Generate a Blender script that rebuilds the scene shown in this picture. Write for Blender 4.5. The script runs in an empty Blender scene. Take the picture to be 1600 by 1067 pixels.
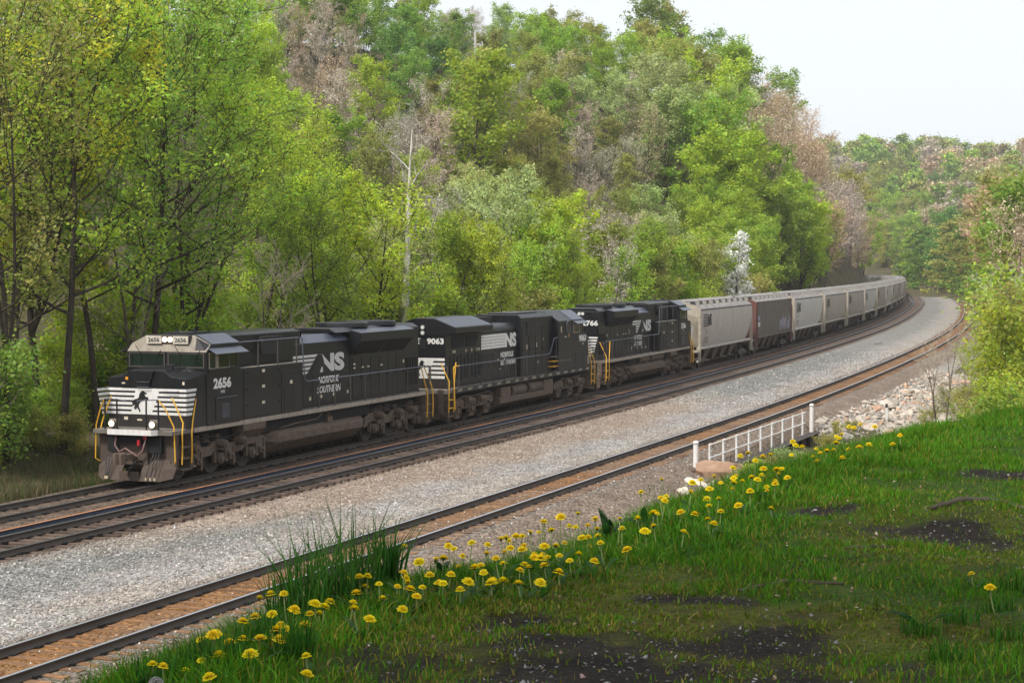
import bpy, bmesh, math, random
import numpy as np
from mathutils import Vector, Matrix, noise as mnoise
SC = bpy.context.scene
COL = SC.collection
rad = math.radians
# ------------------------------------------------------------------ camera, sky, sun, exposure
CAM_Z, F_PX, PITCH = 7.0446, 2822.577, 0.0425843
cam = bpy.data.cameras.new('camera')
cam.sensor_width = 36.0
cam.lens = F_PX / 1600.0 * 36.0
cam.clip_start, cam.clip_end = 0.1, 9000.0
cam_o = bpy.data.objects.new('camera', cam)
COL.objects.link(cam_o)
cam_o.location = (0, 0, CAM_Z)
cam_o.rotation_euler = (math.pi / 2 - PITCH, 0, 0)
SC.camera = cam_o

SUN_EL, SUN_AZ = rad(52), rad(222)      # azimuth clockwise from +Y: sun stands behind the camera, to its left
sun_dir = Vector((math.sin(SUN_AZ) * math.cos(SUN_EL), math.cos(SUN_AZ) * math.cos(SUN_EL), math.sin(SUN_EL)))
W = bpy.data.worlds.new('World')
SC.world = W
W.use_nodes = True
wn, wl = W.node_tree.nodes, W.node_tree.links
for n in list(wn): wn.remove(n)
w_out = wn.new('ShaderNodeOutputWorld')
w_bg = wn.new('ShaderNodeBackground')
w_sky = wn.new('ShaderNodeTexSky')
w_sky.sky_type = 'NISHITA'
w_sky.sun_disc = False
w_sky.sun_elevation = SUN_EL
w_sky.sun_rotation = SUN_AZ
w_sky.altitude = 300
w_sky.air_density, w_sky.dust_density, w_sky.ozone_density = 1.0, 3.0, 1.0
w_mix = wn.new('ShaderNodeMix'); w_mix.data_type = 'RGBA'
w_mix.inputs[0].default_value = 0.78                       # thin bright overcast over most of the blue
w_mix.inputs[7].default_value = (9.0, 9.35, 9.8, 1)
wl.new(w_sky.outputs[0], w_mix.inputs[6])
wl.new(w_mix.outputs[2], w_bg.inputs['Color'])
w_bg.inputs['Strength'].default_value = 0.10
wl.new(w_bg.outputs[0], w_out.inputs[0])
sun = bpy.data.lights.new('sun', 'SUN')
sun.energy, sun.angle, sun.color = 3.1, rad(11.0), (1.0, 0.95, 0.87)
sun_o = bpy.data.objects.new('sun', sun)
COL.objects.link(sun_o)
sun_o.rotation_euler = (-sun_dir).to_track_quat('-Z', 'Y').to_euler()
sun_o.location = (0, -20, 60)
vs = SC.view_settings
vs.view_transform, vs.look, vs.gamma, vs.use_curve_mapping, vs.exposure = 'Standard', 'None', 1.0, False, 0.40
SC.render.engine = 'CYCLES'
cy = SC.cycles
cy.use_denoising = True
cy.max_bounces, cy.diffuse_bounces, cy.glossy_bounces, cy.transmission_bounces, cy.transparent_max_bounces = 4, 3, 2, 2, 4
cy.caustics_reflective = cy.caustics_refractive = False

# ------------------------------------------------------------------ helpers
import sys
def tag(o, label=None, cat=None, group=None, kind=None):
    if label: o['label'] = label
    if cat: o['category'] = cat
    if group: o['group'] = group
    if kind: o['kind'] = kind
    return o
def empty(name, loc=(0, 0, 0), rz=0.0, parent=None):
    o = bpy.data.objects.new(name, None)
    o.empty_display_size = 0.3
    COL.objects.link(o)
    o.location = loc
    o.rotation_euler = (0, 0, rz)
    if parent: o.parent = parent
    return o
def link_mesh(name, me, parent=None):
    o = bpy.data.objects.new(name, me)
    COL.objects.link(o)
    if parent: o.parent = parent
    return o
def copy_tree(o, parent=None):
    c = o.copy(); COL.objects.link(c); c.parent = parent
    for ch in o.children: copy_tree(ch, c)
    return c
def np_mesh(name, V, F, mat=None, smooth=False, attrs=None):
    """V (n,3), F (m,k) all with the same k"""
    me = bpy.data.meshes.new(name)
    V = np.ascontiguousarray(V, dtype=np.float32); F = np.ascontiguousarray(F, dtype=np.int32)
    m, k = F.shape
    me.vertices.add(len(V)); me.vertices.foreach_set('co', V.ravel())
    me.loops.add(m * k); me.loops.foreach_set('vertex_index', F.ravel())
    me.polygons.add(m)
    me.polygons.foreach_set('loop_start', np.arange(0, m * k, k, dtype=np.int32))
    me.polygons.foreach_set('loop_total', np.full(m, k, dtype=np.int32))
    if smooth: me.polygons.foreach_set('use_smooth', np.ones(m, dtype=bool))
    me.update(calc_edges=True)
    if attrs:
        for an, arr in attrs.items():
            a = me.color_attributes.new(an, 'FLOAT_COLOR', 'POINT')
            c = np.ones((len(V), 4), np.float32); c[:, :3] = arr
            a.data.foreach_set('color', c.ravel())
    if mat: me.materials.append(mat)
    return me
class MB:
    def __init__(s): s.v, s.f = [], []
    def add(s, vs_, fs):
        n = len(s.v); s.v += [tuple(p) for p in vs_]; s.f += [tuple(i + n for i in f) for f in fs]; return s
    def box(s, x0, x1, y0, y1, z0, z1):
        x0, x1 = min(x0, x1), max(x0, x1); y0, y1 = min(y0, y1), max(y0, y1); z0, z1 = min(z0, z1), max(z0, z1)
        return s.add([(x0,y0,z0),(x1,y0,z0),(x1,y1,z0),(x0,y1,z0),(x0,y0,z1),(x1,y0,z1),(x1,y1,z1),(x0,y1,z1)],
                     [(0,3,2,1),(4,5,6,7),(0,1,5,4),(1,2,6,5),(2,3,7,6),(3,0,4,7)])
    def loft(s, rings, cap=True):
        k = len(rings[0]); n = len(s.v)
        vs_ = [p for r in rings for p in r]; fs = []
        for a in range(len(rings) - 1):
            for i in range(k):
                j = (i + 1) % k
                fs.append((a*k+i, a*k+j, (a+1)*k+j, (a+1)*k+i))
        if cap:
            fs.append(tuple(range(k - 1, -1, -1))); fs.append(tuple((len(rings)-1)*k + i for i in range(k)))
        return s.add(vs_, fs)
    def prism(s, axis, pts, a0, a1):
        if axis == 'x': r = [[(a, p[0], p[1]) for p in pts] for a in (a0, a1)]
        elif axis == 'y': r = [[(p[0], a, p[1]) for p in pts] for a in (a0, a1)]
        else: r = [[(p[0], p[1], a) for p in pts] for a in (a0, a1)]
        return s.loft(r)
    def cyl(s, p0, p1, r0, r1=None, n=10):
        if r1 is None: r1 = r0
        p0, p1 = Vector(p0), Vector(p1); d = (p1 - p0).normalized()
        a = d.orthogonal().normalized(); b = d.cross(a)
        R = [[p + (a*math.cos(t) + b*math.sin(t))*r for t in [2*math.pi*i/n for i in range(n)]] for p, r in ((p0, r0), (p1, r1))]
        return s.loft(R)
    def tube(s, pts, r, n=6):
        pts = [Vector(p) for p in pts]; rings = []
        rr = r if isinstance(r, (list, tuple)) else [r] * len(pts)
        ref = None
        for i, p in enumerate(pts):
            d = (pts[min(i+1, len(pts)-1)] - pts[max(i-1, 0)]).normalized()
            if ref is None: ref = d.orthogonal().normalized()
            a = (ref - d * ref.dot(d))
            a = a.normalized() if a.length > 1e-6 else d.orthogonal().normalized()
            ref = a; b = d.cross(a)
            rings.append([p + (a*math.cos(t) + b*math.sin(t))*rr[i] for t in [2*math.pi*k/n for k in range(n)]])
        return s.loft(rings)
    def lathe_y(s, prof, c, n=20):
        """prof: list of (y, r) around the y axis through c"""
        return s.loft([[(c[0] + r*math.cos(t), c[1] + y, c[2] + r*math.sin(t)) for t in [2*math.pi*k/n for k in range(n)]] for y, r in prof])
    def mirror_y(s):
        n = len(s.v); s.v += [(x, -y, z) for x, y, z in s.v[:n]]
        s.f += [tuple(i + n for i in reversed(f)) for f in s.f[:]]
        return s
    def mesh(s, name, mat, smooth=False):
        me = bpy.data.meshes.new(name); me.from_pydata(s.v, [], s.f); me.materials.append(mat)
        bm = bmesh.new(); bm.from_mesh(me); bmesh.ops.recalc_face_normals(bm, faces=bm.faces); bm.to_mesh(me); bm.free()
        if smooth: me.polygons.foreach_set('use_smooth', [True]*len(me.polygons))
        me.update(); return me
def P(name, mb, mat, parent, bevel=0.0, smooth=False):
    o = link_mesh(name, mb.mesh(name, mat, smooth), parent)
    if bevel:
        m = o.modifiers.new('bevel', 'BEVEL'); m.width = bevel; m.segments = 2; m.limit_method = 'ANGLE'; m.angle_limit = rad(25)
    return o

# ------------------------------------------------------------------ materials
def new_mat(name):
    m = bpy.data.materials.new(name); m.use_nodes = True
    nt = m.node_tree; b = nt.nodes['Principled BSDF']
    return m, nt.nodes, nt.links, b
def noise(N, L, scale, detail=4, rough=0.6, coord='Object', vec=None):
    tc = N.new('ShaderNodeTexCoord'); t = N.new('ShaderNodeTexNoise')
    t.inputs['Scale'].default_value = scale; t.inputs['Detail'].default_value = detail; t.inputs['Roughness'].default_value = rough
    L.new(vec if vec else tc.outputs[coord], t.inputs['Vector']); return t
def ramp(N, L, src, stops):
    r = N.new('ShaderNodeValToRGB'); e = r.color_ramp.elements
    e[0].position, e[0].color = stops[0][0], (*stops[0][1], 1)
    e[1].position, e[1].color = stops[-1][0], (*stops[-1][1], 1)
    for p, c in stops[1:-1]:
        q = e.new(p); q.color = (*c, 1)
    L.new(src, r.inputs[0]); return r
def mixc(N, L, f, a, b, mode='MIX'):
    m = N.new('ShaderNodeMix'); m.data_type = 'RGBA'; m.blend_type = mode
    for s_, k in ((f, 0), (a, 6), (b, 7)):
        if hasattr(s_, 'default_value') or hasattr(s_, 'links'): L.new(s_, m.inputs[k])
        else: m.inputs[k].default_value = s_ if k == 0 else (*s_, 1)
    return m.outputs[2]
def bump(N, L, b, h, strength=0.3, dist=0.02):
    bp = N.new('ShaderNodeBump'); bp.inputs['Strength'].default_value = strength; bp.inputs['Distance'].default_value = dist
    L.new(h, bp.inputs['Height']); L.new(bp.outputs[0], b.inputs['Normal'])
def mat_paint(name, col, dirt, amount, rough=0.4, scale=1.2, zlo=None, zhi=None, spec=0.5, streak=True):
    """paint with dust; when zlo/zhi are given the road dust thins out from zlo up to zhi (object z)"""
    m, N, L, b = new_mat(name)
    tc = N.new('ShaderNodeTexCoord')
    mp = N.new('ShaderNodeMapping'); mp.inputs['Scale'].default_value = (1, 1, 0.25) if streak else (1, 1, 1)
    L.new(tc.outputs['Object'], mp.inputs[0])
    n1 = noise(N, L, scale * 3.0, 6, 0.65, vec=mp.outputs[0])
    r = ramp(N, L, n1.outputs['Fac'], [(0.35, (0, 0, 0)), (0.75, (1, 1, 1))])
    mul = N.new('ShaderNodeMath'); mul.operation = 'MULTIPLY'; mul.inputs[1].default_value = amount
    L.new(r.outputs[0], mul.inputs[0]); f = mul.outputs[0]
    if zlo is not None:
        sp = N.new('ShaderNodeSeparateXYZ'); L.new(tc.outputs['Object'], sp.inputs[0])
        mr = N.new('ShaderNodeMapRange'); mr.inputs[1].default_value = zhi; mr.inputs[2].default_value = zlo
        L.new(sp.outputs[2], mr.inputs[0])
        ad = N.new('ShaderNodeMath'); ad.operation = 'MULTIPLY_ADD'; ad.inputs[1].default_value = 0.65; ad.use_clamp = True
        L.new(mr.outputs[0], ad.inputs[0]); L.new(f, ad.inputs[2]); f = ad.outputs[0]
    L.new(mixc(N, L, f, col, dirt), b.inputs['Base Color'])
    rr = N.new('ShaderNodeMath'); rr.operation = 'MULTIPLY_ADD'; rr.inputs[1].default_value = 0.5; rr.inputs[2].default_value = rough; rr.use_clamp = True
    L.new(f, rr.inputs[0]); L.new(rr.outputs[0], b.inputs['Roughness'])
    b.inputs['Specular IOR Level'].default_value = spec
    n2 = noise(N, L, 6, 3); bump(N, L, b, n2.outputs['Fac'], 0.08, 0.02)
    return m
def mat_plain(name, col, rough=0.6, var=0.25, scale=8, metal=0.0, spec=0.4):
    m, N, L, b = new_mat(name)
    n1 = noise(N, L, scale, 5)
    d = tuple(c * (1 - var) for c in col); l = tuple(min(1, c * (1 + var)) for c in col)
    r = ramp(N, L, n1.outputs['Fac'], [(0.3, d), (0.7, l)])
    L.new(r.outputs[0], b.inputs['Base Color'])
    b.inputs['Roughness'].default_value = rough; b.inputs['Metallic'].default_value = metal
    b.inputs['Specular IOR Level'].default_value = spec
    return m
def mat_emit(name, col, e):
    m, N, L, b = new_mat(name)
    b.inputs['Base Color'].default_value = (*col, 1)
    b.inputs['Emission Color'].default_value = (*col, 1); b.inputs['Emission Strength'].default_value = e
    return m
def mat_leaf(name, trans=0.4, hue=0.035, attr=None, rough=0.55, vlo=0.55, vhi=1.35, gloss=0.022):
    """leaf colour comes from the object's own colour, each leaf a little different"""
    m, N, L, b = new_mat(name)
    N.remove(b); out = N['Material Output']
    if attr:
        a = N.new('ShaderNodeAttribute'); a.attribute_name = attr; src = a.outputs['Color']
    else:
        a = N.new('ShaderNodeObjectInfo'); src = a.outputs['Color']
    g = N.new('ShaderNodeNewGeometry')
    hs = N.new('ShaderNodeHueSaturation')
    mr = N.new('ShaderNodeMapRange'); mr.inputs[3].default_value = 0.5 - hue; mr.inputs[4].default_value = 0.5 + hue
    wnz = N.new('ShaderNodeTexWhiteNoise'); wnz.noise_dimensions = '1D'
    L.new(g.outputs['Random Per Island'], wnz.inputs['W'])
    L.new(g.outputs['Random Per Island'], mr.inputs[0]); L.new(mr.outputs[0], hs.inputs['Hue'])
    mv = N.new('ShaderNodeMapRange'); mv.inputs[3].default_value = vlo; mv.inputs[4].default_value = vhi
    L.new(wnz.outputs['Value'], mv.inputs[0]); L.new(mv.outputs[0], hs.inputs['Value'])
    nz = noise(N, L, 0.55, 3, 0.6); mz = N.new('ShaderNodeMapRange'); mz.inputs[1].default_value = 0.3; mz.inputs[2].default_value = 0.7; mz.inputs[3].default_value = 0.72; mz.inputs[4].default_value = 1.22; L.new(nz.outputs['Fac'], mz.inputs[0])
    mm = N.new('ShaderNodeMath'); mm.operation = 'MULTIPLY'; L.new(mv.outputs[0], mm.inputs[0]); L.new(mz.outputs[0], mm.inputs[1]); L.new(mm.outputs[0], hs.inputs['Value'])
    L.new(src, hs.inputs['Color'])
    d = N.new('ShaderNodeBsdfDiffuse'); t = N.new('ShaderNodeBsdfTranslucent'); mx = N.new('ShaderNodeMixShader')
    L.new(hs.outputs[0], d.inputs[0]); L.new(hs.outputs[0], t.inputs[0]); mx.inputs[0].default_value = trans
    L.new(d.outputs[0], mx.inputs[1]); L.new(t.outputs[0], mx.inputs[2])
    gl = N.new('ShaderNodeBsdfGlossy'); gl.inputs['Roughness'].default_value = rough; gl.inputs['Color'].default_value = (1, 1, 1, 1)
    m2 = N.new('ShaderNodeMixShader'); m2.inputs[0].default_value = gloss
    L.new(mx.outputs[0], m2.inputs[1]); L.new(gl.outputs[0], m2.inputs[2]); L.new(m2.outputs[0], out.inputs[0])
    return m
M = {}
M['black'] = mat_paint('black_paint', (0.0070, 0.0080, 0.0110), (0.072, 0.059, 0.049), 0.14, 0.36, zlo=0.4, zhi=3.0, spec=0.30)
M['roofblack'] = mat_paint('roof_black', (0.014, 0.016, 0.022), (0.07, 0.06, 0.055), 0.2, 0.4)
M['visor'] = mat_paint('sky_tinted_roof_panel', (0.045, 0.055, 0.085), (0.3, 0.28, 0.26), 0.15, 0.35)  # bluish sky light on the upward slopes is put into this colour
M['grime'] = mat_paint('road_grime', (0.150, 0.112, 0.086), (0.05, 0.038, 0.03), 0.7, 0.75, scale=2.0, spec=0.2, streak=False)
M['plow'] = mat_paint('plow_brown', (0.095, 0.072, 0.058), (0.055, 0.042, 0.035), 0.6, 0.75, scale=0.7, spec=0.2, streak=False)
M['dark'] = mat_plain('dark_recess', (0.008, 0.008, 0.009), 0.8, 0.3)
M['grille'] = mat_plain('dark_grille', (0.016, 0.014, 0.014), 0.7, 0.4, 14)
M['sill'] = mat_paint('dusty_sill', (0.34, 0.29, 0.235), (0.15, 0.12, 0.10), 0.6, 0.7, scale=1.5)
M['deck'] = mat_paint('dusty_walkway', (0.16, 0.14, 0.12), (0.08, 0.07, 0.06), 0.6, 0.8)
M['white'] = mat_paint('white_paint', (0.72, 0.71, 0.69), (0.30, 0.25, 0.20), 0.35, 0.45, scale=3)
M['logo'] = mat_paint('logo_white', (0.60, 0.59, 0.57), (0.2, 0.18, 0.16), 0.55, 0.5, scale=3)
M['beige'] = mat_paint('beige_panel', (0.27, 0.235, 0.185), (0.12, 0.10, 0.08), 0.6, 0.6, scale=3)
M['yellow'] = mat_paint('safety_yellow', (0.80, 0.43, 0.02), (0.35, 0.22, 0.06), 0.3, 0.45, scale=4)
M['rail_grey'] = mat_plain('handrail_grey', (0.10, 0.11, 0.14), 0.45, 0.3, 4)
M['post'] = mat_plain('stanchion_brown', (0.06, 0.05, 0.045), 0.7, 0.3)
M['glass'] = mat_plain('cab_glass', (0.012, 0.020, 0.016), 0.06, 0.3, 2, spec=0.5)
M['steel'] = mat_plain('worn_steel', (0.30, 0.30, 0.32), 0.35, 0.2, 6, metal=0.8)
M['wheel'] = mat_plain('wheel_brown', (0.075, 0.060, 0.050), 0.7, 0.3, 5)
M['hose'] = mat_plain('faded_hose', (0.22, 0.13, 0.12), 0.7, 0.2)
M['blackhose'] = mat_plain('black_hose', (0.02, 0.02, 0.022), 0.6, 0.2)
M['red'] = mat_plain('red_fitting', (0.45, 0.02, 0.03), 0.5, 0.2)
M['brass'] = mat_plain('brass_fitting', (0.5, 0.42, 0.28), 0.5, 0.2)
M['lamp'] = mat_emit('headlight_lit', (1.0, 0.80, 0.60), 2.2)
M['lamp_off'] = mat_plain('headlight_lens', (0.65, 0.65, 0.62), 0.2, 0.1)
M['board'] = mat_plain('number_board', (0.55, 0.50, 0.42), 0.5, 0.15)
M['decal'] = mat_plain('pale_decal', (0.60, 0.52, 0.40), 0.6, 0.3, 20)
M['orange'] = mat_plain('orange_decal', (0.80, 0.33, 0.02), 0.5, 0.2)
M['hopper'] = mat_paint('hopper_grey', (0.47, 0.425, 0.38), (0.29, 0.245, 0.205), 0.5, 0.6, scale=0.8)
M['hopper2'] = mat_paint('hopper_pale', (0.58, 0.555, 0.52), (0.34, 0.30, 0.26), 0.5, 0.6, scale=0.8)
M['hopper3'] = mat_paint('hopper_tan', (0.43, 0.38, 0.33), (0.25, 0.21, 0.175), 0.5, 0.6, scale=0.8)
M['hoproof'] = mat_paint('hopper_roof', (0.30, 0.28, 0.26), (0.13, 0.11, 0.10), 0.75, 0.6, scale=0.9)
M['cream'] = mat_paint('hopper_cream_end', (0.44, 0.39, 0.31), (0.20, 0.16, 0.12), 0.5, 0.6, scale=1.5)
M['hopdark'] = mat_paint('hopper_underside', (0.16, 0.13, 0.105), (0.05, 0.04, 0.035), 0.6, 0.8)
M['brown'] = mat_paint('brown_hopper', (0.135, 0.112, 0.09), (0.075, 0.06, 0.048), 0.6, 0.6, scale=1.0)
M['board_grey'] = mat_paint('running_board_grey', (0.33, 0.31, 0.29), (0.14, 0.12, 0.10), 0.6, 0.6, scale=2)
M['redend'] = mat_paint('red_oxide_end', (0.16, 0.055, 0.045), (0.09, 0.05, 0.04), 0.7, 0.6)
M['ink'] = mat_plain('dark_lettering', (0.045, 0.045, 0.05), 0.6, 0.3)
M['blue'] = mat_plain('blue_panel', (0.10, 0.16, 0.26), 0.5, 0.2)
M['graffiti'] = mat_plain('graffiti_grey', (0.36, 0.34, 0.38), 0.6, 0.3)
def mat_bark(name, col, col2, scale=7):
    m, N, L, b = new_mat(name)
    tc = N.new('ShaderNodeTexCoord'); mp = N.new('ShaderNodeMapping'); mp.inputs['Scale'].default_value = (1, 1, 0.3)
    L.new(tc.outputs['Object'], mp.inputs[0])
    n1 = noise(N, L, scale, 6, 0.7, vec=mp.outputs[0])
    r = ramp(N, L, n1.outputs['Fac'], [(0.32, col2), (0.62, col)])
    L.new(r.outputs[0], b.inputs['Base Color']); b.inputs['Roughness'].default_value = 0.9; b.inputs['Specular IOR Level'].default_value = 0.15
    bump(N, L, b, n1.outputs['Fac'], 0.5, 0.04); return m
M['bark'] = mat_bark('dark_bark', (0.085, 0.068, 0.052), (0.028, 0.022, 0.018))
M['barkg'] = mat_bark('grey_bark', (0.20, 0.165, 0.135), (0.08, 0.064, 0.052))
M['birch'] = mat_bark('birch_bark', (0.78, 0.74, 0.67), (0.20, 0.17, 0.14), 3.2)
M['twig'] = mat_leaf('twig_tint', 0.0, 0.012, vlo=0.65, vhi=1.2)
M['leaf'] = mat_leaf('leaf', 0.56, 0.03, vlo=0.6, vhi=1.4)
M['leaf_far'] = mat_leaf('leaf_far', 0.30, 0.03, attr='col')
M['petal'] = mat_leaf('petal_tint', 0.30, 0.012, vlo=0.8, vhi=1.1)
M['grass'] = mat_leaf('grass_blade', 0.40, 0.02, attr='col', vlo=0.7, vhi=1.25, gloss=0.010)
M['tie'] = None
# ------------------------------------------------------------------ the railway's line on the ground
rng = np.random.default_rng(7)
random.seed(7)
KN = np.array([-400, -41, -40, 0, 40, 80, 120, 160, 200, 230, 260, 290, 320, 350, 380, 420, 460, 520, 900.])
KV = np.array([0, 0, -0.000523, 0.000306, 0.000885, 0.000567, 0.000506, 0.000688, 0.000457, 0.000259, 0.000282, 0.000463,
               0.000358, 0.000127, 0.000308, 0.000999, 0.0013, 0.0010, 0.0009])
LS = np.arange(-120, 901, 1.0)
_k = np.interp(LS + 0.5, KN, KV)
LTH = np.concatenate([[0], np.cumsum(_k)])[:-1]
_i0 = int(np.searchsorted(LS, 0))
LTH = LTH - LTH[_i0] + 1.192849
_m = LTH + _k / 2
LX = np.concatenate([[0], np.cumsum(np.cos(_m))])[:-1]; LX = LX - LX[_i0] - 12.51195
LY = np.concatenate([[0], np.cumsum(np.sin(_m))])[:-1]; LY = LY - LY[_i0] + 57.01791
def zs(s): s = np.asarray(s, float); return 0.00121814 * s - 0.51437e-5 * s * s
def w_of(s, t, z=0.0):
    """(along the line, to the right of the train's track, above the rail) -> world"""
    s = np.asarray(s, float); x = np.interp(s, LS, LX); y = np.interp(s, LS, LY); th = np.interp(s, LS, LTH)
    return x + t * np.sin(th), y - t * np.cos(th), zs(s) + z
def st_of(x, y):
    x = np.asarray(x, float).ravel(); y = np.asarray(y, float).ravel()
    so = np.empty_like(x); to = np.empty_like(x); cx, cyy = LX[::3], LY[::3]
    for a in range(0, len(x), 6000):
        b = slice(a, a + 6000)
        i = ((x[b, None] - cx) ** 2 + (y[b, None] - cyy) ** 2).argmin(1) * 3
        dx, dy = x[b] - LX[i], y[b] - LY[i]; c, s_ = np.cos(LTH[i]), np.sin(LTH[i])
        so[b] = LS[i] + dx * c + dy * s_; to[b] = dx * s_ - dy * c
    return so, to
def sstep(a, b, x): q = np.clip((x - a) / (b - a), 0, 1); return q * q * (3 - 2 * q)
def softplus(x, k): return np.logaddexp(0, x * k) / k
def vnoise(x, y, sc, seed=0):
    """smooth value noise, cheap and vectorised"""
    x = np.asarray(x, float) / sc; y = np.asarray(y, float) / sc
    xi, yi = np.floor(x).astype(int), np.floor(y).astype(int); fx, fy = x - xi, y - yi
    fx = fx*fx*(3-2*fx); fy = fy*fy*(3-2*fy)
    def h(a, b):
        n = (a * 374761393 + b * 668265263 + seed * 982451653) & 0x7fffffff
        n = ((n ^ (n >> 13)) * 1274126177) & 0x7fffffff
        return ((n ^ (n >> 16)) & 0xffff) / 65535.0
    return (h(xi, yi)*(1-fx) + h(xi+1, yi)*fx)*(1-fy) + (h(xi, yi+1)*(1-fx) + h(xi+1, yi+1)*fx)*fy
def fbm(x, y, sc, seed=0, o=4):
    v = 0; a = 0.5; tot = 0
    for k in range(o):
        v = v + a * vnoise(x, y, sc / 2**k, seed + k); tot += a; a *= 0.5
    return v / tot
EYE = 1.20
KZ = CAM_Z - EYE                      # level of the grass knoll
_rp = [(200, 1067), (300, 1012), (400, 962), (500, 917), (600, 880), (750, 842), (900, 815), (1000, 794), (1080, 770), (1150, 742), (1250, 704), (1350, 672), (1480, 645), (1600, 630)]
_rk = [(CAM_Z - (KZ + 0.085)) / ((q[1] - 413.25) / F_PX) for q in _rp]
_rs, RIM_T = st_of(np.array([(q[0] - 800) / F_PX * k for q, k in zip(_rp, _rk)]), np.array(_rk))
RIM_S = _rs                            # the knoll's edge, as distance from the track along the line
def rim_t(s): return np.interp(s, RIM_S, RIM_T)
def z_knoll(s, t):
    return KZ - 0.452 * softplus(-(t - rim_t(s)), 6.0)
def z_ground(x, y):
    s, t = st_of(x, y); x = np.ravel(x); y = np.ravel(y)
    g = zs(s)
    # left: verge, then the wooded hill, steeper further up the line
    u = np.maximum(-t - 5.0, 0)
    far = sstep(110, 260, s)
    m1 = 0.16 + 1.25 * far
    m2 = 0.46 + 0.50 * far
    hl = m1 * np.minimum(u, 18) + m2 * np.maximum(u - 18, 0)
    cap = 50.0
    hl = cap * (1 - np.exp(-hl / cap * 1.6))
    hl = hl - 0.16 * far * np.maximum(u - 30, 0) - 0.10 * (1 - far) * np.maximum(u - 60, 0)
    hl = hl * (1 + 0.14 * (fbm(x, y, 60, 3) - 0.5)) - 0.65
    # right: ditch side, the knoll the camera stands on, the cutting further on
    low = -0.75 - 0.07 * np.clip(t - 16.5, 0, 14)
    wk = 1 - sstep(-33.0, -14, s)
    kn = np.maximum(np.where(t < 15.9, -0.7, z_knoll(s, t) - 0.30), -0.9)
    rh = sstep(105, 190, s)
    ur = np.maximum(t - 19.0, 0)
    hr = 46 * (1 - np.exp(-0.95 * ur / 46)) * rh
    zr = low * (1 - wk) + kn * wk + hr
    rv = np.exp(-((s - 24) / 10) ** 2) * sstep(15.4, 18, t) * (1 - sstep(27, 33, t))
    zr = zr - 1.6 * rv
    z = np.where(t < -4.4, hl, np.where(t > 16.2, zr, -0.72))
    z = z + g
    # the far hill across the valley
    fh = 52 * (0.84 + 0.32 * fbm(x, y, 130, 8)) * np.exp(-((y - 930) / 230) ** 2) * sstep(40, 160, x)
    z = np.where(y > 420, np.maximum(z, fh * sstep(420, 700, y)), z)
    return z
def project(x, y, z):
    dz = z - CAM_Z; c, s_ = math.cos(PITCH), math.sin(PITCH)
    d = y * c - dz * s_; u = y * s_ + dz * c
    return 800 + F_PX * x / d, 533.5 - F_PX * u / d, d
# ------------------------------------------------------------------ ground sheet
def mat_ground():
    m, N, L, b = new_mat('forest_floor')
    n1 = noise(N, L, 0.25, 8, 0.65); n2 = noise(N, L, 3.0, 6, 0.7)
    r1 = ramp(N, L, n1.outputs['Fac'], [(0.3, (0.055, 0.060, 0.022)), (0.5, (0.095, 0.082, 0.042)), (0.7, (0.135, 0.108, 0.070))])
    r2 = ramp(N, L, n2.outputs['Fac'], [(0.3, (0.55, 0.55, 0.55)), (0.7, (1.3, 1.3, 1.3))])
    L.new(mixc(N, L, 1.0, r1.outputs[0], r2.outputs[0], 'MULTIPLY'), b.inputs['Base Color'])
    b.inputs['Roughness'].default_value = 0.95; b.inputs['Specular IOR Level'].default_value = 0.1
    bump(N, L, b, n2.outputs['Fac'], 0.6, 0.15); return m
M['ground'] = mat_ground()
gx = np.concatenate([np.arange(-900, -150, 30), np.arange(-150, 130, 3.0), np.arange(130, 420, 10), np.arange(420, 1300, 40)])
gy = np.concatenate([np.arange(-120, -10, 8), np.arange(-10, 170, 2.5), np.arange(170, 460, 5), np.arange(460, 1100, 20), np.arange(1100, 3200, 100)])
GX, GY = np.meshgrid(gx, gy)
GZ = z_ground(GX, GY)
ni, nj = GX.shape
ii = np.arange(ni * nj).reshape(ni, nj)
GF = np.stack([ii[:-1, :-1], ii[:-1, 1:], ii[1:, 1:], ii[1:, :-1]], -1).reshape(-1, 4)
ground = link_mesh('ground', np_mesh('ground', np.stack([GX.ravel(), GY.ravel(), GZ], 1), GF, M['ground'], True))
tag(ground, 'wooded hillside ground with leaf litter on both sides of the railway', 'ground', kind='structure')

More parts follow.
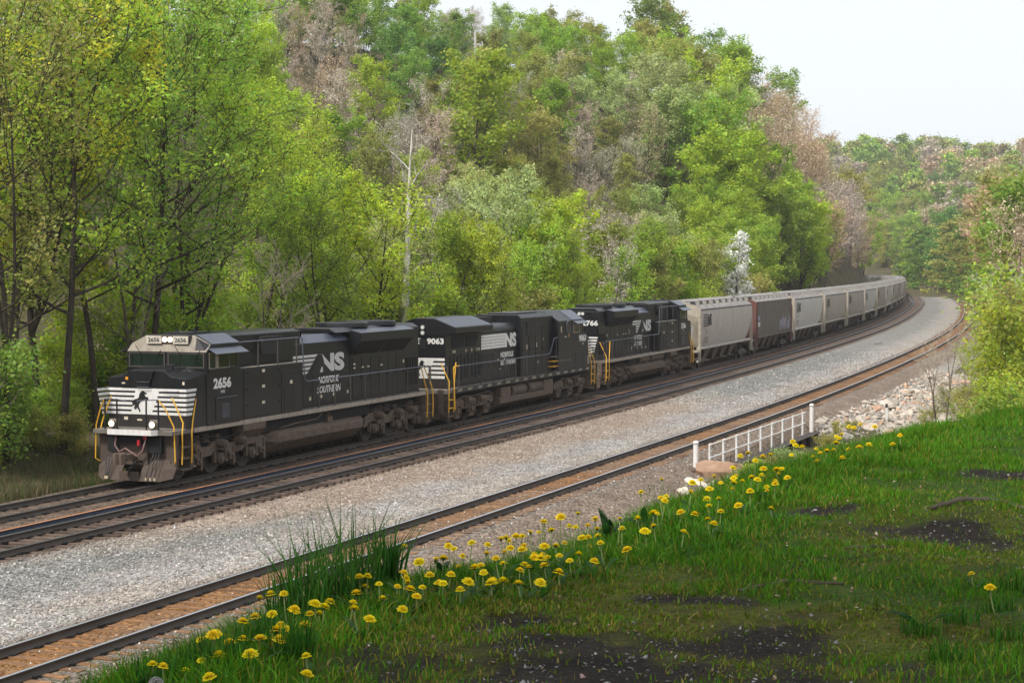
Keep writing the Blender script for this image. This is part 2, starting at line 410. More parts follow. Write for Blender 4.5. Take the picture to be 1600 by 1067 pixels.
# ------------------------------------------------------------------ ballast bed
def ballast_col(s, t):
    s = np.asarray(s, float); t = np.asarray(t, float)
    n = fbm(s, t * 1.5, 3.0, 11); n2 = fbm(s, t, 9.0, 21)
    C = lambda *c: np.array(c, float)
    def lerp(a, b, w): return a + (b - a) * np.asarray(w)[..., None]
    o = np.ones(s.shape + (3,)) * C(0.36, 0.322, 0.285)
    o = lerp(o, C(0.375, 0.36, 0.345), sstep(0.45, 0.6, n) * 0.8)
    path = np.exp(-((t - 8.7 - 0.35 * np.sin(s * 0.06)) / 0.8) ** 2) * sstep(-60, -10, s)
    o = lerp(o, C(0.33, 0.315, 0.305), path * 0.75)
    tan = sstep(9.4, 7.0, t + (n - 0.5) * 2) * (1 - sstep(36, 52, s + (n2 - .5) * 12)) * sstep(-12, -3, s + (n2 - .5) * 8)
    o = lerp(o, C(0.32, 0.25, 0.195), tan * 0.8)
    fresh = sstep(9.2, 7.4, t + (n - 0.5) * 2.4) * np.maximum(sstep(-3, -12, s + (n2 - .5) * 8 - (t - 6) * 3), sstep(44, 54, s + (n2 - .5) * 8))
    o = lerp(o, C(0.245, 0.245, 0.232), fresh)
    o = lerp(o, C(0.17, 0.14, 0.115), np.clip(sstep(10.6, 11.3, t + (n - 0.5) * 0.9), 0, 1) * 0.75)
    o = lerp(o, C(0.245, 0.135, 0.062), (sstep(11.5, 11.75, t) - sstep(13.2, 13.4, t)) * (0.35 + 0.75 * sstep(0.3, 0.6, n)))
    o = lerp(o, C(0.23, 0.175, 0.135), sstep(13.7, 14.2, t) * (0.5 + 0.5 * n))
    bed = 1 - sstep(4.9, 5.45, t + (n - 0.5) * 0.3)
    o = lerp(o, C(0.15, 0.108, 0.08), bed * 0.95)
    o = lerp(o, C(0.46, 0.44, 0.42), sstep(27, 33, s) * sstep(14.9, 15.8, t) * (0.5 + 0.5 * n))
    o = lerp(o, C(0.37, 0.36, 0.33), np.exp(-((t - 2.62) / 0.22) ** 2) * 0.85)
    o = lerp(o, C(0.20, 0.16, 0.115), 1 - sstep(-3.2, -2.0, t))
    return o
PT = np.array([-5.2, -4.4, -3.0, -2.1, -1.4, 0, 1.4, 1.9, 2.5, 3.83 - 1.4, 3.83 + 1.35, 5.5, 6.2, 8.0, 10.3, 11.1, 12.47, 13.85, 14.3, 15.4, 16.6, 17.4])
PZ = np.array([-0.95, -0.70, -0.48, -0.25, -0.19, -0.19, -0.19, -0.235, -0.235, -0.19, -0.205, -0.24, -0.29, -0.30, -0.27, -0.20, -0.186, -0.20, -0.25, -0.50, -0.80, -1.5])
_o = np.argsort(PT, kind='stable')
PT, PZ = PT[_o], PZ[_o]
def ballast_z(s, t):
    z = np.interp(t, PT, PZ)
    lump = (fbm(s, t, 0.35, 15, 2) - 0.5) * 0.03 + (fbm(s, t, 1.3, 5) - 0.5) * 0.07 * np.clip(np.minimum(np.abs(t - 12.47), np.minimum(np.abs(t), np.abs(t - 3.83))) - 1.2, 0, 1)
    heap = 0.05 * np.exp(-((t - 5.6) / 0.6) ** 2) * np.maximum(sstep(-3, -12, s), sstep(44, 54, s))
    heap = heap - 0.06 * (sstep(4.55, 4.75, t) - sstep(5.3, 5.7, t)) * (1 - np.maximum(sstep(-3, -12, s), sstep(44, 54, s)))
    drop = -1.1 * sstep(14.86, 15.04, t) * sstep(13.5, 15, s) * (1 - sstep(33, 34.5, s))
    return z + lump + heap + drop
def mat_gravel(name, attr='col', k=1.0):
    m, N, L, b = new_mat(name)
    a = N.new('ShaderNodeAttribute'); a.attribute_name = attr
    tc = N.new('ShaderNodeTexCoord')
    vo = N.new('ShaderNodeTexVoronoi'); vo.inputs['Scale'].default_value = 15; L.new(tc.outputs['Object'], vo.inputs['Vector'])
    sp = N.new('ShaderNodeSeparateColor'); L.new(vo.outputs['Color'], sp.inputs[0])
    r = ramp(N, L, sp.outputs[0], [(0.0, (0.45, 0.43, 0.41)), (0.5, (0.92, 0.92, 0.92)), (0.85, (1.18, 1.15, 1.11)), (1.0, (1.7, 1.7, 1.7))])
    n1 = noise(N, L, 0.9, 9, 0.78); r2 = ramp(N, L, n1.outputs['Fac'], [(0.3, (0.66, 0.63, 0.60)), (0.7, (1.25, 1.25, 1.25))])
    c1 = mixc(N, L, 1.0, a.outputs['Color'], r.outputs[0], 'MULTIPLY')
    L.new(mixc(N, L, 1.0, c1, r2.outputs[0], 'MULTIPLY'), b.inputs['Base Color'])
    b.inputs['Roughness'].default_value = 0.9; b.inputs['Specular IOR Level'].default_value = 0.2
    dd = ramp(N, L, vo.outputs['Distance'], [(0.0, (1, 1, 1)), (0.7, (0, 0, 0))])
    bump(N, L, b, dd.outputs[0], 0.9, 0.05); return m
M['gravel'] = mat_gravel('ballast_gravel')
bs = np.concatenate([np.arange(-75, 60, 0.5), np.arange(60, 140, 1.5), np.arange(140, 890, 4)])
bt = np.unique(np.concatenate([np.arange(-5.2, 17.4, 0.22), [17.4]]))
BS, BT = np.meshgrid(bs, bt, indexing='ij')
bx, by, bz = w_of(BS, BT)
bz = bz + ballast_z(BS, BT)
n1_, n2_ = BS.shape
ii = np.arange(n1_ * n2_).reshape(n1_, n2_)
BF = np.stack([ii[:-1, :-1], ii[1:, :-1], ii[1:, 1:], ii[:-1, 1:]], -1).reshape(-1, 4)[:, ::-1]
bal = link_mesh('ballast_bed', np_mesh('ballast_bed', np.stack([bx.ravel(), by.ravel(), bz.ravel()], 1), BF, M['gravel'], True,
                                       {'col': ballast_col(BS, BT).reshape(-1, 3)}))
tag(bal, 'grey and brown gravel ballast bed under and between the three tracks', 'gravel', kind='structure')
# loose stones: real chips, as far as single stones can be told apart
def mat_attr(name, rough=0.9, attr='col'):
    m, N, L, b = new_mat(name); a = N.new('ShaderNodeAttribute'); a.attribute_name = attr
    L.new(a.outputs['Color'], b.inputs['Base Color']); b.inputs['Roughness'].default_value = rough; b.inputs['Specular IOR Level'].default_value = 0.25
    return m
M['stone'] = mat_attr('stone_chip')
OCT_V = np.array([(1,0,0),(-1,0,0),(0,1,0),(0,-1,0),(0,0,1),(0,0,-1)], float)
OCT_F = np.array([(0,2,4),(2,1,4),(1,3,4),(3,0,4),(2,0,5),(1,2,5),(3,1,5),(0,3,5)])
def stones(name, X, Y, Z, R, colr, mat, parent=None, flat=0.7):
    n = len(X)
    V = OCT_V[None] * (0.65 + 0.7 * rng.random((n, 6, 1))) + rng.normal(0, 0.18, (n, 6, 3))
    ax = rng.normal(size=(n, 3)); ax[:, 2] *= 2; ax /= np.linalg.norm(ax, axis=1)[:, None]
    a = rng.normal(size=(n, 3)); a -= ax * (a * ax).sum(1)[:, None]; a /= np.linalg.norm(a, axis=1)[:, None]
    b = np.cross(ax, a)
    sx = 0.8 + 0.5 * rng.random((n, 1)); sz = flat * (0.7 + 0.5 * rng.random((n, 1)))
    Q = V[:, :, 0:1] * (a * sx)[:, None] + V[:, :, 1:2] * b[:, None] + V[:, :, 2:3] * (ax * sz)[:, None]
    Q = Q * R[:, None, None] + np.stack([X, Y, Z], 1)[:, None]
    F = (OCT_F[None] + (np.arange(n) * 6)[:, None, None]).reshape(-1, 3)
    cc = np.repeat(colr, 6, axis=0)
    return link_mesh(name, np_mesh(name, Q.reshape(-1, 3), F, mat, False, {'col': cc}), parent)
ss_, tt_ = [], []
for (s0, s1, t0, t1, n) in ((-62, -5, 5.1, 11.3, 34000), (-5, 40, 5.1, 11.3, 15000), (40, 100, 5.3, 11.3, 9000), (-62, 40, 13.3, 16.6, 12000), (-62, 20, -1.9, 5.1, 9500), (-62, 15, 11.3, 13.4, 6500)):
    q = rng.random(n); ss_.append(s0 + (s1 - s0) * q); tt_.append(t0 + (t1 - t0) * rng.random(n))
ss_, tt_ = np.concatenate(ss_), np.concatenate(tt_)
sx_, sy_, sz_ = w_of(ss_, tt_)
sr_ = 0.021 + 0.022 * rng.random(len(ss_)) ** 1.5
sr_ = np.where(ss_ > 40, sr_ * 1.5, sr_)
inC = (tt_ > 11.4) & (tt_ < 13.5); inAB = tt_ < 5.0
sr_ = np.where(inC | inAB, sr_ * 0.8, sr_)
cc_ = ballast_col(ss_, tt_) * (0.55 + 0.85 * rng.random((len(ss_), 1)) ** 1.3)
bright = rng.random(len(ss_)) < 0.05
cc_[bright & ~inAB] = (0.62, 0.60, 0.56)
cc_ *= 1 + rng.normal(0, 0.04, (len(ss_), 3))
chips = stones('ballast_stones', sx_, sy_, sz_ + ballast_z(ss_, tt_) + sr_ * 0.25, sr_, np.clip(cc_, 0.02, 0.8), M['stone'])
tag(chips, 'loose grey, tan and white ballast stones strewn between the tracks', 'gravel', kind='stuff')

# ------------------------------------------------------------------ tracks
def mat_tie(name, c1, c2, c3):
    m, N, L, b = new_mat(name)
    oi = N.new('ShaderNodeObjectInfo'); tc = N.new('ShaderNodeTexCoord'); mp = N.new('ShaderNodeMapping')
    mp.inputs['Scale'].default_value = (6, 1.1, 6); L.new(tc.outputs['Object'], mp.inputs[0])
    ad = N.new('ShaderNodeVectorMath'); ad.operation = 'ADD'
    L.new(mp.outputs[0], ad.inputs[0])
    cx = N.new('ShaderNodeCombineXYZ'); ml = N.new('ShaderNodeMath'); ml.operation = 'MULTIPLY'; ml.inputs[1].default_value = 60
    L.new(oi.outputs['Random'], ml.inputs[0]); L.new(ml.outputs[0], cx.inputs[1]); L.new(cx.outputs[0], ad.inputs[1])
    n1 = noise(N, L, 2.2, 7, 0.7, vec=ad.outputs[0])
    r = ramp(N, L, n1.outputs['Fac'], [(0.3, c2), (0.52, c1), (0.74, c3)])
    v = N.new('ShaderNodeMapRange'); v.inputs[3].default_value = 0.65; v.inputs[4].default_value = 1.3; L.new(oi.outputs['Random'], v.inputs[0])
    hs = N.new('ShaderNodeHueSaturation'); L.new(r.outputs[0], hs.inputs['Color']); L.new(v.outputs[0], hs.inputs['Value'])
    L.new(hs.outputs[0], b.inputs['Base Color']); b.inputs['Roughness'].default_value = 0.85; b.inputs['Specular IOR Level'].default_value = 0.2
    bump(N, L, b, n1.outputs['Fac'], 0.6, 0.02); return m
M['tie'] = mat_tie('weathered_tie', (0.105, 0.075, 0.058), (0.045, 0.033, 0.028), (0.17, 0.125, 0.10))
M['tie_rust'] = mat_tie('rust_stained_tie', (0.19, 0.105, 0.055), (0.08, 0.054, 0.040), (0.42, 0.20, 0.06))
def mat_rail(name, web, head, shine=0.25):
    m, N, L, b = new_mat(name)
    g = N.new('ShaderNodeNewGeometry'); sp = N.new('ShaderNodeSeparateXYZ'); L.new(g.outputs['Normal'], sp.inputs[0])
    a = N.new('ShaderNodeAttribute'); a.attribute_name = 'col'
    spc = N.new('ShaderNodeSeparateColor'); L.new(a.outputs['Color'], spc.inputs[0])
    n1 = noise(N, L, 2.0, 6, 0.7)
    rw = ramp(N, L, n1.outputs['Fac'], [(0.3, tuple(c * 0.65 for c in web)), (0.7, web)])
    L.new(mixc(N, L, spc.outputs[0], rw.outputs[0], head), b.inputs['Base Color'])
    L.new(spc.outputs[1], b.inputs['Metallic'])
    mr = N.new('ShaderNodeMapRange'); mr.inputs[3].default_value = 0.8; mr.inputs[4].default_value = shine; L.new(spc.outputs[0], mr.inputs[0])
    L.new(mr.outputs[0], b.inputs['Roughness']); return m
M['rail'] = mat_rail('rail_steel', (0.085, 0.066, 0.052), (0.36, 0.38, 0.44))
M['rail_bright'] = mat_rail('polished_rail', (0.085, 0.066, 0.052), (0.72, 0.75, 0.82), 0.3)
M['rail_rust'] = mat_rail('spare_rail', (0.045, 0.055, 0.085), (0.55, 0.22, 0.07), 0.75)
RP = [(-0.075, -0.172), (0.075, -0.172), (0.075, -0.158), (0.012, -0.135), (0.012, -0.045), (0.037, -0.032), (0.037, -0.006), (0.028, 0.0), (-0.028, 0.0), (-0.037, -0.006), (-0.037, -0.032), (-0.012, -0.045), (-0.012, -0.135), (-0.075, -0.158)]
def rail(parent, off, s0, s1, mat, metal=0.9, zoff=0.0):
    s = np.concatenate([np.arange(s0, min(s1, 60), 1.0), np.arange(60, s1 + 0.1, 3.0)]) if s1 > 60 else np.arange(s0, s1 + 0.1, 1.0)
    k = len(RP); V = np.empty((len(s), k, 3)); C = np.zeros((len(s), k, 3))
    for i, (a, z) in enumerate(RP):
        x, y, zz = w_of(s, off + a, z + zoff); V[:, i, 0], V[:, i, 1], V[:, i, 2] = x, y, zz
        if z > -0.004: C[:, i, 0] = 1; C[:, i, 1] = metal
    idx = np.arange(len(s) * k).reshape(len(s), k); nx = np.roll(idx, -1, 1)
    F = np.stack([idx[:-1], nx[:-1], nx[1:], idx[1:]], -1).reshape(-1, 4)[:, ::-1]
    return link_mesh('rail', np_mesh('rail', V.reshape(-1, 3), F, mat, False, {'col': C.reshape(-1, 3)}), parent)
def tie_mesh(mat):
    mb = MB()
    mb.loft([[(x, y, z) for x, z in ((-0.115, -0.18), (0.115, -0.18), (0.105, 0.0), (-0.105, 0.0))] for y in (-1.3, 1.3)])
    return mb.mesh('tie', mat)
TIE, TIE_R = tie_mesh(M['tie']), tie_mesh(M['tie_rust'])
def track(label, off, tie_me, s_ties, n_single, metal=0.9):
    root = empty('railway_track'); tag(root, label, 'railway track', 'parallel railway tracks', 'structure')
    for sd in (-0.7525, 0.7525): rail(root, off + sd, -100, 880, M['rail_bright'] if off > 10 else M['rail'], metal)
    r_ = random.Random(int(off * 10) + 3)
    s = s_ties; n = 0; rest = []
    while s < 300:
        x, y, z = w_of(s, off); th = float(np.interp(s, LS, LTH)) + r_.uniform(-0.025, 0.025)
        lat = r_.uniform(-0.05, 0.05)
        pos = (float(x) + lat * math.sin(th), float(y) - lat * math.cos(th), float(z) - 0.176 + r_.uniform(-0.008, 0.0))
        if n < n_single:
            o = link_mesh('tie', tie_me, root); o.location = pos; o.rotation_euler = (r_.uniform(-0.008, 0.008), r_.uniform(-0.02, 0.02), th)
            n += 1
        else: rest.append((pos, th))
        s += 0.52 + r_.uniform(-0.03, 0.03)
    mb = MB()
    for pos, th in rest:
        c, s_ = math.cos(th), math.sin(th)
        mb.add([(pos[0] + x * c - y * s_, pos[1] + x * s_ + y * c, pos[2] + z) for x, y, z in [(-.11,-1.3,-.15),(.11,-1.3,-.15),(.11,1.3,-.15),(-.11,1.3,-.15),(-.11,-1.3,0),(.11,-1.3,0),(.11,1.3,0),(-.11,1.3,0)]],
               [(4,5,6,7),(0,1,5,4),(1,2,6,5),(2,3,7,6),(3,0,4,7)])
    if rest: tag(P('distant_ties', mb, tie_me.materials[0], root), kind='stuff')
    # spikes, tie plates and rail anchors: small dark fastenings along both rails
    mb = MB(); s = s_ties
    while s < 45:
        for sd in (-0.7525, 0.7525):
            for side in (-1, 1):
                if r_.random() < 0.85:
                    o_ = sd + side * 0.105 + r_.uniform(-0.015, 0.015); ds = r_.choice([-0.13, 0.13, -0.08, 0.09, 0.0])
                    x, y, z = (float(q) for q in w_of(s + ds, off + o_)); th = float(np.interp(s, LS, LTH)); c, s_ = math.cos(th), math.sin(th)
                    a, b, h = r_.uniform(0.05, 0.1), 0.035, r_.uniform(0.02, 0.05)
                    mb.add([(x + p * a * c - q * b * s_, y + p * a * s_ + q * b * c, z - 0.172 + k * h) for k in (0, 1) for p, q in ((-1,-1),(1,-1),(1,1),(-1,1))],
                           [(4,5,6,7),(0,1,5,4),(1,2,6,5),(2,3,7,6),(3,0,4,7)])
        s += 0.52
    tag(P('rail_fastenings', mb, M['dark'], root), kind='stuff')
    return root
tA = track('far railway track that carries the freight train', 0.0, TIE, -58, 160)
tB = track('empty middle railway track right beside the train', 3.83, TIE, -56, 240)
tC = track('near railway track with rust stained ties below the grass bank', 12.467, TIE_R, -54, 290)
sp = rail(None, 2.2, -100, 420, M['rail_rust'], 0.0, -0.06); sp.name = 'spare_rail'
tag(sp, 'loose rail with orange rusty head lying between the two far tracks', 'rail')

rs_ = np.arange(26, 84, 1.0); rt_ = np.arange(15.6, 26.1, 0.5); RS, RT = np.meshgrid(rs_, rt_, indexing='ij'); rx_, ry_, _ = w_of(RS, RT)
RZ = z_ground(rx_, ry_).reshape(RS.shape) + 0.12 * np.minimum(1, sstep(26, 30, RS)) * (1 - sstep(78, 83, RS)) * (1 - sstep(23.5, 26, RT)) - 0.08 + (fbm(RS, RT, 1.2, 44) - 0.5) * 0.25
RZ = np.where(RT < 17.0, np.minimum(RZ, zs(RS) + ballast_z(RS, np.minimum(RT, 17.3)) + 0.04), RZ); ii = np.arange(RS.size).reshape(RS.shape); RF = np.stack([ii[:-1, :-1], ii[1:, :-1], ii[1:, 1:], ii[:-1, 1:]], -1).reshape(-1, 4)[:, ::-1]
rc_ = np.array([0.42, 0.375, 0.33]) * (0.6 + 0.7 * fbm(RS, RT, 2.0, 45))[..., None]
rb_ = link_mesh('rubble_bank', np_mesh('rubble_bank', np.stack([rx_.ravel(), ry_.ravel(), RZ.ravel()], 1), RF, M['gravel'], True, {'col': rc_.reshape(-1, 3)})); tag(rb_, 'pale rubble bank falling away right of the near track', 'rubble', kind='structure')
n = 5000; s2 = rng.uniform(29, 80, n); t2 = rng.uniform(15.2, 24.5, n); x2, y2, _ = w_of(s2, t2); z2 = np.where(t2 < 16.5, zs(s2) + ballast_z(s2, t2), z_ground(x2, y2)) + 0.03; r2 = 0.05 + 0.13 * rng.random(n) ** 2
tag(stones('rubble_chips', x2, y2, z2, r2, np.array([0.44, 0.39, 0.34]) * rng.uniform(0.5, 1.4, (n, 1)) * np.where(rng.random((n, 1)) < 0.15, np.array([[1.1, 0.8, 0.62]]), 1.0), M['stone']), 'pale and orange broken stone strewn over the rubble bank', 'rubble', kind='stuff')
# ------------------------------------------------------------------ lettering
_tc = {}
def text_geo(txt, bold=0.0, shear=0.0):
    key = (txt, bold, shear)
    if key in _tc: return _tc[key]
    cu = bpy.data.curves.new('lettering', 'FONT'); cu.body = txt; cu.size = 1.0; cu.offset = bold; cu.shear = shear
    cu.resolution_u = 3; cu.fill_mode = 'FRONT'
    o = bpy.data.objects.new('lettering', cu); COL.objects.link(o)
    dg = bpy.context.evaluated_depsgraph_get(); me = o.evaluated_get(dg).to_mesh()
    v = [(p.co.x, p.co.y) for p in me.vertices]; f = [tuple(q.vertices) for q in me.polygons]
    o.evaluated_get(dg).to_mesh_clear(); bpy.data.objects.remove(o); bpy.data.curves.remove(cu)
    x0 = min(p[0] for p in v); x1 = max(p[0] for p in v); y0 = min(p[1] for p in v); y1 = max(p[1] for p in v)
    v = [((p[0] - x0) / (x1 - x0), (p[1] - y0) / (y1 - y0)) for p in v]
    _tc[key] = (v, f); return v, f
def put_text(mb, txt, o, u, v, w, h, bold=0.02, shear=0.0):
    """text fitted into a w x h rectangle with lower left corner o"""
    g, f = text_geo(txt, bold, shear); o, u, v = Vector(o), Vector(u), Vector(v)
    mb.add([o + u * (p[0] * w) + v * (p[1] * h) for p in g], f)
def put_poly(mb, pts, o, u, v, depth=0.004):
    o, u, v = Vector(o), Vector(u), Vector(v); n = u.cross(v)
    mb.loft([[o + u*a + v*b + n*d for a, b in pts] for d in (0, depth)])
HORSE = [(0.50, 1.00), (0.58, 0.93), (0.66, 0.88), (0.65, 0.84), (0.57, 0.83), (0.60, 0.72), (0.70, 0.70), (0.72, 0.62), (0.68, 0.52), (0.66, 0.60), (0.58, 0.60), (0.50, 0.54),
         (0.40, 0.46), (0.34, 0.38), (0.33, 0.26), (0.38, 0.14), (0.40, 0.04), (0.36, 0.0), (0.33, 0.10), (0.26, 0.22), (0.24, 0.16), (0.16, 0.12), (0.14, 0.24), (0.20, 0.34), (0.10, 0.30), (0.06, 0.42), (0.12, 0.56), (0.20, 0.60), (0.28, 0.62), (0.34, 0.70), (0.36, 0.84), (0.43, 0.94)]
UP = Vector((0, 0, 1))
def side_axes(side): return Vector((-side, 0, 0))          # reading direction on the left (+1) or right (-1) flank
def ns_emblem(root, side, xc, y, z0, w, h, mane=True, mat=None):
    """stripes, then NS; xc = middle of the emblem along the hood"""
    mat = mat or M['logo']; u = side_axes(side); o = Vector((xc, side * y, z0)) - u * (w / 2)
    mb = MB(); n = 5; sh = h / (n * 1.62 - 0.62) if mane else h / n
    wN = w * (0.51 if mane else 0.33)
    for k in range(n):
        if mane:
            z = h - (1.62 * k + 1) * sh; a = 0.0 if k < 2 else 0.18 * w; b = w * (0.46 - 0.045 * k)
            put_poly(mb, [(a, z), (b - 0.03*w, z), (b + 0.01*w, z + sh), (a, z + sh)], o, u, UP)
        else:
            z = h - (k + 1) * sh; put_poly(mb, [(0, z + sh*0.14), (w - wN - 0.01 * k, z + sh*0.14), (w - wN + 0.01, z + sh), (0, z + sh)], o, u, UP)
    P('stripes', mb, mat, root)
    mb = MB(); nn = side * 0.004
    put_text(mb, 'NS', o + u * (w - wN) + Vector((0, nn, 0)), u, UP, wN, h, 0.05)
    P('emblem_letters', mb, mat, root)
    if mane:
        mb = MB(); put_poly(mb, [(0.31*w, -0.03*h), (0.37*w, 0.2*h), (0.43*w, 0.62*h), (0.475*w, 0.98*h), (0.55*w, 0.98*h), (0.585*w, 0.6*h), (0.612*w, 0.15*h), (0.54*w, 0.32*h), (0.50*w, -0.02*h)],
                            o + Vector((0, side * 0.006, 0)), u, UP); P('mane', mb, M['black'], root)
def decals(root, side, spots, y, mat=None):
    for x, z, w, h in spots:
        mb = MB(); mb.box(x - w/2, x + w/2, side*y, side*(y + 0.005), z - h/2, z + h/2); P('decal', mb, mat or M['decal'], root)

# ------------------------------------------------------------------ running gear
def wheel_mesh(r, mat):
    mb = MB(); mb.lathe_y([(-0.07, 0.10), (-0.07, r*0.80), (-0.05, r*0.86), (-0.07, r + 0.025), (-0.045, r + 0.025), (-0.03, r), (0.07, r - 0.005), (0.07, r*0.88), (0.035, r*0.80), (0.03, r*0.34), (0.09, r*0.30), (0.09, 0.08)], (0, 0, 0), 22)
    return mb.mesh('wheel', mat, False)
WHEEL_L, WHEEL_C = wheel_mesh(0.53, M['wheel']), wheel_mesh(0.46, M['wheel'])
WHEEL_S = wheel_mesh(0.46, M['steel'])
def wheels(truck, xs, r, me):
    for x in xs:
        for sd in (1, -1):
            o = link_mesh('wheel', me, truck); o.location = (x, sd * 0.76, r); o.rotation_euler = (0, 0, 0 if sd > 0 else math.pi)
        mb = MB(); mb.cyl((x, -0.7, r), (x, 0.7, r), 0.09, n=8); P('axle', mb, M['grime'], truck)
def emd_truck(root, axs, flip=1):
    """three-axle truck; axs are the axle positions along the locomotive"""
    xc = axs[1]; t = empty('truck', (0, 0, 0), 0, root)
    wheels(t, axs, 0.53, WHEEL_L)
    a = sorted(axs); x0, x1 = a[0] - 0.95, a[2] + 0.95
    for sd in (1, -1):
        mb = MB(); top = [(x0, 0.62), (x0, 0.98), (x0 + 0.45, 1.16), (a[0] + 0.35, 1.16), (a[0] + 0.6, 1.02), (a[1] - 0.5, 0.98), (a[1] - 0.3, 1.12), (a[1] + 0.5, 1.12), (a[1] + 0.7, 0.98), (a[2] - 0.5, 1.02), (a[2] - 0.2, 1.16), (x1 - 0.5, 1.16), (x1, 0.92), (x1, 0.62)]
        bot = []
        for ax in reversed(a): bot += [(ax + 0.62, 0.66), (ax + 0.42, 0.78), (ax + 0.1, 0.82), (ax - 0.4, 0.76), (ax - 0.55, 0.64)]
        mb.prism('y', top + bot, sd * 1.06, sd * 1.20); P('side_frame', mb, M['grime'], t, 0.02)
        for ax in a:
            mb = MB(); mb.cyl((ax, sd*0.98, 0.53), (ax, sd*1.26, 0.53), 0.21, 0.19, 12); mb.cyl((ax, sd*1.26, 0.53), (ax, sd*1.31, 0.53), 0.12, n=8)
            mb.box(ax - 0.29, ax + 0.29, sd*1.02, sd*1.16, 0.44, 0.64); mb.box(ax - 0.36, ax - 0.27, sd*1.06, sd*1.24, 0.38, 0.86); mb.box(ax + 0.27, ax + 0.35, sd*1.06, sd*1.20, 0.40, 0.80)
            mb.box(ax - 0.78, ax - 0.48, sd*1.06, sd*1.30, 0.45, 0.66); mb.box(ax - 0.92, ax - 0.80, sd*1.04, sd*1.24, 0.24, 0.95)
            mb.cyl((ax - 0.63, sd*1.3, 0.56), (ax - 0.63, sd*1.36, 0.56), 0.07, n=8)
            P('journal_box', mb, M['grime'], t, 0.012)
        for bx_ in (a[0] + 0.95, a[1] + 0.15, a[2] - 0.2):
            mb = MB(); mb.cyl((bx_, sd*1.10, 1.06), (bx_, sd*1.52, 1.02), 0.17, 0.15, 12); mb.cyl((bx_, sd*1.52, 1.02), (bx_, sd*1.57, 1.02), 0.08, n=8); mb.box(bx_ - 0.1, bx_ + 0.1, sd*1.0, sd*1.2, 1.0, 1.35); P('brake_cylinder', mb, M['grime'], t)
        for sx in (a[0] + 0.5, a[1] + 0.75, a[2] - 0.75):
            mb = MB()
            for k in range(4): mb.cyl((sx, sd*1.0, 1.14 + k*0.07), (sx, sd*1.0, 1.18 + k*0.07), 0.22 if k % 2 == 0 else 0.18, n=12)
            P('spring', mb, M['grime'], t)
        mb = MB(); mb.tube([(x1 - 0.1, sd*1.22, 0.95), (x1 + 0.12, sd*1.24, 0.7), (x1 - 0.05, sd*1.24, 0.4), (x1 - 0.5, sd*1.22, 0.24)], 0.02); mb.tube([(x0 + 0.3, sd*1.24, 1.2), (a[0]+.4, sd*1.3, 1.3), (a[1], sd*1.3, 1.22), (a[1] + 0.8, sd*1.26, 1.34), (x1 - 0.4, sd*1.22, 1.25)], 0.022); P('brake_pipe', mb, M['blackhose'], t)
    mb = MB(); mb.box(x0 + 0.2, x1 - 0.2, -0.95, 0.95, 0.75, 1.05); P('bolster', mb, M['dark'], t)
    return t
def ge_truck(root, axs):
    t = empty('truck', (0, 0, 0), 0, root); wheels(t, axs, 0.53, WHEEL_L); a = sorted(axs); x0, x1 = a[0] - 0.8, a[2] + 0.8
    for sd in (1, -1):
        mb = MB(); pts = [(x0, 0.70), (x0, 0.95), (x0 + 0.3, 1.05), (a[0] + 0.5, 1.05), (a[0] + 0.8, 0.92), (a[1] - 0.6, 0.92), (a[1] - 0.4, 1.02), (a[1] + 0.4, 1.02), (a[1] + 0.6, 0.92), (a[2] - 0.8, 0.92), (a[2] - 0.5, 1.05), (x1 - 0.3, 1.05), (x1, 0.95), (x1, 0.70)]
        for ax in reversed(a): pts += [(ax + 0.45, 0.60), (ax + 0.30, 0.74), (ax - 0.30, 0.74), (ax - 0.45, 0.60)]
        mb.prism('y', pts, sd*1.08, sd*1.22); P('side_frame', mb, M['grime'], t, 0.02)
        for ax in a:
            mb = MB(); mb.prism('y', [(ax - 0.34, 0.22), (ax + 0.34, 0.22), (ax + 0.30, 0.42), (ax + 0.20, 0.72), (ax - 0.20, 0.72), (ax - 0.30, 0.42)], sd*1.02, sd*1.20)
            for q in (-0.27, 0.27):
                for k in range(3): mb.cyl((ax + q, sd*1.16, 0.36 + k*0.11), (ax + q, sd*1.16, 0.42 + k*0.11), 0.12, n=10)
            mb.cyl((ax, sd*1.18, 0.55), (ax, sd*1.27, 0.55), 0.14, n=12); P('journal_box', mb, M['grime'], t, 0.012)
        for q in (a[0] + 1.1, a[1] + 0.9):
            mb = MB(); mb.cyl((q - 0.3, sd*1.30, 0.98), (q + 0.25, sd*1.34, 0.95), 0.16, 0.14, 12); mb.box(q - 0.4, q - 0.25, sd*1.15, sd*1.32, 0.7, 1.1); P('brake_cylinder', mb, M['grime'], t)
        mb = MB(); mb.tube([(x0, sd*1.28, 1.0), (a[0] + 0.4, sd*1.30, 1.16), (a[1], sd*1.3, 1.12), (a[2], sd*1.3, 1.2), (x1, sd*1.26, 1.0)], 0.03); P('brake_pipe', mb, M['grime'], t)
    mb = MB(); mb.box(x0 + 0.2, x1 - 0.2, -0.95, 0.95, 0.7, 1.05); P('bolster', mb, M['dark'], t)
    return t
def coupler(root, x, sg):
    mb = MB(); mb.box(x - sg*1.0, x - sg*0.25, -0.09, 0.09, 0.78, 0.98); mb.prism('z', [(x - sg*0.30, -0.13), (x - sg*0.02, -0.20), (x + sg*0.03, -0.06), (x - sg*0.08, 0.02), (x + sg*0.02, 0.14), (x - sg*0.12, 0.20), (x - sg*0.30, 0.14)], 0.70, 1.05)
    P('coupler', mb, M['grime'], root, 0.015)
def handrail(root, pts, posts, side, mat_r, post_z0=1.72, r=0.022):
    mb = MB(); mb.tube(pts, r); P('handrail', mb, mat_r, root)
    for x, y, z in posts:
        mb = MB(); mb.box(x - 0.025, x + 0.025, y - 0.018, y + 0.018, post_z0, z); P('stanchion', mb, M['post'], root)
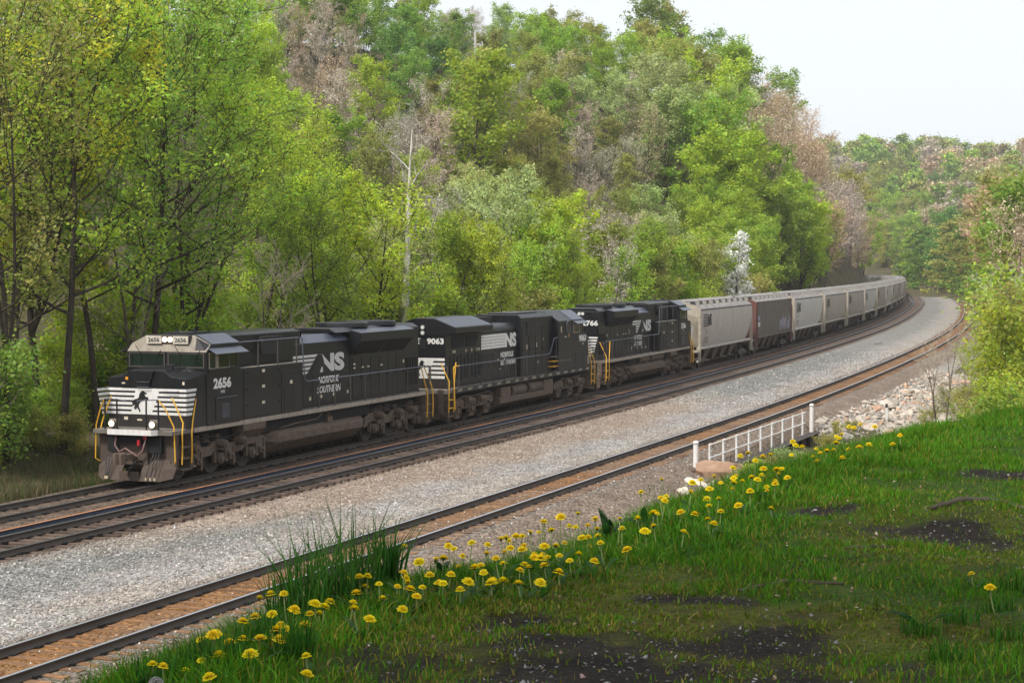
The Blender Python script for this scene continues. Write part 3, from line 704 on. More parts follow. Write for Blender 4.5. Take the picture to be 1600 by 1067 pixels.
def steps(root, x, sg, side, yellow=True, tall=True):
    """step well at an end: sg = outward direction along the locomotive"""
    mb = MB(); y0, y1 = side*1.02, side*1.50
    mb.box(x, x - sg*0.06, y0, y1, 0.40, 1.60); mb.box(x + sg*0.62, x + sg*0.58, y0, side*1.30, 0.55, 1.6)
    mb.box(x, x + sg*0.62, y0, side*1.06, 0.40, 1.60)
    P('step_well', mb, M['grime'], root, 0.01)
    for z in (0.42, 0.78, 1.14):
        mb = MB(); mb.box(x, x + sg*0.56, side*1.06, y1, z, z + 0.035); P('step', mb, M['grime'], root)
        mb = MB(); mb.box(x + sg*0.04, x + sg*0.52, y1, y1 + side*0.012, z - 0.01, z + 0.04); P('step_edge', mb, M['yellow'] if yellow and z > 0.5 else M['grime'], root)
    for dx in (0.02, 0.60):
        mb = MB(); xx = x + sg*dx
        mb.tube([(xx, side*1.53, 0.62), (xx, side*1.55, 1.0), (xx, side*1.55, 1.62), (xx - sg*0.10, side*1.52, 1.95), (xx - sg*0.42 if dx < .3 else xx - sg*0.05, side*1.46 if dx < .3 else side*1.15, 2.75)], 0.024); P('grab_rail', mb, M['yellow'], root)
def hood_doors(root, x_list, y, z0, z1, sides=(1, -1), mat='black'):
    for sd in sides:
        for x0, x1 in x_list:
            mb = MB(); mb.box(x0 + 0.012, x1 - 0.012, sd*y, sd*(y + 0.016), z0, z1); d = P('hood_door', mb, M[mat], root, 0.004)
            mb = MB(); mb.box(x0 + 0.06, x0 + 0.10, sd*(y + 0.016), sd*(y + 0.032), (z0+z1)/2 - 0.06, (z0+z1)/2 + 0.06); P('latch', mb, M['dark'], d)

# ------------------------------------------------------------------ the wide-nosed locomotive of six axles (lead and third)
def loco_emd(number, label, lit):
    Ln = 22.05; D = lambda d: Ln / 2 - d
    R = empty('diesel_locomotive'); tag(R, label, 'locomotive', 'black freight locomotives pulling the train')
    mb = MB(); mb.box(D(0.95), D(21.1), -1.0, 1.0, 1.0, 1.575); mb.box(D(6.9), D(15.6), -1.25, 1.25, 1.15, 1.575); P('underframe', mb, M['dark'], R)
    mb = MB(); mb.box(D(0.85), D(21.15), -1.485, 1.485, 1.58, 1.715); P('walkway', mb, M['deck'], R, 0.01)
    for sd in (1, -1):
        for a, b in ((2.15, 5.3), (5.32, 7.4), (7.42, 9.6), (9.62, 12.9), (12.92, 16.4), (16.42, 20.7)):
            mb = MB(); mb.box(D(a), D(b), sd*1.487, sd*1.515, 1.585, 1.735); P('side_sill', mb, M['sill'], R)
        mb = MB(); mb.prism('x', [(sd*1.0, 1.58), (sd*1.5, 1.58), (sd*1.5, 1.36), (sd*1.2, 1.05), (sd*1.0, 1.05)], D(5.35), D(6.9)); P('air_box', mb, M['grime'], R, 0.01)
    # nose
    f = [(-1.47, 1.72), (1.47, 1.72), (1.47, 3.33), (0.92, 3.40), (0.62, 3.60), (-0.62, 3.60), (-0.92, 3.40), (-1.47, 3.33)]
    b = [(-1.50, 1.72), (1.50, 1.72), (1.50, 3.46), (1.05, 3.60), (0.80, 3.66), (-0.80, 3.66), (-1.05, 3.60), (-1.50, 3.46)]
    mb = MB(); mb.loft([[(D(1.72), y, z) for y, z in f], [(D(2.94), y, z) for y, z in b]]); nose = P('nose', mb, M['black'], R, 0.02)
    mb = MB(); mb.prism('x', [(-0.95, 3.06), (0.12, 3.06), (0.30, 3.59), (-0.60, 3.585)], D(1.715), D(1.66)); P('nose_door', mb, M['black'], R, 0.01)
    mb = MB(); mb.cyl((D(2.15), 0.62, 3.5), (D(2.15), 0.62, 3.74), 0.12, n=12); mb.cyl((D(2.15), 0.62, 3.72), (D(2.15), 0.62, 3.78), 0.15, n=12); P('vent_cap', mb, M['roofblack'], R)
    xf = D(1.72); u, v = Vector((0, 1, 0)), UP
    # stripes round the nose, with the white field that carries the rearing horse
    zt = 3.01; st = 0.088
    mb = MB()
    put_poly(mb, [(-0.62, 2.16), (0.16, 2.16), (0.36, 2.62), (0.50, 3.01), (-0.42, 3.01), (-0.52, 2.5)], (xf + 0.001, 0, 0), u, v); P('white_field', mb, M['white'], R)
    for k in range(6):
        z1 = zt - k * 0.153; z0 = z1 - st
        for ya, yb in ((-1.468, -0.44 - 0.03*k), (0.42 - 0.055*k, 1.468)):
            mb = MB(); put_poly(mb, [(ya, z0), (yb, z0), (yb + 0.02, z1), (ya, z1)], (xf + 0.003, 0, 0), u, v); P('nose_stripe', mb, M['white'], R)
        for sd in (1, -1):
            uu = side_axes(sd); w = 0.62 - 0.055 * k
            mb = MB(); put_poly(mb, [(0.004, z0), (w - 0.03, z0), (w, z1), (0.004, z1)], (xf, sd*1.474 + sd*0.0, 0), uu, UP, 0.018); P('nose_stripe', mb, M['white'], R)
    mb = MB(); put_poly(mb, [(-0.62 + p[0]*0.95, 2.22 + p[1]*0.72) for p in HORSE], (xf + 0.008, 0, 0), u, v); P('horse_emblem', mb, M['black'], R)
    for z, y0, y1 in ((3.22, -0.32, 0.16), (3.05, -0.32, 0.16), (2.93, 0.75, 1.2)):
        mb = MB(); mb.tube([(xf, y0, z), (xf + 0.10, y0 + 0.02, z), (xf + 0.10, y1 - 0.02, z), (xf, y1, z)], 0.014); P('grab_iron', mb, M['post'] if z > 3.1 else M['rail_grey'], R)
    for y, z, w, h, m_ in ((-0.72, 3.33, 0.1, 0.09, 'orange'), (-0.85, 3.17, 0.12, 0.05, 'decal'), (-0.8, 2.02, 0.14, 0.1, 'decal'), (-0.28, 1.98, 0.18, 0.05, 'decal'), (1.38, 3.2, 0.08, 0.1, 'decal')):
        mb = MB(); mb.box(xf + 0.058 if z > 3.1 and y < 0 else xf, xf + 0.064 if z > 3.1 and y < 0 else xf + 0.006, y - w/2, y + w/2, z - h/2, z + h/2); P('decal', mb, M[m_], R)
    # cab
    c0 = [(-1.53, 1.72), (1.53, 1.72), (1.53, 4.13), (0.95, 4.13), (-0.95, 4.13), (-1.53, 4.13)]
    c1 = [(-1.53, 1.72), (1.53, 1.72), (1.53, 4.40), (0.92, 4.70), (-0.92, 4.70), (-1.53, 4.40)]
    mb = MB(); mb.loft([[(D(2.92), y, z) for y, z in c0], [(D(3.22), y, z) for y, z in c1], [(D(5.06), y, z) for y, z in c1]]); P('cab', mb, M['black'], R, 0.015)
    mb = MB(); q_ = D(2.92) + 0.022; r_q = D(3.22) + 0.022
    mb.add([(q_, -0.95, 4.15), (q_, 0.95, 4.15), (r_q, 0.92, 4.69), (r_q, -0.92, 4.69)], [(0, 1, 2, 3)])
    for sd in (1, -1): mb.add([(q_, sd*0.95, 4.15), (q_, sd*1.51, 4.15), (r_q, sd*1.51, 4.40), (r_q, sd*0.92, 4.69)], [(0, 1, 2, 3)])
    P('brow_panel', mb, M['beige'], R)
    for ya, yb in ((-1.40, -0.10), (0.10, 1.40)):
        mb = MB(); x = D(2.92)
        for q in (0, 1): mb.box(x, x + 0.03, (ya - 0.05, yb)[q], (ya, yb + 0.05)[q], 3.62, 4.12); mb.box(x, x + 0.03, ya, yb, (3.62, 4.08)[q], (3.67, 4.12)[q])
        P('windshield_frame', mb, M['post'], R)
        mb = MB(); mb.box(x, x + 0.012, ya, yb, 3.67, 4.08); g = P('windshield', mb, M['glass'], R)
        mb = MB(); mb.tube([(x + 0.04, yb - 0.1, 4.2), (x + 0.05, yb - 0.28, 3.95), (x + 0.03, yb - 0.3, 3.72)], 0.012, 5); P('wiper', mb, M['dark'], g); mb = MB(); mb.tube([(x + 0.16, ya + 0.3, 4.36), (x + 0.05, ya + 0.45, 4.05), (x + 0.04, ya + 0.42, 3.75)], 0.012, 5); P('wiper', mb, M['dark'], g)
    for sd in (1, -1):
        mb = MB(); mb.add([(D(3.24), sd*1.532, 4.415), (D(5.05), sd*1.532, 4.415), (D(5.05), sd*0.93, 4.715), (D(3.24), sd*0.93, 4.715)], [(0,1,2,3)])
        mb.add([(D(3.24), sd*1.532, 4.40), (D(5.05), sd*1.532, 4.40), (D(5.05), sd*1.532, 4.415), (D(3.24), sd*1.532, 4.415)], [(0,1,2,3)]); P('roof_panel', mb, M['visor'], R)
        mb = MB(); mb.prism('x', [(sd*1.535, 4.28), (sd*1.86, 4.10), (sd*1.86, 4.085), (sd*1.535, 4.26)], D(2.98), D(5.12)); P('window_visor', mb, M['visor'], R)
        for a, b_ in ((3.06, 3.42), (3.62, 4.30), (4.34, 4.82)):
            mb = MB(); mb.box(D(a), D(b_), sd*1.532, sd*1.548, 3.62, 4.10); w_ = P('side_window', mb, M['glass'], R)
            mb = MB()
            for q0, q1, z0, z1 in ((a-.03, a, 3.59, 4.13), (b_, b_+.03, 3.59, 4.13), (a, b_, 3.59, 3.62), (a, b_, 4.10, 4.13)): mb.box(D(q0), D(q1), sd*1.531, sd*1.565, z0, z1)
            P('window_frame', mb, M['beige'] if a < 4.0 else M['post'], w_)
        mb = MB(); mb.box(D(3.43), D(3.60), sd*1.532, sd*1.556, 3.60, 4.12); P('window_post', mb, M['beige'], R)
        mb = MB(); mb.box(D(2.98), D(4.95), sd*1.532, sd*1.60, 3.47, 3.56); P('armrest', mb, M['black'], R)
        mb = MB(); u_ = side_axes(sd)
        put_text(mb, number, (D(3.32) if sd > 0 else D(4.48), sd*1.537, 2.92), u_, UP, 1.15, 0.36, 0.045); P('road_number', mb, M['white'], R)
        mb = MB(); put_text(mb, 'NS', (D(3.8) if sd > 0 else D(4.05), sd*1.537, 2.76), u_, UP, 0.24, 0.10, 0.02); P('small_lettering', mb, M['white'], R)
        mb = MB(); mb.box(D(3.45), D(4.75), sd*1.531, sd*1.552, 1.86, 2.60); dp = P('cab_side_door', mb, M['black'], R, 0.008)
        mb = MB()
        for k in range(9): mb.box(D(3.85), D(4.30), sd*1.552, sd*1.568, 1.94 + k*0.055, 1.965 + k*0.055)
        P('louvre', mb, M['rail_grey'], dp)
        mb = MB(); mb.tube([(D(3.4), sd*1.54, 2.62), (D(3.4), sd*1.6, 2.62), (D(4.8), sd*1.6, 2.62), (D(4.8), sd*1.54, 2.62)], 0.014); P('grab_iron', mb, M['rail_grey'], R)
    # number boards and headlight in the brow
    mb = MB(); mb.box(D(3.0), D(3.5), -0.82, 0.82, 4.42, 4.69); P('headlight_housing', mb, M['post'], R, 0.02)
    for ya, yb in ((-0.80, -0.22), (0.22, 0.80)):
        mb = MB(); mb.box(D(2.978), D(2.95), ya, yb, 4.41, 4.665); nb = P('number_board', mb, M['board'], R)
        mb = MB(); put_text(mb, number, (D(2.946), ya + 0.07, 4.46), (0, 1, 0), UP, 0.44, 0.15, 0.03); P('board_number', mb, M['ink'], nb)
    for y in (-0.105, 0.105):
        mb = MB(); mb.cyl((D(2.98), y, 4.55), (D(2.955), y, 4.55), 0.088, n=16); P('headlight', mb, M['lamp'] if lit else M['lamp_off'], R)
    # porch, pilot and plow
    mb = MB(); mb.prism('z', [(D(0.72), -0.8), (D(0.72), 0.8), (D(0.95), 0.95), (D(1.72), 1.45), (D(1.72), -1.45), (D(0.95), -0.95)], 1.62, 1.74); P('front_porch', mb, M['deck'], R, 0.01)
    mb = MB(); mb.box(D(0.71), D(0.66), -0.82, 0.82, 1.58, 1.75); mb.prism('z', [(D(0.66), 0.82), (D(0.71), 0.82), (D(0.93), 0.95), (D(0.88), 0.97)], 1.58, 1.75); P('anticlimber', mb, M['white'], R)
    mb = MB(); mb.box(D(1.15), D(1.3), -1.45, 1.45, 0.45, 1.58); mb.box(D(0.95), D(1.15), -0.5, 0.5, 0.6, 1.3); P('pilot_plate', mb, M['plow'], R, 0.01)
    for sd in (1, -1):
        rings = [[(D(a), y, z) for a, y, z in ((1.18, sd*0.36, 0.80), (0.86, sd*0.36, 0.52), (0.62, sd*0.36, 0.12))], [(D(a), y, z) for a, y, z in ((1.18, sd*1.1, 0.86), (0.92, sd*1.1, 0.5), (0.72, sd*1.1, 0.12))], [(D(a), y, z) for a, y, z in ((1.3, sd*1.42, 0.88), (1.12, sd*1.45, 0.5), (1.0, sd*1.4, 0.2))]]
        mb = MB(); vs_ = [p for r in rings for p in r]; vs2 = [(x - 0.04, y, z) for x, y, z in vs_]
        fs = [(0,1,4,3),(1,2,5,4),(3,4,7,6),(4,5,8,7)]; mb.add(vs_ + vs2, fs + [tuple(i + 9 for i in reversed(f_)) for f_ in fs] + [(0,3,12,9),(3,6,15,12),(2,11,14,5),(5,14,17,8),(6,7,16,15),(7,8,17,16),(0,9,10,1),(1,10,11,2)]); P('plow_wing', mb, M['plow'], R)
        mb = MB(); mb.box(D(1.0), D(0.9), sd*0.62, sd*0.9, 1.76, 2.06); dl = P('ditch_light', mb, M['beige'], R, 0.01)
        mb = MB(); mb.cyl((D(0.9), sd*0.76, 1.92), (D(0.82), sd*0.76, 1.92), 0.12, 0.125, 16); P('lamp_rim', mb, M['grime'], dl)
        mb = MB(); mb.cyl((D(0.82), sd*0.76, 1.92), (D(0.805), sd*0.76, 1.92), 0.098, n=16); P('lamp_lens', mb, M['lamp'] if lit else M['lamp_off'], dl)
        for y in (0.55, 1.0): 
            mb = MB(); mb.box(D(0.80), D(0.84), sd*y - 0.02, sd*y + 0.02, 1.74, 2.72); P('porch_post', mb, M['dark'], R)
        mb = MB(); mb.tube([(D(0.82), sd*0.2, 2.66), (D(0.82), sd*0.55, 2.70), (D(0.82), sd*1.0, 2.72)], 0.018); P('porch_rail', mb, M['rail_grey'], R)
        mb = MB(); mb.tube([(D(0.82), sd*1.0, 2.72), (D(0.9), sd*1.2, 2.45), (D(1.0), sd*1.46, 1.85), (D(1.0), sd*1.50, 0.75), (D(1.1), sd*1.4, 0.66)], 0.022); P('porch_rail', mb, M['yellow'], R)
        for q in range(3):
            y = sd*(0.72 + q*0.10); mb = MB(); mb.tube([(D(1.12), y, 1.06), (D(0.98), y, 0.98), (D(0.80), y + sd*0.02*q, 0.78), (D(0.62), y + 0.05*(q - 1), 0.32), (D(0.60), y + 0.06*(q-1), 0.24)], 0.018); P('brake_hose', mb, M['blackhose'], R)
            mb = MB(); mb.cyl((D(0.60), y + 0.06*(q-1), 0.25), (D(0.585), y + 0.06*(q-1), 0.16), 0.026, n=8); P('hose_fitting', mb, M['brass'], R); mb = MB(); mb.cyl((D(1.10), y, 1.06), (D(1.06), y, 1.10), 0.03, n=8); P('hose_fitting', mb, M['brass'], R)
    mb = MB(); mb.prism('x', [(-0.36, 0.12), (0.36, 0.12), (0.36, 0.42), (-0.36, 0.42)], D(0.64), D(0.68)); P('plow_centre', mb, M['plow'], R)
    mb = MB(); mb.tube([(D(0.86), -0.62, 1.52), (D(0.80), -0.62, 1.22), (D(0.78), -0.45, 1.02), (D(0.78), -0.22, 1.14), (D(0.78), 0.0, 1.02), (D(0.78), 0.22, 0.90), (D(0.78), 0.42, 1.08), (D(0.86), 0.52, 1.50)], 0.028); P('jumper_cable', mb, M['hose'], R)
    mb = MB(); mb.cyl((D(0.82), 0.26, 1.42), (D(0.82), 0.26, 1.24), 0.055, n=8); mb.box(D(0.84), D(0.8), 0.44, 0.55, 1.46, 1.54); P('red_receptacle', mb, M['red'], R)
    mb = MB(); mb.tube([(D(1.0), 0.3, 0.72), (D(0.7), 0.22, 0.74), (D(0.6), 0.05, 0.5), (D(0.58), 0.0, 0.28)], 0.03); P('air_hose', mb, M['blackhose'], R)
    # hood: cabinet behind the cab, engine section, flared radiator section
    mb = MB(); mb.box(D(5.06), D(9.6), -1.50, 1.50, 1.72, 3.50); P('electrical_cabinet', mb, M['black'], R, 0.015)
    mb = MB(); mb.box(D(5.06), D(10.4), -0.98, 0.98, 3.45, 4.60); mb.prism('x', [(-0.98, 4.60), (0.98, 4.60), (0.7, 4.68), (-0.7, 4.68)], D(5.06), D(10.4)); P('blower_hood', mb, M['black'], R, 0.02)
    for sd in (1, -1):
        for z0, z1 in ((1.80, 2.34), (2.36, 2.90), (2.92, 3.44)):
            mb = MB(); mb.box(D(5.36), D(7.95), sd*1.50, sd*1.518, z0, z1); pn = P('cabinet_panel', mb, M['black'], R, 0.006)
            mb = MB(); mb.box(D(6.6), D(6.8), sd*1.518, sd*1.523, z1 - 0.14, z1 - 0.04); P('decal', mb, M['decal'], pn)
            for q in (5.5, 7.75):
                mb = MB(); mb.box(D(q), D(q + 0.12), sd*1.518, sd*1.524, z1 - 0.16, z1 - 0.09); P('latch', mb, M['dark'], pn)
        mb = MB(); mb.box(D(8.0), D(9.45), sd*1.50, sd*1.52, 1.80, 3.25); dr = P('cabinet_door', mb, M['black'], R, 0.006)
        mb = MB(); mb.box(D(8.18), D(8.95), sd*1.52, sd*1.535, 1.88, 2.72); P('filter_screen', mb, M['grille'], dr)
        mb = MB(); mb.box(D(8.62), D(8.8), sd*1.52, sd*1.525, 2.78, 2.90); P('decal', mb, M['decal'], dr)
        mb = MB(); mb.box(D(5.4), D(9.58), sd*1.2, sd*1.50, 3.502, 3.515); P('dusty_ledge', mb, M['beige'], R)
        mb = MB(); mb.box(D(7.3), D(8.6), sd*0.985, sd*1.16, 3.86, 4.50); P('intake_box', mb, M['grille'], R, 0.015)
        hood_doors(R, [(D(6.9), D(5.5)), (D(9.9), D(8.7))], 0.98, 3.56, 4.45, (sd,), 'black')
        handrail(R, [(D(5.1), sd*1.46, 4.36), (D(5.3), sd*1.48, 4.40), (D(9.3), sd*1.48, 4.40), (D(9.62), sd*1.48, 4.36), (D(9.7), sd*1.49, 3.6), (D(9.8), sd*1.49, 2.85), (D(10.0), sd*1.49, 2.78), (D(20.9), sd*1.49, 2.78), (D(21.05), sd*1.46, 2.74)],
                 [(D(q), sd*1.49, 2.78) for q in (10.9, 12.2, 13.5, 14.8, 16.1, 17.4, 18.7, 19.8, 20.9)], sd, M['rail_grey'])
        for q in (6.4, 7.8, 9.2):
            mb = MB(); mb.box(D(q) - .025, D(q) + .025, sd*1.465, sd*1.495, 3.50, 4.40); P('stanchion', mb, M['post'], R)
    mb = MB(); mb.prism('x', [(-1.0, 1.72), (1.0, 1.72), (1.0, 4.10), (0.66, 4.40), (-0.66, 4.40), (-1.0, 4.10)], D(9.6), D(14.45)); P('engine_hood', mb, M['black'], R, 0.03)
    for sd in (1, -1):
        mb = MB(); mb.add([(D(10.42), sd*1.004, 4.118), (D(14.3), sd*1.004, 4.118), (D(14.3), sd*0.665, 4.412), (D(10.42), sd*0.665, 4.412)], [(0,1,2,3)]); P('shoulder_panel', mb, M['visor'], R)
    mb = MB(); mb.box(D(14.42), D(20.85), -1.02, 1.02, 1.72, 4.42); mb.prism('x', [(-1.02, 4.42), (1.02, 4.42), (0.75, 4.58), (-0.75, 4.58)], D(13.2), D(20.85)); P('radiator_hood', mb, M['black'], R, 0.02)
    for sd in (1, -1):
        mb = MB(); mb.prism('x', [(sd*1.02, 3.52), (sd*1.50, 4.05), (sd*1.50, 4.38), (sd*1.02, 4.50)], D(14.42), D(19.42)); fl = P('radiator_flare', mb, M['black'], R, 0.015)
        mb = MB()
        for a, b_ in ((14.55, 16.85), (16.95, 19.3)): mb.add([(D(a), sd*1.045, 3.53), (D(b_), sd*1.045, 3.53), (D(b_), sd*1.485, 4.015), (D(a), sd*1.485, 4.015)], [(0,1,2,3)])
        P('radiator_screen', mb, M['dark'], fl)
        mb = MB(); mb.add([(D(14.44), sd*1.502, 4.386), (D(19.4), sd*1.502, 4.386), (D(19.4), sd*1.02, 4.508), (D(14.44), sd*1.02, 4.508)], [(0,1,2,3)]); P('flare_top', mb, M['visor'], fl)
        for z0, z1 in ((2.02, 2.56), (2.62, 3.16)):
            for a, b_ in ((19.55, 20.15), (20.2, 20.78)):
                mb = MB(); mb.box(D(a), D(b_), sd*1.02, sd*1.03, z0, z1); lv = P('louvre_panel', mb, M['dark'], R)
                mb = MB()
                for k in range(4): mb.box(D(a + 0.04 + k*0.14), D(a + 0.10 + k*0.14), sd*1.03, sd*1.05, z0, z1)
                P('louvre_slat', mb, M['black'], lv)
        hood_doors(R, [(D(q + 0.78), D(q)) for q in (9.75, 10.54, 11.33, 12.12, 12.91, 13.6)], 1.0, 1.86, 2.9, (sd,))
        hood_doors(R, [(D(q + 0.78), D(q)) for q in (14.6, 15.4, 16.2, 17.0, 17.8, 18.6)], 1.02, 1.86, 3.40, (sd,))
        decals(R, sd, [(D(11.1), 2.05, 0.14, 0.13), (D(12.0), 2.08, 0.14, 0.12), (D(13.0), 2.1, 0.12, 0.12), (D(14.2), 2.12, 0.12, 0.12)], 1.018)
        decals(R, sd, [(D(14.75), 3.15, 0.16, 0.07), (D(14.75), 3.0, 0.2, 0.05), (D(15.5), 3.0, 0.2, 0.05), (D(16.0), 3.0, 0.2, 0.05), (D(17.2), 3.0, 0.22, 0.05), (D(19.3), 3.05, 0.12, 0.12)], 1.038)
        ns_emblem(R, sd, D(11.88), 1.004, 2.98, 4.15, 0.70)
        mb = MB(); u_ = side_axes(sd); o = Vector((D(11.65) if sd > 0 else D(13.7), sd*1.02, 2.56)); put_text(mb, 'NORFOLK', o + u_*0.1, u_, UP, 1.72, 0.27, 0.03, 0.25); put_text(mb, 'SOUTHERN', o - UP*0.36, u_, UP, 1.98, 0.27, 0.03, 0.25); P('company_name', mb, M['white'], R)
    for q in (15.75, 18.35):
        mb = MB(); mb.cyl((D(q), 0, 4.56), (D(q), 0, 4.74), 1.05, n=28); fn = P('cooling_fan', mb, M['roofblack'], R, 0.02)
        mb = MB(); mb.cyl((D(q), 0, 4.741), (D(q), 0, 4.746), 0.9, n=28); P('fan_guard', mb, M['grille'], fn)
    mb = MB()
    for dx, dy in ((0, -0.2), (0.12, -0.05), (0.0, 0.1), (0.14, 0.24), (-0.1, 0.0)): mb.cyl((D(10.75 + dx), dy + 0.5, 4.58), (D(10.35 + dx), dy + 0.5, 4.60), 0.045, 0.10, 10); mb.cyl((D(10.75 + dx), dy + 0.5, 4.35), (D(10.75 + dx), dy + 0.5, 4.58), 0.025, n=6)
    P('horn', mb, M['dark'], R)
    mb = MB(); mb.box(D(3.6), D(4.9), -0.5, 0.5, 4.70, 4.76); mb.cyl((D(4.2), 0.3, 4.7), (D(4.2), 0.3, 4.86), 0.05, n=8); mb.cyl((D(3.9), -0.2, 4.7), (D(3.9), -0.2, 4.84), 0.07, n=8); P('roof_antenna', mb, M['roofblack'], R)
    # rear end: number and stripes on the hood end
    xr = D(20.85); ur = Vector((0, -1, 0))
    mb = MB(); put_text(mb, number, (xr - 0.004, -0.06, 3.62), ur, UP, 0.92, 0.30, 0.04); P('road_number', mb, M['white'], R)
    for k in range(6):
        z1 = 3.01 - k*0.153
        mb = MB(); put_poly(mb, [(-0.95 + 0.04*k, z1 - 0.09), (-0.1, z1 - 0.09), (-0.1, z1), (-0.98 + 0.04*k, z1)], (xr - 0.001, 0, 0), ur, UP); put_poly(mb, [(0.2, z1 - 0.09), (0.95 - 0.04*k, z1 - 0.09), (0.98 - 0.04*k, z1), (0.2, z1)], (xr - 0.001, 0, 0), ur, UP); P('end_stripe', mb, M['white'], R)
    for y in (-0.1, 0.1):
        mb = MB(); mb.cyl((xr, y, 4.28), (xr - 0.03, y, 4.28), 0.09, n=14); P('rear_headlight', mb, M['lamp_off'], R)
    mb = MB(); mb.box(D(20.9), D(21.0), -1.45, 1.45, 0.5, 1.58); P('rear_plate', mb, M['grime'], R)
    mb = MB(); mb.tube([(D(21.1), -1.4, 2.72), (D(21.1), 1.4, 2.72)], 0.022)
    for y in (-1.4, -0.6, 0.6, 1.4): mb.box(D(21.12), D(21.08), y - 0.02, y + 0.02, 1.72, 2.72)
    P('end_rail', mb, M['post'], R)
    for sd in (1, -1):
        steps(R, D(1.95), 1, sd, False); steps(R, D(20.55), -1, sd, not lit)
    # fuel tank
    sec = [(-0.95, 0.33), (0.95, 0.33), (1.40, 0.72), (1.40, 0.98), (1.24, 1.14), (-1.24, 1.14), (-1.40, 0.98), (-1.40, 0.72)]
    def ring(d, k): return [(D(d), y * k, 1.14 - (1.14 - z) * k) for y, z in sec]
    mb = MB(); mb.loft([ring(7.25, 0.62), ring(8.0, 1.0), ring(14.75, 1.0), ring(15.15, 0.86)]); P('fuel_tank', mb, M['grime'], R, 0.02)
    for sd in (1, -1):
        mb = MB(); mb.tube([(D(7.6), sd*1.2, 1.15), (D(9.5), sd*1.25, 1.28), (D(11.2), sd*1.25, 1.30), (D(11.6), sd*1.25, 1.5)], 0.035); mb.box(D(11.9), D(12.3), sd*1.1, sd*1.34, 1.14, 1.34); mb.cyl((D(12.05), sd*1.2, 1.3), (D(12.05), sd*1.3, 1.5), 0.05, n=8); P('fuel_filler', mb, M['grime'], R)
    if not lit:
        for sd in (1, -1):
            for a, b_ in ((8.2, 11.1), (11.6, 13.6)):
                mb = MB(); mb.cyl((D(a), sd*1.18, 1.42), (D(b_), sd*1.18, 1.42), 0.23, n=16); P('air_reservoir', mb, M['grime'], R, 0.02)
    emd_truck(R, [D(2.2), D(4.3), D(6.4)]); emd_truck(R, [D(16.15), D(18.3), D(20.4)])
    coupler(R, D(0), 1); coupler(R, D(Ln), -1)
    return R
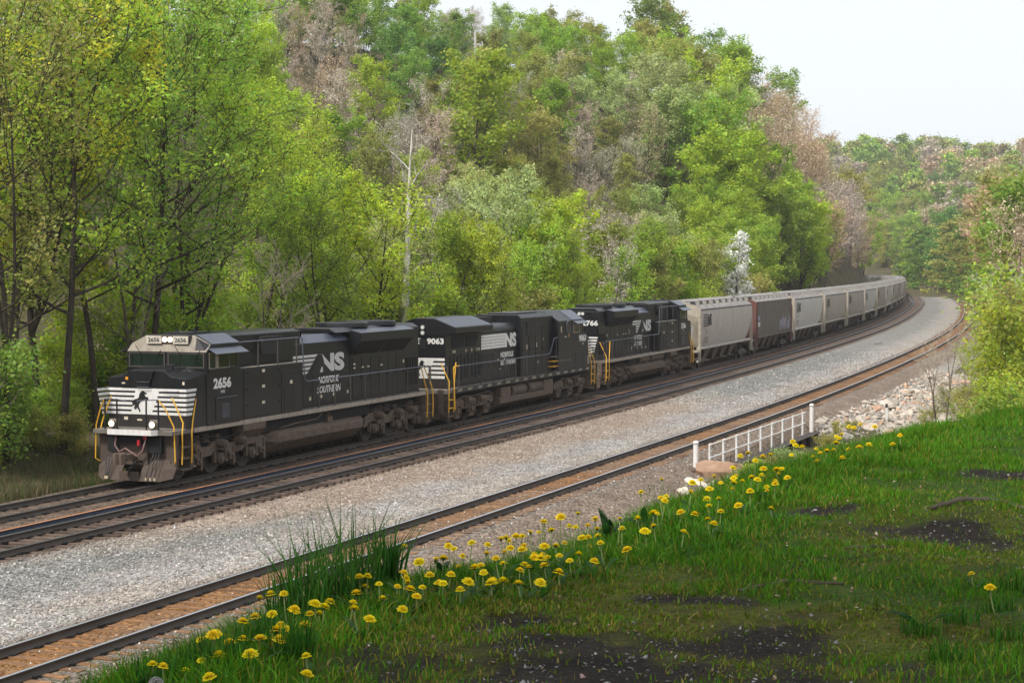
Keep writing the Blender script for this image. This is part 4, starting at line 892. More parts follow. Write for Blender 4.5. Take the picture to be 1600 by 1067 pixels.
# ------------------------------------------------------------------ the second locomotive, running cab to the rear
def loco_ge(number, label):
    Ln = 22.3; D = lambda d: Ln / 2 - d
    R = empty('diesel_locomotive'); tag(R, label, 'locomotive', 'black freight locomotives pulling the train')
    mb = MB(); mb.box(D(0.95), D(21.3), -1.0, 1.0, 0.95, 1.40); P('underframe', mb, M['dark'], R)
    mb = MB(); mb.box(D(1.0), D(21.35), -1.485, 1.485, 1.44, 1.585); P('walkway', mb, M['deck'], R, 0.01)
    for sd in (1, -1):
        mb = MB(); mb.box(D(1.6), D(20.9), sd*1.487, sd*1.51, 1.40, 1.60); P('side_sill', mb, M['black'], R)
        for k in range(16):
            q = 2.0 + k * 1.19; mb = MB(); u_ = side_axes(sd); put_poly(mb, [(0, 0), (0.5, 0), (0.58, 0.11), (0.08, 0.11)], (D(q) if sd > 0 else D(q + 0.58), sd*1.512, 1.455), u_, UP); P('reflector', mb, M['beige'], R)
    # nose and cab
    mb = MB(); mb.prism('y', [(D(1.62), 1.60), (D(1.62), 2.95), (D(1.78), 3.05), (D(2.95), 3.58), (D(3.2), 3.58), (D(3.2), 1.60)], -1.48, 1.48); P('nose', mb, M['black'], R, 0.03)
    cab = [(-1.52, 1.60), (1.52, 1.60), (1.52, 4.14), (0.80, 4.62), (-0.80, 4.62), (-1.52, 4.14)]
    mb = MB(); mb.prism('x', cab, D(3.05), D(7.0)); P('cab', mb, M['black'], R, 0.02)
    for ya, yb in ((-1.38, -0.12), (0.12, 1.38)):
        mb = MB(); mb.box(D(3.05), D(3.03), ya, yb, 3.64, 4.08); P('windshield', mb, M['glass'], R)
    for sd in (1, -1):
        mb = MB(); mb.add([(D(3.03), sd*1.525, 4.155), (D(4.9), sd*1.525, 4.155), (D(4.9), sd*0.81, 4.635), (D(3.03), sd*0.81, 4.635)], [(0,1,2,3)]); P('roof_panel', mb, M['visor'], R)
        mb = MB(); mb.prism('x', [(sd*1.525, 4.10), (sd*1.82, 3.96), (sd*1.82, 3.94), (sd*1.525, 4.08)], D(3.0), D(4.8)); P('window_visor', mb, M['visor'], R)
        for a, b_ in ((3.2, 3.7), (3.8, 4.7)):
            mb = MB(); mb.box(D(a), D(b_), sd*1.522, sd*1.54, 3.50, 4.02); w_ = P('side_window', mb, M['glass'], R)
            mb = MB()
            for q0, q1, z0, z1 in ((a-.05, a, 3.46, 4.06), (b_, b_+.05, 3.46, 4.06), (a, b_, 3.46, 3.50), (a, b_, 4.02, 4.06)): mb.box(D(q0), D(q1), sd*1.521, sd*1.56, z0, z1)
            P('window_frame', mb, M['beige'] if a > 3.5 else M['post'], w_)
        mb = MB(); xs, zs_ = D(5.55), 3.78
        mb.loft([[(xs + 0.36*math.cos(t), sd*yy, zs_ + 0.34*math.sin(t)) for t in [2*math.pi*(k + .5)/8 for k in range(8)]] for yy in (1.522, 1.54)]); pw = P('rear_window', mb, M['glass'], R)
        mb = MB(); mb.tube([(xs + 0.37*math.cos(t), sd*1.545, zs_ + 0.35*math.sin(t)) for t in [2*math.pi*(k + .5)/8 for k in range(9)]], 0.022, 5); P('window_frame', mb, M['rail_grey'], pw)
        decals(R, sd, [(D(6.6), 3.72, 0.10, 0.3), (D(5.9), 3.32, 0.28, 0.05)], 1.522); decals(R, sd, [(D(5.4), 3.36, 0.1, 0.12)], 1.522, M['orange'])
        u_ = side_axes(sd); mb = MB(); put_text(mb, number, (D(2.55) if sd > 0 else D(3.75), sd*1.525, 2.98), u_, UP, 1.15, 0.36, 0.045); P('road_number', mb, M['white'], R)
        mb = MB(); put_text(mb, 'NS', (D(3.0) if sd > 0 else D(3.2), sd*1.525, 2.82), u_, UP, 0.2, 0.09, 0.02); P('small_lettering', mb, M['white'], R)
        for k in range(6):
            z1 = 3.0 - k*0.16; mb = MB(); w = 0.52 - 0.02*k
            put_poly(mb, [(0, z1 - 0.09), (w, z1 - 0.09), (w + 0.03, z1), (0, z1)], (D(1.63), sd*1.482, 0) if sd > 0 else (D(1.63 + w), sd*1.482, 0), u_, UP); P('nose_stripe', mb, M['white'], R)
        mb = MB(); mb.box(D(1.9), D(2.25), sd*1.48, sd*1.486, 1.75, 2.2); P('label_panel', mb, M['beige'], R)
        for a in (2.5, 3.6):
            mb = MB(); mb.box(D(a), D(a + 0.7), sd*1.522, sd*1.535, 1.85, 2.45); P('battery_door', mb, M['black'], R, 0.006)
        # steps up to the cab door
        mb = MB(); mb.box(D(6.2), D(7.6), sd*1.05, sd*1.50, 1.60, 1.64); mb.box(D(5.1), D(7.0), sd*1.522, sd*1.545, 2.1, 2.14); P('cab_step', mb, M['deck'], R)
        for z in (1.86, 2.12, 2.34):
            mb = MB(); mb.box(D(6.95), D(7.75), sd*1.2, sd*1.5, z, z + 0.04); P('step', mb, M['yellow'] if z < 2.2 else M['deck'], R)
    # body behind the cab
    mb = MB(); mb.prism('x', [(-1.22, 1.60), (1.22, 1.60), (1.22, 4.42), (1.05, 4.58), (-1.05, 4.58), (-1.22, 4.42)], D(7.0), D(11.7)); P('equipment_hood', mb, M['black'], R, 0.02)
    hd = [(-1.0, 1.60), (1.0, 1.60), (1.0, 3.92)] + [(1.0 - 0.30*(1 - math.cos(t)), 3.92 + 0.30*math.sin(t)) for t in (0.5, 1.0, 1.5)] + [(-1.0 + 0.30*(1 - math.cos(t)), 3.92 + 0.30*math.sin(t)) for t in (1.5, 1.0, 0.5)] + [(-1.0, 3.92)]
    mb = MB(); mb.prism('x', hd, D(11.7), D(16.3)); P('engine_hood', mb, M['black'], R, 0.015)
    mb = MB(); mb.box(D(16.2), D(20.6), -1.0, 1.0, 1.60, 4.1); P('radiator_hood', mb, M['black'], R, 0.02)
    wing = [(-1.0, 3.88), (1.0, 3.88), (1.5, 4.0), (1.5, 4.26), (0.45, 4.66), (-0.45, 4.66), (-1.5, 4.26), (-1.5, 4.0)]
    mb = MB(); mb.prism('x', wing, D(16.1), D(20.62)); P('radiator_wing', mb, M['black'], R, 0.02)
    for sd in (1, -1):
        mb = MB()
        for k in range(10):
            a = 16.3 + k*0.43; mb.add([(D(a), sd*1.46, 4.285), (D(a + 0.36), sd*1.46, 4.285), (D(a + 0.36), sd*0.5, 4.652), (D(a), sd*0.5, 4.652)], [(0,1,2,3)])
        P('radiator_grille', mb, M['visor'], R)
        for a, b_ in ((16.7, 18.2), (18.3, 19.9)):
            mb = MB(); mb.prism('y', [(D(a), 3.82), (D(b_), 3.82), (D(b_ + 0.1), 3.32), (D(a + 0.25), 3.32)], sd*1.0, sd*1.012); P('air_intake', mb, M['dark'], R)
        for k in range(9):
            a = 16.5 + k*0.43; mb = MB(); mb.box(D(a), D(a + 0.22), sd*1.0, sd*1.014, 1.85 if k % 2 else 1.95, 3.05 if k % 2 else 2.95); lv = P('louvre_panel', mb, M['dark'], R)
            mb = MB()
            for j in range(5): mb.box(D(a), D(a + 0.22), sd*1.014, sd*1.03, 2.0 + j*0.2, 2.03 + j*0.2)
            P('louvre_slat', mb, M['black'], lv)
        decals(R, sd, [(D(16.6 + q), 3.16, 0.1, 0.12) for q in (0, 0.25, 0.9, 1.6, 2.9, 3.1)], 1.0)
        hood_doors(R, [(D(q + 0.72), D(q)) for q in (11.85, 12.6, 13.35, 14.1, 14.85, 15.55)], 1.0, 1.75, 2.92, (sd,)); hood_doors(R, [(D(q + 0.9), D(q)) for q in (7.8, 8.75, 9.7, 10.65)], 1.22, 1.75, 4.0, (sd,))
        mb = MB(); mb.box(D(9.1), D(10.9), sd*1.236, sd*1.26, 3.55, 4.22); P('filter_screen', mb, M['grille'], R)
        decals(R, sd, [(D(8.5), 3.3, 0.08, 0.1), (D(9.5), 3.05, 0.08, 0.22), (D(10.9), 3.0, 0.1, 0.22), (D(9.3), 2.2, 0.09, 0.12)], 1.238); decals(R, sd, [(D(13.4), 2.55, 0.16, 0.06), (D(14.2), 2.55, 0.2, 0.05), (D(14.0), 2.1, 0.14, 0.05)], 1.018)
        ns_emblem(R, sd, D(14.05), 1.004, 3.08, 4.6, 0.68, mane=False, mat=M['white'])
        mb = MB(); u_ = side_axes(sd); o = Vector((D(12.0) if sd > 0 else D(13.9), sd*1.02, 2.62)); put_text(mb, 'NORFOLK', o, u_, UP, 1.75, 0.26, 0.04); put_text(mb, 'SOUTHERN', o - UP*0.36, u_, UP, 2.0, 0.26, 0.04); P('company_name', mb, M['white'], R)
        handrail(R, [(D(2.9), sd*1.49, 3.36), (D(6.3), sd*1.49, 3.36), (D(7.6), sd*1.49, 3.30), (D(8.2), sd*1.49, 2.60), (D(8.4), sd*1.49, 2.55), (D(20.2), sd*1.49, 2.58)], [(D(q), sd*1.49, 2.56) for q in (8.6, 10.1, 11.6, 13.1, 14.6, 16.1, 17.6, 19.1, 20.2)], sd, M['rail_grey'], 1.58)
        for q in (6.0, 7.3):
            mb = MB(); mb.box(D(q) - .02, D(q) + .02, sd*1.48, sd*1.51, 1.6, 3.34); P('stanchion', mb, M['post'], R)
        mb = MB(); mb.tube([(D(20.2), sd*1.49, 2.58), (D(20.75), sd*1.49, 2.58), (D(20.85), sd*1.49, 2.48), (D(20.75), sd*1.49, 1.6), (D(20.75), sd*1.52, 0.7)], 0.026); P('grab_rail', mb, M['yellow'], R)
        steps(R, D(1.75), 1, sd); steps(R, D(20.9), -1, sd)
        for a in (9.0, 11.3):
            mb = MB(); mb.cyl((D(a), sd*1.12, 1.02), (D(a + 1.9), sd*1.12, 1.02), 0.29, n=18); mb.cyl((D(a + 0.1), sd*1.12, 1.02), (D(a + 0.16), sd*1.12, 1.02), 0.305, n=18); mb.cyl((D(a + 1.7), sd*1.12, 1.02), (D(a + 1.76), sd*1.12, 1.02), 0.305, n=18); P('air_reservoir', mb, M['grime'], R)
    mb = MB(); mb.box(D(14.0), D(16.0), -0.6, 0.6, 4.2, 4.56); P('exhaust_stack', mb, M['grille'], R)
    mb = MB()
    for dx, dy in ((0, -0.1), (0.1, 0.08), (0.0, 0.25)): mb.cyl((D(13.2 + dx), dy, 4.42), (D(12.8 + dx), dy, 4.44), 0.05, 0.11, 10); mb.cyl((D(13.2 + dx), dy, 4.15), (D(13.2 + dx), dy, 4.42), 0.03, n=6)
    P('horn', mb, M['dark'], R)
    mb = MB(); mb.box(D(8.0), D(11.2), -0.7, 0.7, 4.58, 4.66); mb.cyl((D(10.6), 0.2, 4.6), (D(10.6), 0.2, 4.9), 0.03, n=6); P('roof_box', mb, M['roofblack'], R, 0.02)
    # hood end with number, headlights, stripes and horse
    xr = D(20.62); ur = Vector((0, -1, 0))
    mb = MB(); put_poly(mb, [(-0.98, 2.02), (0.98, 2.02), (0.98, 2.92), (-0.98, 2.92)], (xr, 0, 0), ur, UP); P('white_field', mb, M['white'], R)
    for k in range(4):
        z = 2.72 - k*0.19
        for a, b_ in ((0.42 - 0.10*k, 0.985), (-0.985, -0.55 - 0.02*k)):
            mb = MB(); put_poly(mb, [(a, z), (b_, z), (b_, z + 0.08), (a + 0.04, z + 0.08)], (xr - 0.004, 0, 0), ur, UP); P('end_stripe', mb, M['black'], R)
    mb = MB(); put_poly(mb, [(-0.5 + p[0]*0.8, 2.1 + p[1]*0.72) for p in HORSE], (xr - 0.006, 0, 0), ur, UP); P('horse_emblem', mb, M['black'], R)
    mb = MB(); put_text(mb, number, (xr - 0.004, -0.14, 3.52), ur, UP, 0.80, 0.27, 0.04); put_text(mb, number, (xr - 0.004, 0.94, 3.52), ur, UP, 0.80, 0.27, 0.04); P('road_number', mb, M['white'], R)
    for z in (4.02, 4.26):
        mb = MB(); mb.cyl((xr, 0.05, z), (xr - 0.05, 0.05, z), 0.11, n=14); hl = P('rear_headlight', mb, M['steel'], R)
        mb = MB(); mb.cyl((xr - 0.05, 0.05, z), (xr - 0.06, 0.05, z), 0.08, n=14); P('lamp_lens', mb, M['lamp_off'], hl)
    mb = MB(); mb.box(xr, xr - 0.01, -0.1, 0.22, 3.3, 3.75); P('number_glass', mb, M['dark'], R)
    for x, a in ((D(1.0), 1.5), (D(21.3), 1.5)):
        mb = MB(); mb.tube([(x, -1.4, 2.58), (x, -0.4, 2.6), (x, 0.4, 2.6), (x, 1.4, 2.58)], 0.022)
        for y in (-1.4, -0.6, 0.6, 1.4): mb.box(x - 0.02, x + 0.02, y - 0.02, y + 0.02, 1.58, 2.6)
        P('end_rail', mb, M['post'], R)
        mb = MB(); mb.box(x - 0.2, x + 0.2, -1.45, 1.45, 1.42, 1.59); P('end_platform', mb, M['sill'], R)
        mb = MB(); mb.box(x - 0.08, x + 0.08, -1.45, 1.45, 0.3, 1.42); P('pilot_plate', mb, M['grime'], R)
    sec = [(-0.9, 0.28), (0.9, 0.28), (1.38, 0.52), (1.38, 0.78), (0.85, 0.86), (-0.85, 0.86), (-1.38, 0.78), (-1.38, 0.52)]
    mb = MB(); mb.prism('x', sec, D(7.5), D(14.9)); P('fuel_tank', mb, M['grime'], R, 0.03)
    for a, b_ in ((7.45, 8.9), (13.5, 14.8)):
        mb = MB(); mb.box(D(a), D(b_), -1.39, 1.39, 0.5, 1.28); P('tank_end_box', mb, M['grime'], R, 0.03)
    ge_truck(R, [D(2.6), D(4.3), D(6.1)]); ge_truck(R, [D(16.2), D(18.0), D(19.7)])
    coupler(R, D(0), 1); coupler(R, D(Ln), -1)
    return R

# ------------------------------------------------------------------ covered hoppers
def car_truck(root, xc):
    t = empty('truck', (0, 0, 0), 0, root); wheels(t, (xc - 0.89, xc + 0.89), 0.46, WHEEL_C)
    for sd in (1, -1):
        mb = MB(); mb.prism('y', [(xc - 1.2, 0.34), (xc - 1.2, 0.58), (xc - 0.75, 0.74), (xc + 0.75, 0.74), (xc + 1.2, 0.58), (xc + 1.2, 0.34), (xc + 0.6, 0.42), (xc + 0.4, 0.24), (xc - 0.4, 0.24), (xc - 0.6, 0.42)], sd*0.96, sd*1.08); P('side_frame', mb, M['grime'], t, 0.02)
        for q in (-0.89, 0.89):
            mb = MB(); mb.cyl((xc + q, sd*1.08, 0.46), (xc + q, sd*1.15, 0.46), 0.11, n=12); P('bearing_cap', mb, M['steel'], t)
        mb = MB()
        for k in range(3): mb.cyl((xc - 0.18 + k*0.18, sd*1.04, 0.28), (xc - 0.18 + k*0.18, sd*1.04, 0.6), 0.08, n=8)
        P('spring', mb, M['wheel'], t)
    mb = MB(); mb.box(xc - 0.2, xc + 0.2, -1.0, 1.0, 0.45, 0.8); P('bolster', mb, M['dark'], t)
def hopper(side_mat, label, Ln, boxy=False, detail=True):
    D = lambda d: Ln / 2 - d
    R = empty('hopper_car'); tag(R, label, 'hopper car', 'covered hopper cars of the grain train')
    smat = M[side_mat]; n = 18
    if boxy:
        half = [(1.46, 1.42), (1.50, 1.8), (1.50, 2.6), (1.50, 3.4), (1.50, 4.08)]; roof = [(1.50, 4.08), (1.1, 4.26), (0.5, 4.36), (0.0, 4.38)]
        e = lambda z: 1.05
    else:
        half = [(1.14, 1.45), (1.24, 1.70), (1.34, 2.05), (1.42, 2.45), (1.475, 2.9), (1.51, 3.4), (1.515, 3.8), (1.50, 3.97)]; roof = [(1.50, 3.97), (1.42, 4.08), (1.1, 4.26), (0.6, 4.40), (0.0, 4.45)]
        e = lambda z: 0.95 + 0.46 * max(0, 3.1 - z)
    for nm, prof, mt in (('side', half, smat), ('roof', roof, M['hoproof'])):
        for sd in (1, -1):
            V = []; F = []
            for y, z in prof:
                for k in range(n + 1): V.append((D(e(z) + (Ln - 2*e(z)) * k / n), sd*y, z))
            for i in range(len(prof) - 1):
                for k in range(n):
                    q = (i*(n+1) + k, i*(n+1) + k + 1, (i+1)*(n+1) + k + 1, (i+1)*(n+1) + k); F.append(q if sd < 0 else q[::-1])
            mb = MB(); mb.add(V, F); P(nm, mb, mt, R, smooth=True)
    for x, sg in ((0, 1), (1, -1)):
        pr = half + roof[1:]; d = (lambda z: D(e(z))) if sg > 0 else (lambda z: D(Ln - e(z)))
        mb = MB(); mb.add([(d(z), y, z) for y, z in pr] + [(d(z), -y, z) for y, z in reversed(pr[:-1])], [tuple(range(2*len(pr) - 1))]); P('end_sheet', mb, M['redend'] if boxy else M['cream'], R)
    mb = MB(); mb.box(D(0.75), D(Ln - 0.75), -0.3, 0.3, 0.78, 1.12); P('centre_sill', mb, M['hopdark'], R)
    for q in (0.28, 0.43, 0.57, 0.72):
        xc = D(Ln * q); hw = 1.25
        mb = MB(); mb.loft([[(xc - hw, -1.12, 1.46), (xc + hw, -1.12, 1.46), (xc + hw, 1.12, 1.46), (xc - hw, 1.12, 1.46)], [(xc - 0.35, -0.7, 0.42), (xc + 0.35, -0.7, 0.42), (xc + 0.35, 0.7, 0.42), (xc - 0.35, 0.7, 0.42)]]); hb = P('hopper_bay', mb, M['hopdark'], R)
        mb = MB(); mb.box(xc - 0.4, xc + 0.4, -0.8, 0.8, 0.34, 0.42); mb.cyl((xc, -1.15, 0.4), (xc, 1.15, 0.4), 0.03, n=6); P('outlet_gate', mb, M['grime'], hb)
    for sd in (1, -1):
        mb = MB(); mb.box(D(1.1), D(Ln - 1.1), sd*1.18 if not boxy else sd*1.44, sd*1.46 if not boxy else sd*1.515, 1.32, 1.46); P('side_sill', mb, smat if not boxy else M['brown'], R, 0.01)
        mb = MB(); mb.box(D(1.0), D(Ln - 1.0), sd*1.46, sd*1.53, 3.93 if not boxy else 4.04, 4.0 if not boxy else 4.12); P('top_chord', mb, M['ink'] if not boxy else M['brown'], R)
    for sg, de in ((1, 0.55), (-1, Ln - 0.55)):
        x = D(de)
        mb = MB(); mb.box(x - 0.4, x + 0.3, -1.45, 1.45, 1.14, 1.30); P('end_platform', mb, M['cream'] if not boxy else M['brown'], R, 0.01)
        xi = D(de + 0.42 * sg)
        for sd in (1, -1):
            mb = MB(); mb.box(xi - 0.07, xi + 0.07, sd*1.34, sd*1.50, 0.55, 3.98 if not boxy else 4.06); P('corner_post', mb, M['cream'] if not boxy else M['redend'], R)
            mb = MB()
            for k in range(8): mb.tube([(xi + sg*0.08, sd*1.47, 0.62 + k*0.42), (xi + sg*0.45, sd*1.47, 0.62 + k*0.42)], 0.018, 5)
            mb.box(xi + sg*0.44, xi + sg*0.48, sd*1.45, sd*1.49, 0.55, 3.6); P('ladder', mb, M['cream'] if not boxy else M['brown'], R)
            mb = MB(); mb.prism('y', [(xi, 1.3), (xi - sg*0.1, 1.3), (xi - sg*1.45, 2.9), (xi - sg*1.3, 2.9)], sd*0.5, sd*0.6); P('end_brace', mb, M['hopdark'], R)
        mb = MB(); mb.cyl((xi + 0.2*sg, 0.4, 1.9), (xi + 0.26*sg, 0.4, 1.9), 0.28, n=14); P('brake_wheel', mb, M['hopdark'], R)
        coupler(R, D(0) if sg > 0 else D(Ln), sg)
        car_truck(R, D(2.55) if sg > 0 else D(Ln - 2.55))
    # roof hatches and running boards
    for k in range(5):
        a = 1.5 + k * (Ln - 3.0) / 5; b_ = a + (Ln - 3.0) / 5 - 0.25; mb = MB(); mb.prism('x', [(-0.33, 4.40), (0.33, 4.40), (0.28, 4.54), (0.0, 4.58), (-0.28, 4.54)], D(a), D(b_)); P('roof_hatch', mb, M['board_grey'], R, 0.01)
    for sd in (1, -1):
        mb = MB(); mb.box(D(0.9), D(Ln - 0.9), sd*0.62, sd*0.98, 4.52, 4.545)
        for k in range(9): mb.box(D(1.5 + k*(Ln - 3)/8) - 0.03, D(1.5 + k*(Ln - 3)/8) + 0.03, sd*0.66, sd*1.3, 4.16, 4.52)
        P('running_board', mb, M['board_grey'], R)
    if detail:
        for sd in (1, -1):
            u_ = side_axes(sd)
            mb = MB()
            if boxy:
                for k in range(1, 15):
                    x = D(1.05 + (Ln - 2.1)*k/15); mb.box(x - 0.015, x + 0.015, sd*1.50, sd*1.512, 1.5, 4.05)
                mb.box(D(1.06), D(Ln - 1.06), sd*1.50, sd*1.516, 2.35, 2.42); mb.box(D(1.06), D(Ln - 1.06), sd*1.50, sd*1.516, 3.15, 3.19)
                P('side_seams', mb, M['brown'], R)
                for a in (1.05, Ln - 1.25):
                    mb = MB(); mb.box(D(a), D(a + 0.2), sd*1.50, sd*1.55, 1.3, 4.1); P('side_post', mb, M['redend'], R)
                mb = MB(); mb.box(D(1.5), D(2.4), sd*1.517, sd*1.523, 2.62, 3.05); P('blue_panel', mb, M['blue'], R)
                for z, h, tx in ((2.72, 0.24, 'N W'),):
                    mb = MB(); put_text(mb, tx, (D(1.6) if sd > 0 else D(2.3), sd*1.526, z), u_, UP, 0.6, h, 0.02); P('lettering', mb, M['white'], R)
                mb = MB(); mb.box(D(1.5), D(2.4), sd*1.517, sd*1.523, 2.2, 2.55); P('white_panel', mb, M['hopper2'], R)
                rr_ = random.Random(5); mb = MB()
                for k in range(9):
                    a = 11.2 + k*0.55; h = 0.35 + rr_.random()*0.75
                    mb.tube([(D(a), sd*1.525, 1.62), (D(a + 0.1), sd*1.525, 1.62 + h), (D(a + 0.32), sd*1.525, 1.62 + h*0.9), (D(a + 0.30), sd*1.525, 1.62 + h*0.4), (D(a + 0.5), sd*1.525, 1.66)], 0.05, 4)
                P('graffiti', mb, M['graffiti'], R)
            else:
                for k in range(1, 24):
                    fr = k / 24
                    pts = [(D(e(z) + (Ln - 2*e(z))*fr), sd*(y + 0.002), z) for y, z in half]; mb.tube(pts, 0.011, 4)
                P('side_seams', mb, smat, R)
                mb = MB(); yl = 1.535; o = Vector((D(1.75) if sd > 0 else D(4.15), sd*yl, 2.85))
                for k in range(5): put_poly(mb, [(0.0, 0.80 - k*0.18 - 0.09), (1.25, 0.80 - k*0.18 - 0.09), (1.25, 0.80 - k*0.18), (0.0, 0.80 - k*0.18)], o, u_, UP)
                put_text(mb, 'NS', o + u_*1.28, u_, UP, 1.15, 0.80, 0.04); P('emblem', mb, M['ink'], R)
                mb = MB(); o2 = Vector((D(2.8) if sd > 0 else D(3.2), sd*1.46, 2.36)); put_text(mb, 'NS', o2, u_, UP, 0.35, 0.22, 0.01); P('small_lettering', mb, M['ink'], R)
                for z, w in ((2.02, 0.95), (1.86, 0.7), (1.72, 0.8)):
                    mb = MB(); mb.box(D(2.7), D(2.7 + w), sd*1.43, sd*1.44, z, z + 0.06); P('stencil_line', mb, M['hopdark'], R)
                for k in range(7):
                    a = 1.8 + k*(Ln - 3.6)/6; mb = MB(); mb.box(D(a), D(a + 0.2), sd*1.46, sd*1.465, 1.35, 1.43); P('reflector', mb, M['decal'], R)
    return R
# ------------------------------------------------------------------ make up the train
def put_vehicle(R, sa, sb):
    x0, y0, z0 = (float(q) for q in w_of(sa + 3.2, 0)); x1, y1, z1 = (float(q) for q in w_of(sb - 3.2, 0))
    R.location = ((x0 + x1) / 2, (y0 + y1) / 2, (z0 + z1) / 2)
    R.rotation_euler = (0, 0.0, math.atan2(y1 - y0, x1 - x0) + math.pi)
l1 = loco_emd('2656', 'black leading locomotive 2656 with lit headlights and white striped nose', True); put_vehicle(l1, 0, 22.05)
l2 = loco_ge('9063', 'black middle locomotive 9063 running with its cab at the rear'); put_vehicle(l2, 22.05, 44.35); l2.rotation_euler[2] += math.pi
l3 = loco_emd('2766', 'black third locomotive 2766 running backwards, next to the first grey hopper', False); put_vehicle(l3, 44.35, 66.4); l3.rotation_euler[2] += math.pi
ORD = ['first', 'second', 'third', 'fourth', 'fifth', 'sixth', 'seventh', 'eighth', 'ninth', 'tenth', 'eleventh', 'twelfth', 'thirteenth', 'fourteenth', 'fifteenth', 'sixteenth', 'seventeenth', 'eighteenth', 'nineteenth', 'twentieth', 'twenty-first', 'twenty-second', 'twenty-third', 'twenty-fourth', 'twenty-fifth', 'twenty-sixth', 'twenty-seventh', 'twenty-eighth', 'twenty-ninth', 'thirtieth']
HL = 19.138
s_ = 66.4; protos = {}
kinds = ['hopper', 'brown', 'hopper2', 'hopper3', 'hopper3', 'hopper2', 'hopper3', 'hopper2', 'hopper', 'hopper3', 'hopper2', 'hopper3', 'hopper2', 'hopper', 'hopper3', 'hopper2', 'hopper', 'hopper2', 'hopper3', 'hopper', 'hopper2', 'hopper3', 'hopper', 'hopper2', 'hopper3', 'hopper', 'hopper2', 'hopper3', 'hopper']
for i, kd in enumerate(kinds):
    Lc = 17.95 if kd == 'brown' else HL
    lab = {'hopper': 'grey covered hopper with rounded sides', 'hopper2': 'pale grey covered hopper with rounded sides', 'hopper3': 'tan grey covered hopper with rounded sides'}.get(kd)
    if kd == 'brown': label = 'boxy brown covered hopper with red end and graffiti'
    else: label = lab + ', ' + ORD[i] + ' car behind the locomotives'
    if kd not in protos: protos[kd] = c_ = hopper(kd, label, Lc, kd == 'brown')
    else:
        src = protos[kd]
        c_ = copy_tree(src) if i < 12 else None
        if c_ is None:                               # tiny in the picture: body, running board and trucks only
            c_ = src.copy(); COL.objects.link(c_)
            for ch in src.children:
                if ch.name.split('.')[0] in ('side', 'roof', 'end_sheet', 'running_board', 'roof_hatch', 'side_sill', 'corner_post'):
                    q = ch.copy(); COL.objects.link(q); q.parent = c_
        c_['label'] = label
    put_vehicle(c_, s_, s_ + Lc); s_ += Lc
# ------------------------------------------------------------------ grass knoll in the foreground
def zk(x, y):
    x = np.asarray(x, float); sh = x.shape; s, t = st_of(x, y)
    wk = 1 - sstep(-33.0, -14, s); low = -0.75 - 0.07 * np.clip(t - 16.5, 0, 14)
    xr, yr = x.ravel(), np.asarray(y, float).ravel()
    bumps = (fbm(xr, yr, 1.1, 31) - 0.5) * 0.12 + (fbm(xr, yr, 0.25, 37, 3) - 0.5) * 0.03
    return (low * (1 - wk) + z_knoll(s, t) * wk + bumps).reshape(sh)
def ray_knoll(px, py, h=0.0):
    """where the line of sight through a picture point meets the knoll, h above it"""
    a = (py - 533.5) / F_PX; c, s_ = math.cos(PITCH), math.sin(PITCH)
    dx, dy, dz = (px - 800) / F_PX, c - a * s_, -s_ - a * c
    k = (EYE + 0.03 - h) / -dz; x, y = dx * k, dy * k
    return x, y, float(zk(np.array([x]), np.array([y]))[0])
def ray_z(px, py, z):
    a = (py - 533.5) / F_PX; c, s_ = math.cos(PITCH), math.sin(PITCH)
    dx, dy, dz = (px - 800) / F_PX, c - a * s_, -s_ - a * c; k = (CAM_Z - z) / -dz
    return dx * k, dy * k
PATCH = [(0.42, 5.30, 0.78, 0.60), (1.92, 8.2, 0.30, 0.28), (1.26, 7.4, 0.20, 0.10), (0.64, 6.45, 0.20, 0.09), (2.65, 10.1, 0.34, 0.20), (1.50, 8.7, 0.20, 0.09), (2.45, 8.1, 0.24, 0.08), (0.05, 6.0, 0.18, 0.10)]
def bare(x, y):
    q = np.zeros(np.shape(x)); n = fbm(x, y, 0.45, 51) - 0.5; n2 = fbm(x, y, 0.12, 57, 3) - 0.5
    for cx, cy_, rx, ry in PATCH:
        r = np.sqrt(((x - cx) / rx) ** 2 + ((y - cy_) / ry) ** 2); q = np.maximum(q, sstep(1.2, 0.45, r + n * 2.2 + n2 * 1.6))
    return q
def thin(x, y):
    r = np.sqrt(((x - 0.42) / 1.30) ** 2 + ((y - 5.8) / 1.15) ** 2); r2 = np.sqrt(((x - 1.9) / 0.9) ** 2 + ((y - 8.1) / 1.2) ** 2)
    n = fbm(x, y, 0.5, 61) - 0.5
    return np.maximum(sstep(1.2, 0.5, r + n), 0.6 * sstep(1.2, 0.4, r2 + n))
kx = np.arange(-5, 10.01, 0.06); ky = np.arange(1.0, 19.01, 0.06)
KX, KY = np.meshgrid(kx, ky); KZv = zk(KX, KY)
n1_, n2_ = KX.shape; ii = np.arange(n1_ * n2_).reshape(n1_, n2_)
KF = np.stack([ii[:-1, :-1], ii[:-1, 1:], ii[1:, 1:], ii[1:, :-1]], -1).reshape(-1, 4)
b_, t_ = bare(KX, KY)[..., None], thin(KX, KY)[..., None]
nk = fbm(KX, KY, 0.2, 71)[..., None]
kc = np.array([0.05, 0.095, 0.014]) * (0.6 + 0.8 * nk)
kc = kc * (1 - t_) + (np.array([0.15, 0.16, 0.02]) * nk + np.array([0.05, 0.042, 0.022]) * (1 - nk)) * t_ * 1.0
kc = kc * (1 - b_) + np.array([0.034, 0.027, 0.022]) * (0.35 + 1.3 * nk) * b_
m_, N_, L_, bb_ = new_mat('knoll_soil')
at_ = N_.new('ShaderNodeAttribute'); at_.attribute_name = 'col'; nz_ = noise(N_, L_, 40, 6, 0.7); rp_ = ramp(N_, L_, nz_.outputs['Fac'], [(0.3, (0.5, 0.5, 0.5)), (0.7, (1.5, 1.5, 1.5))])
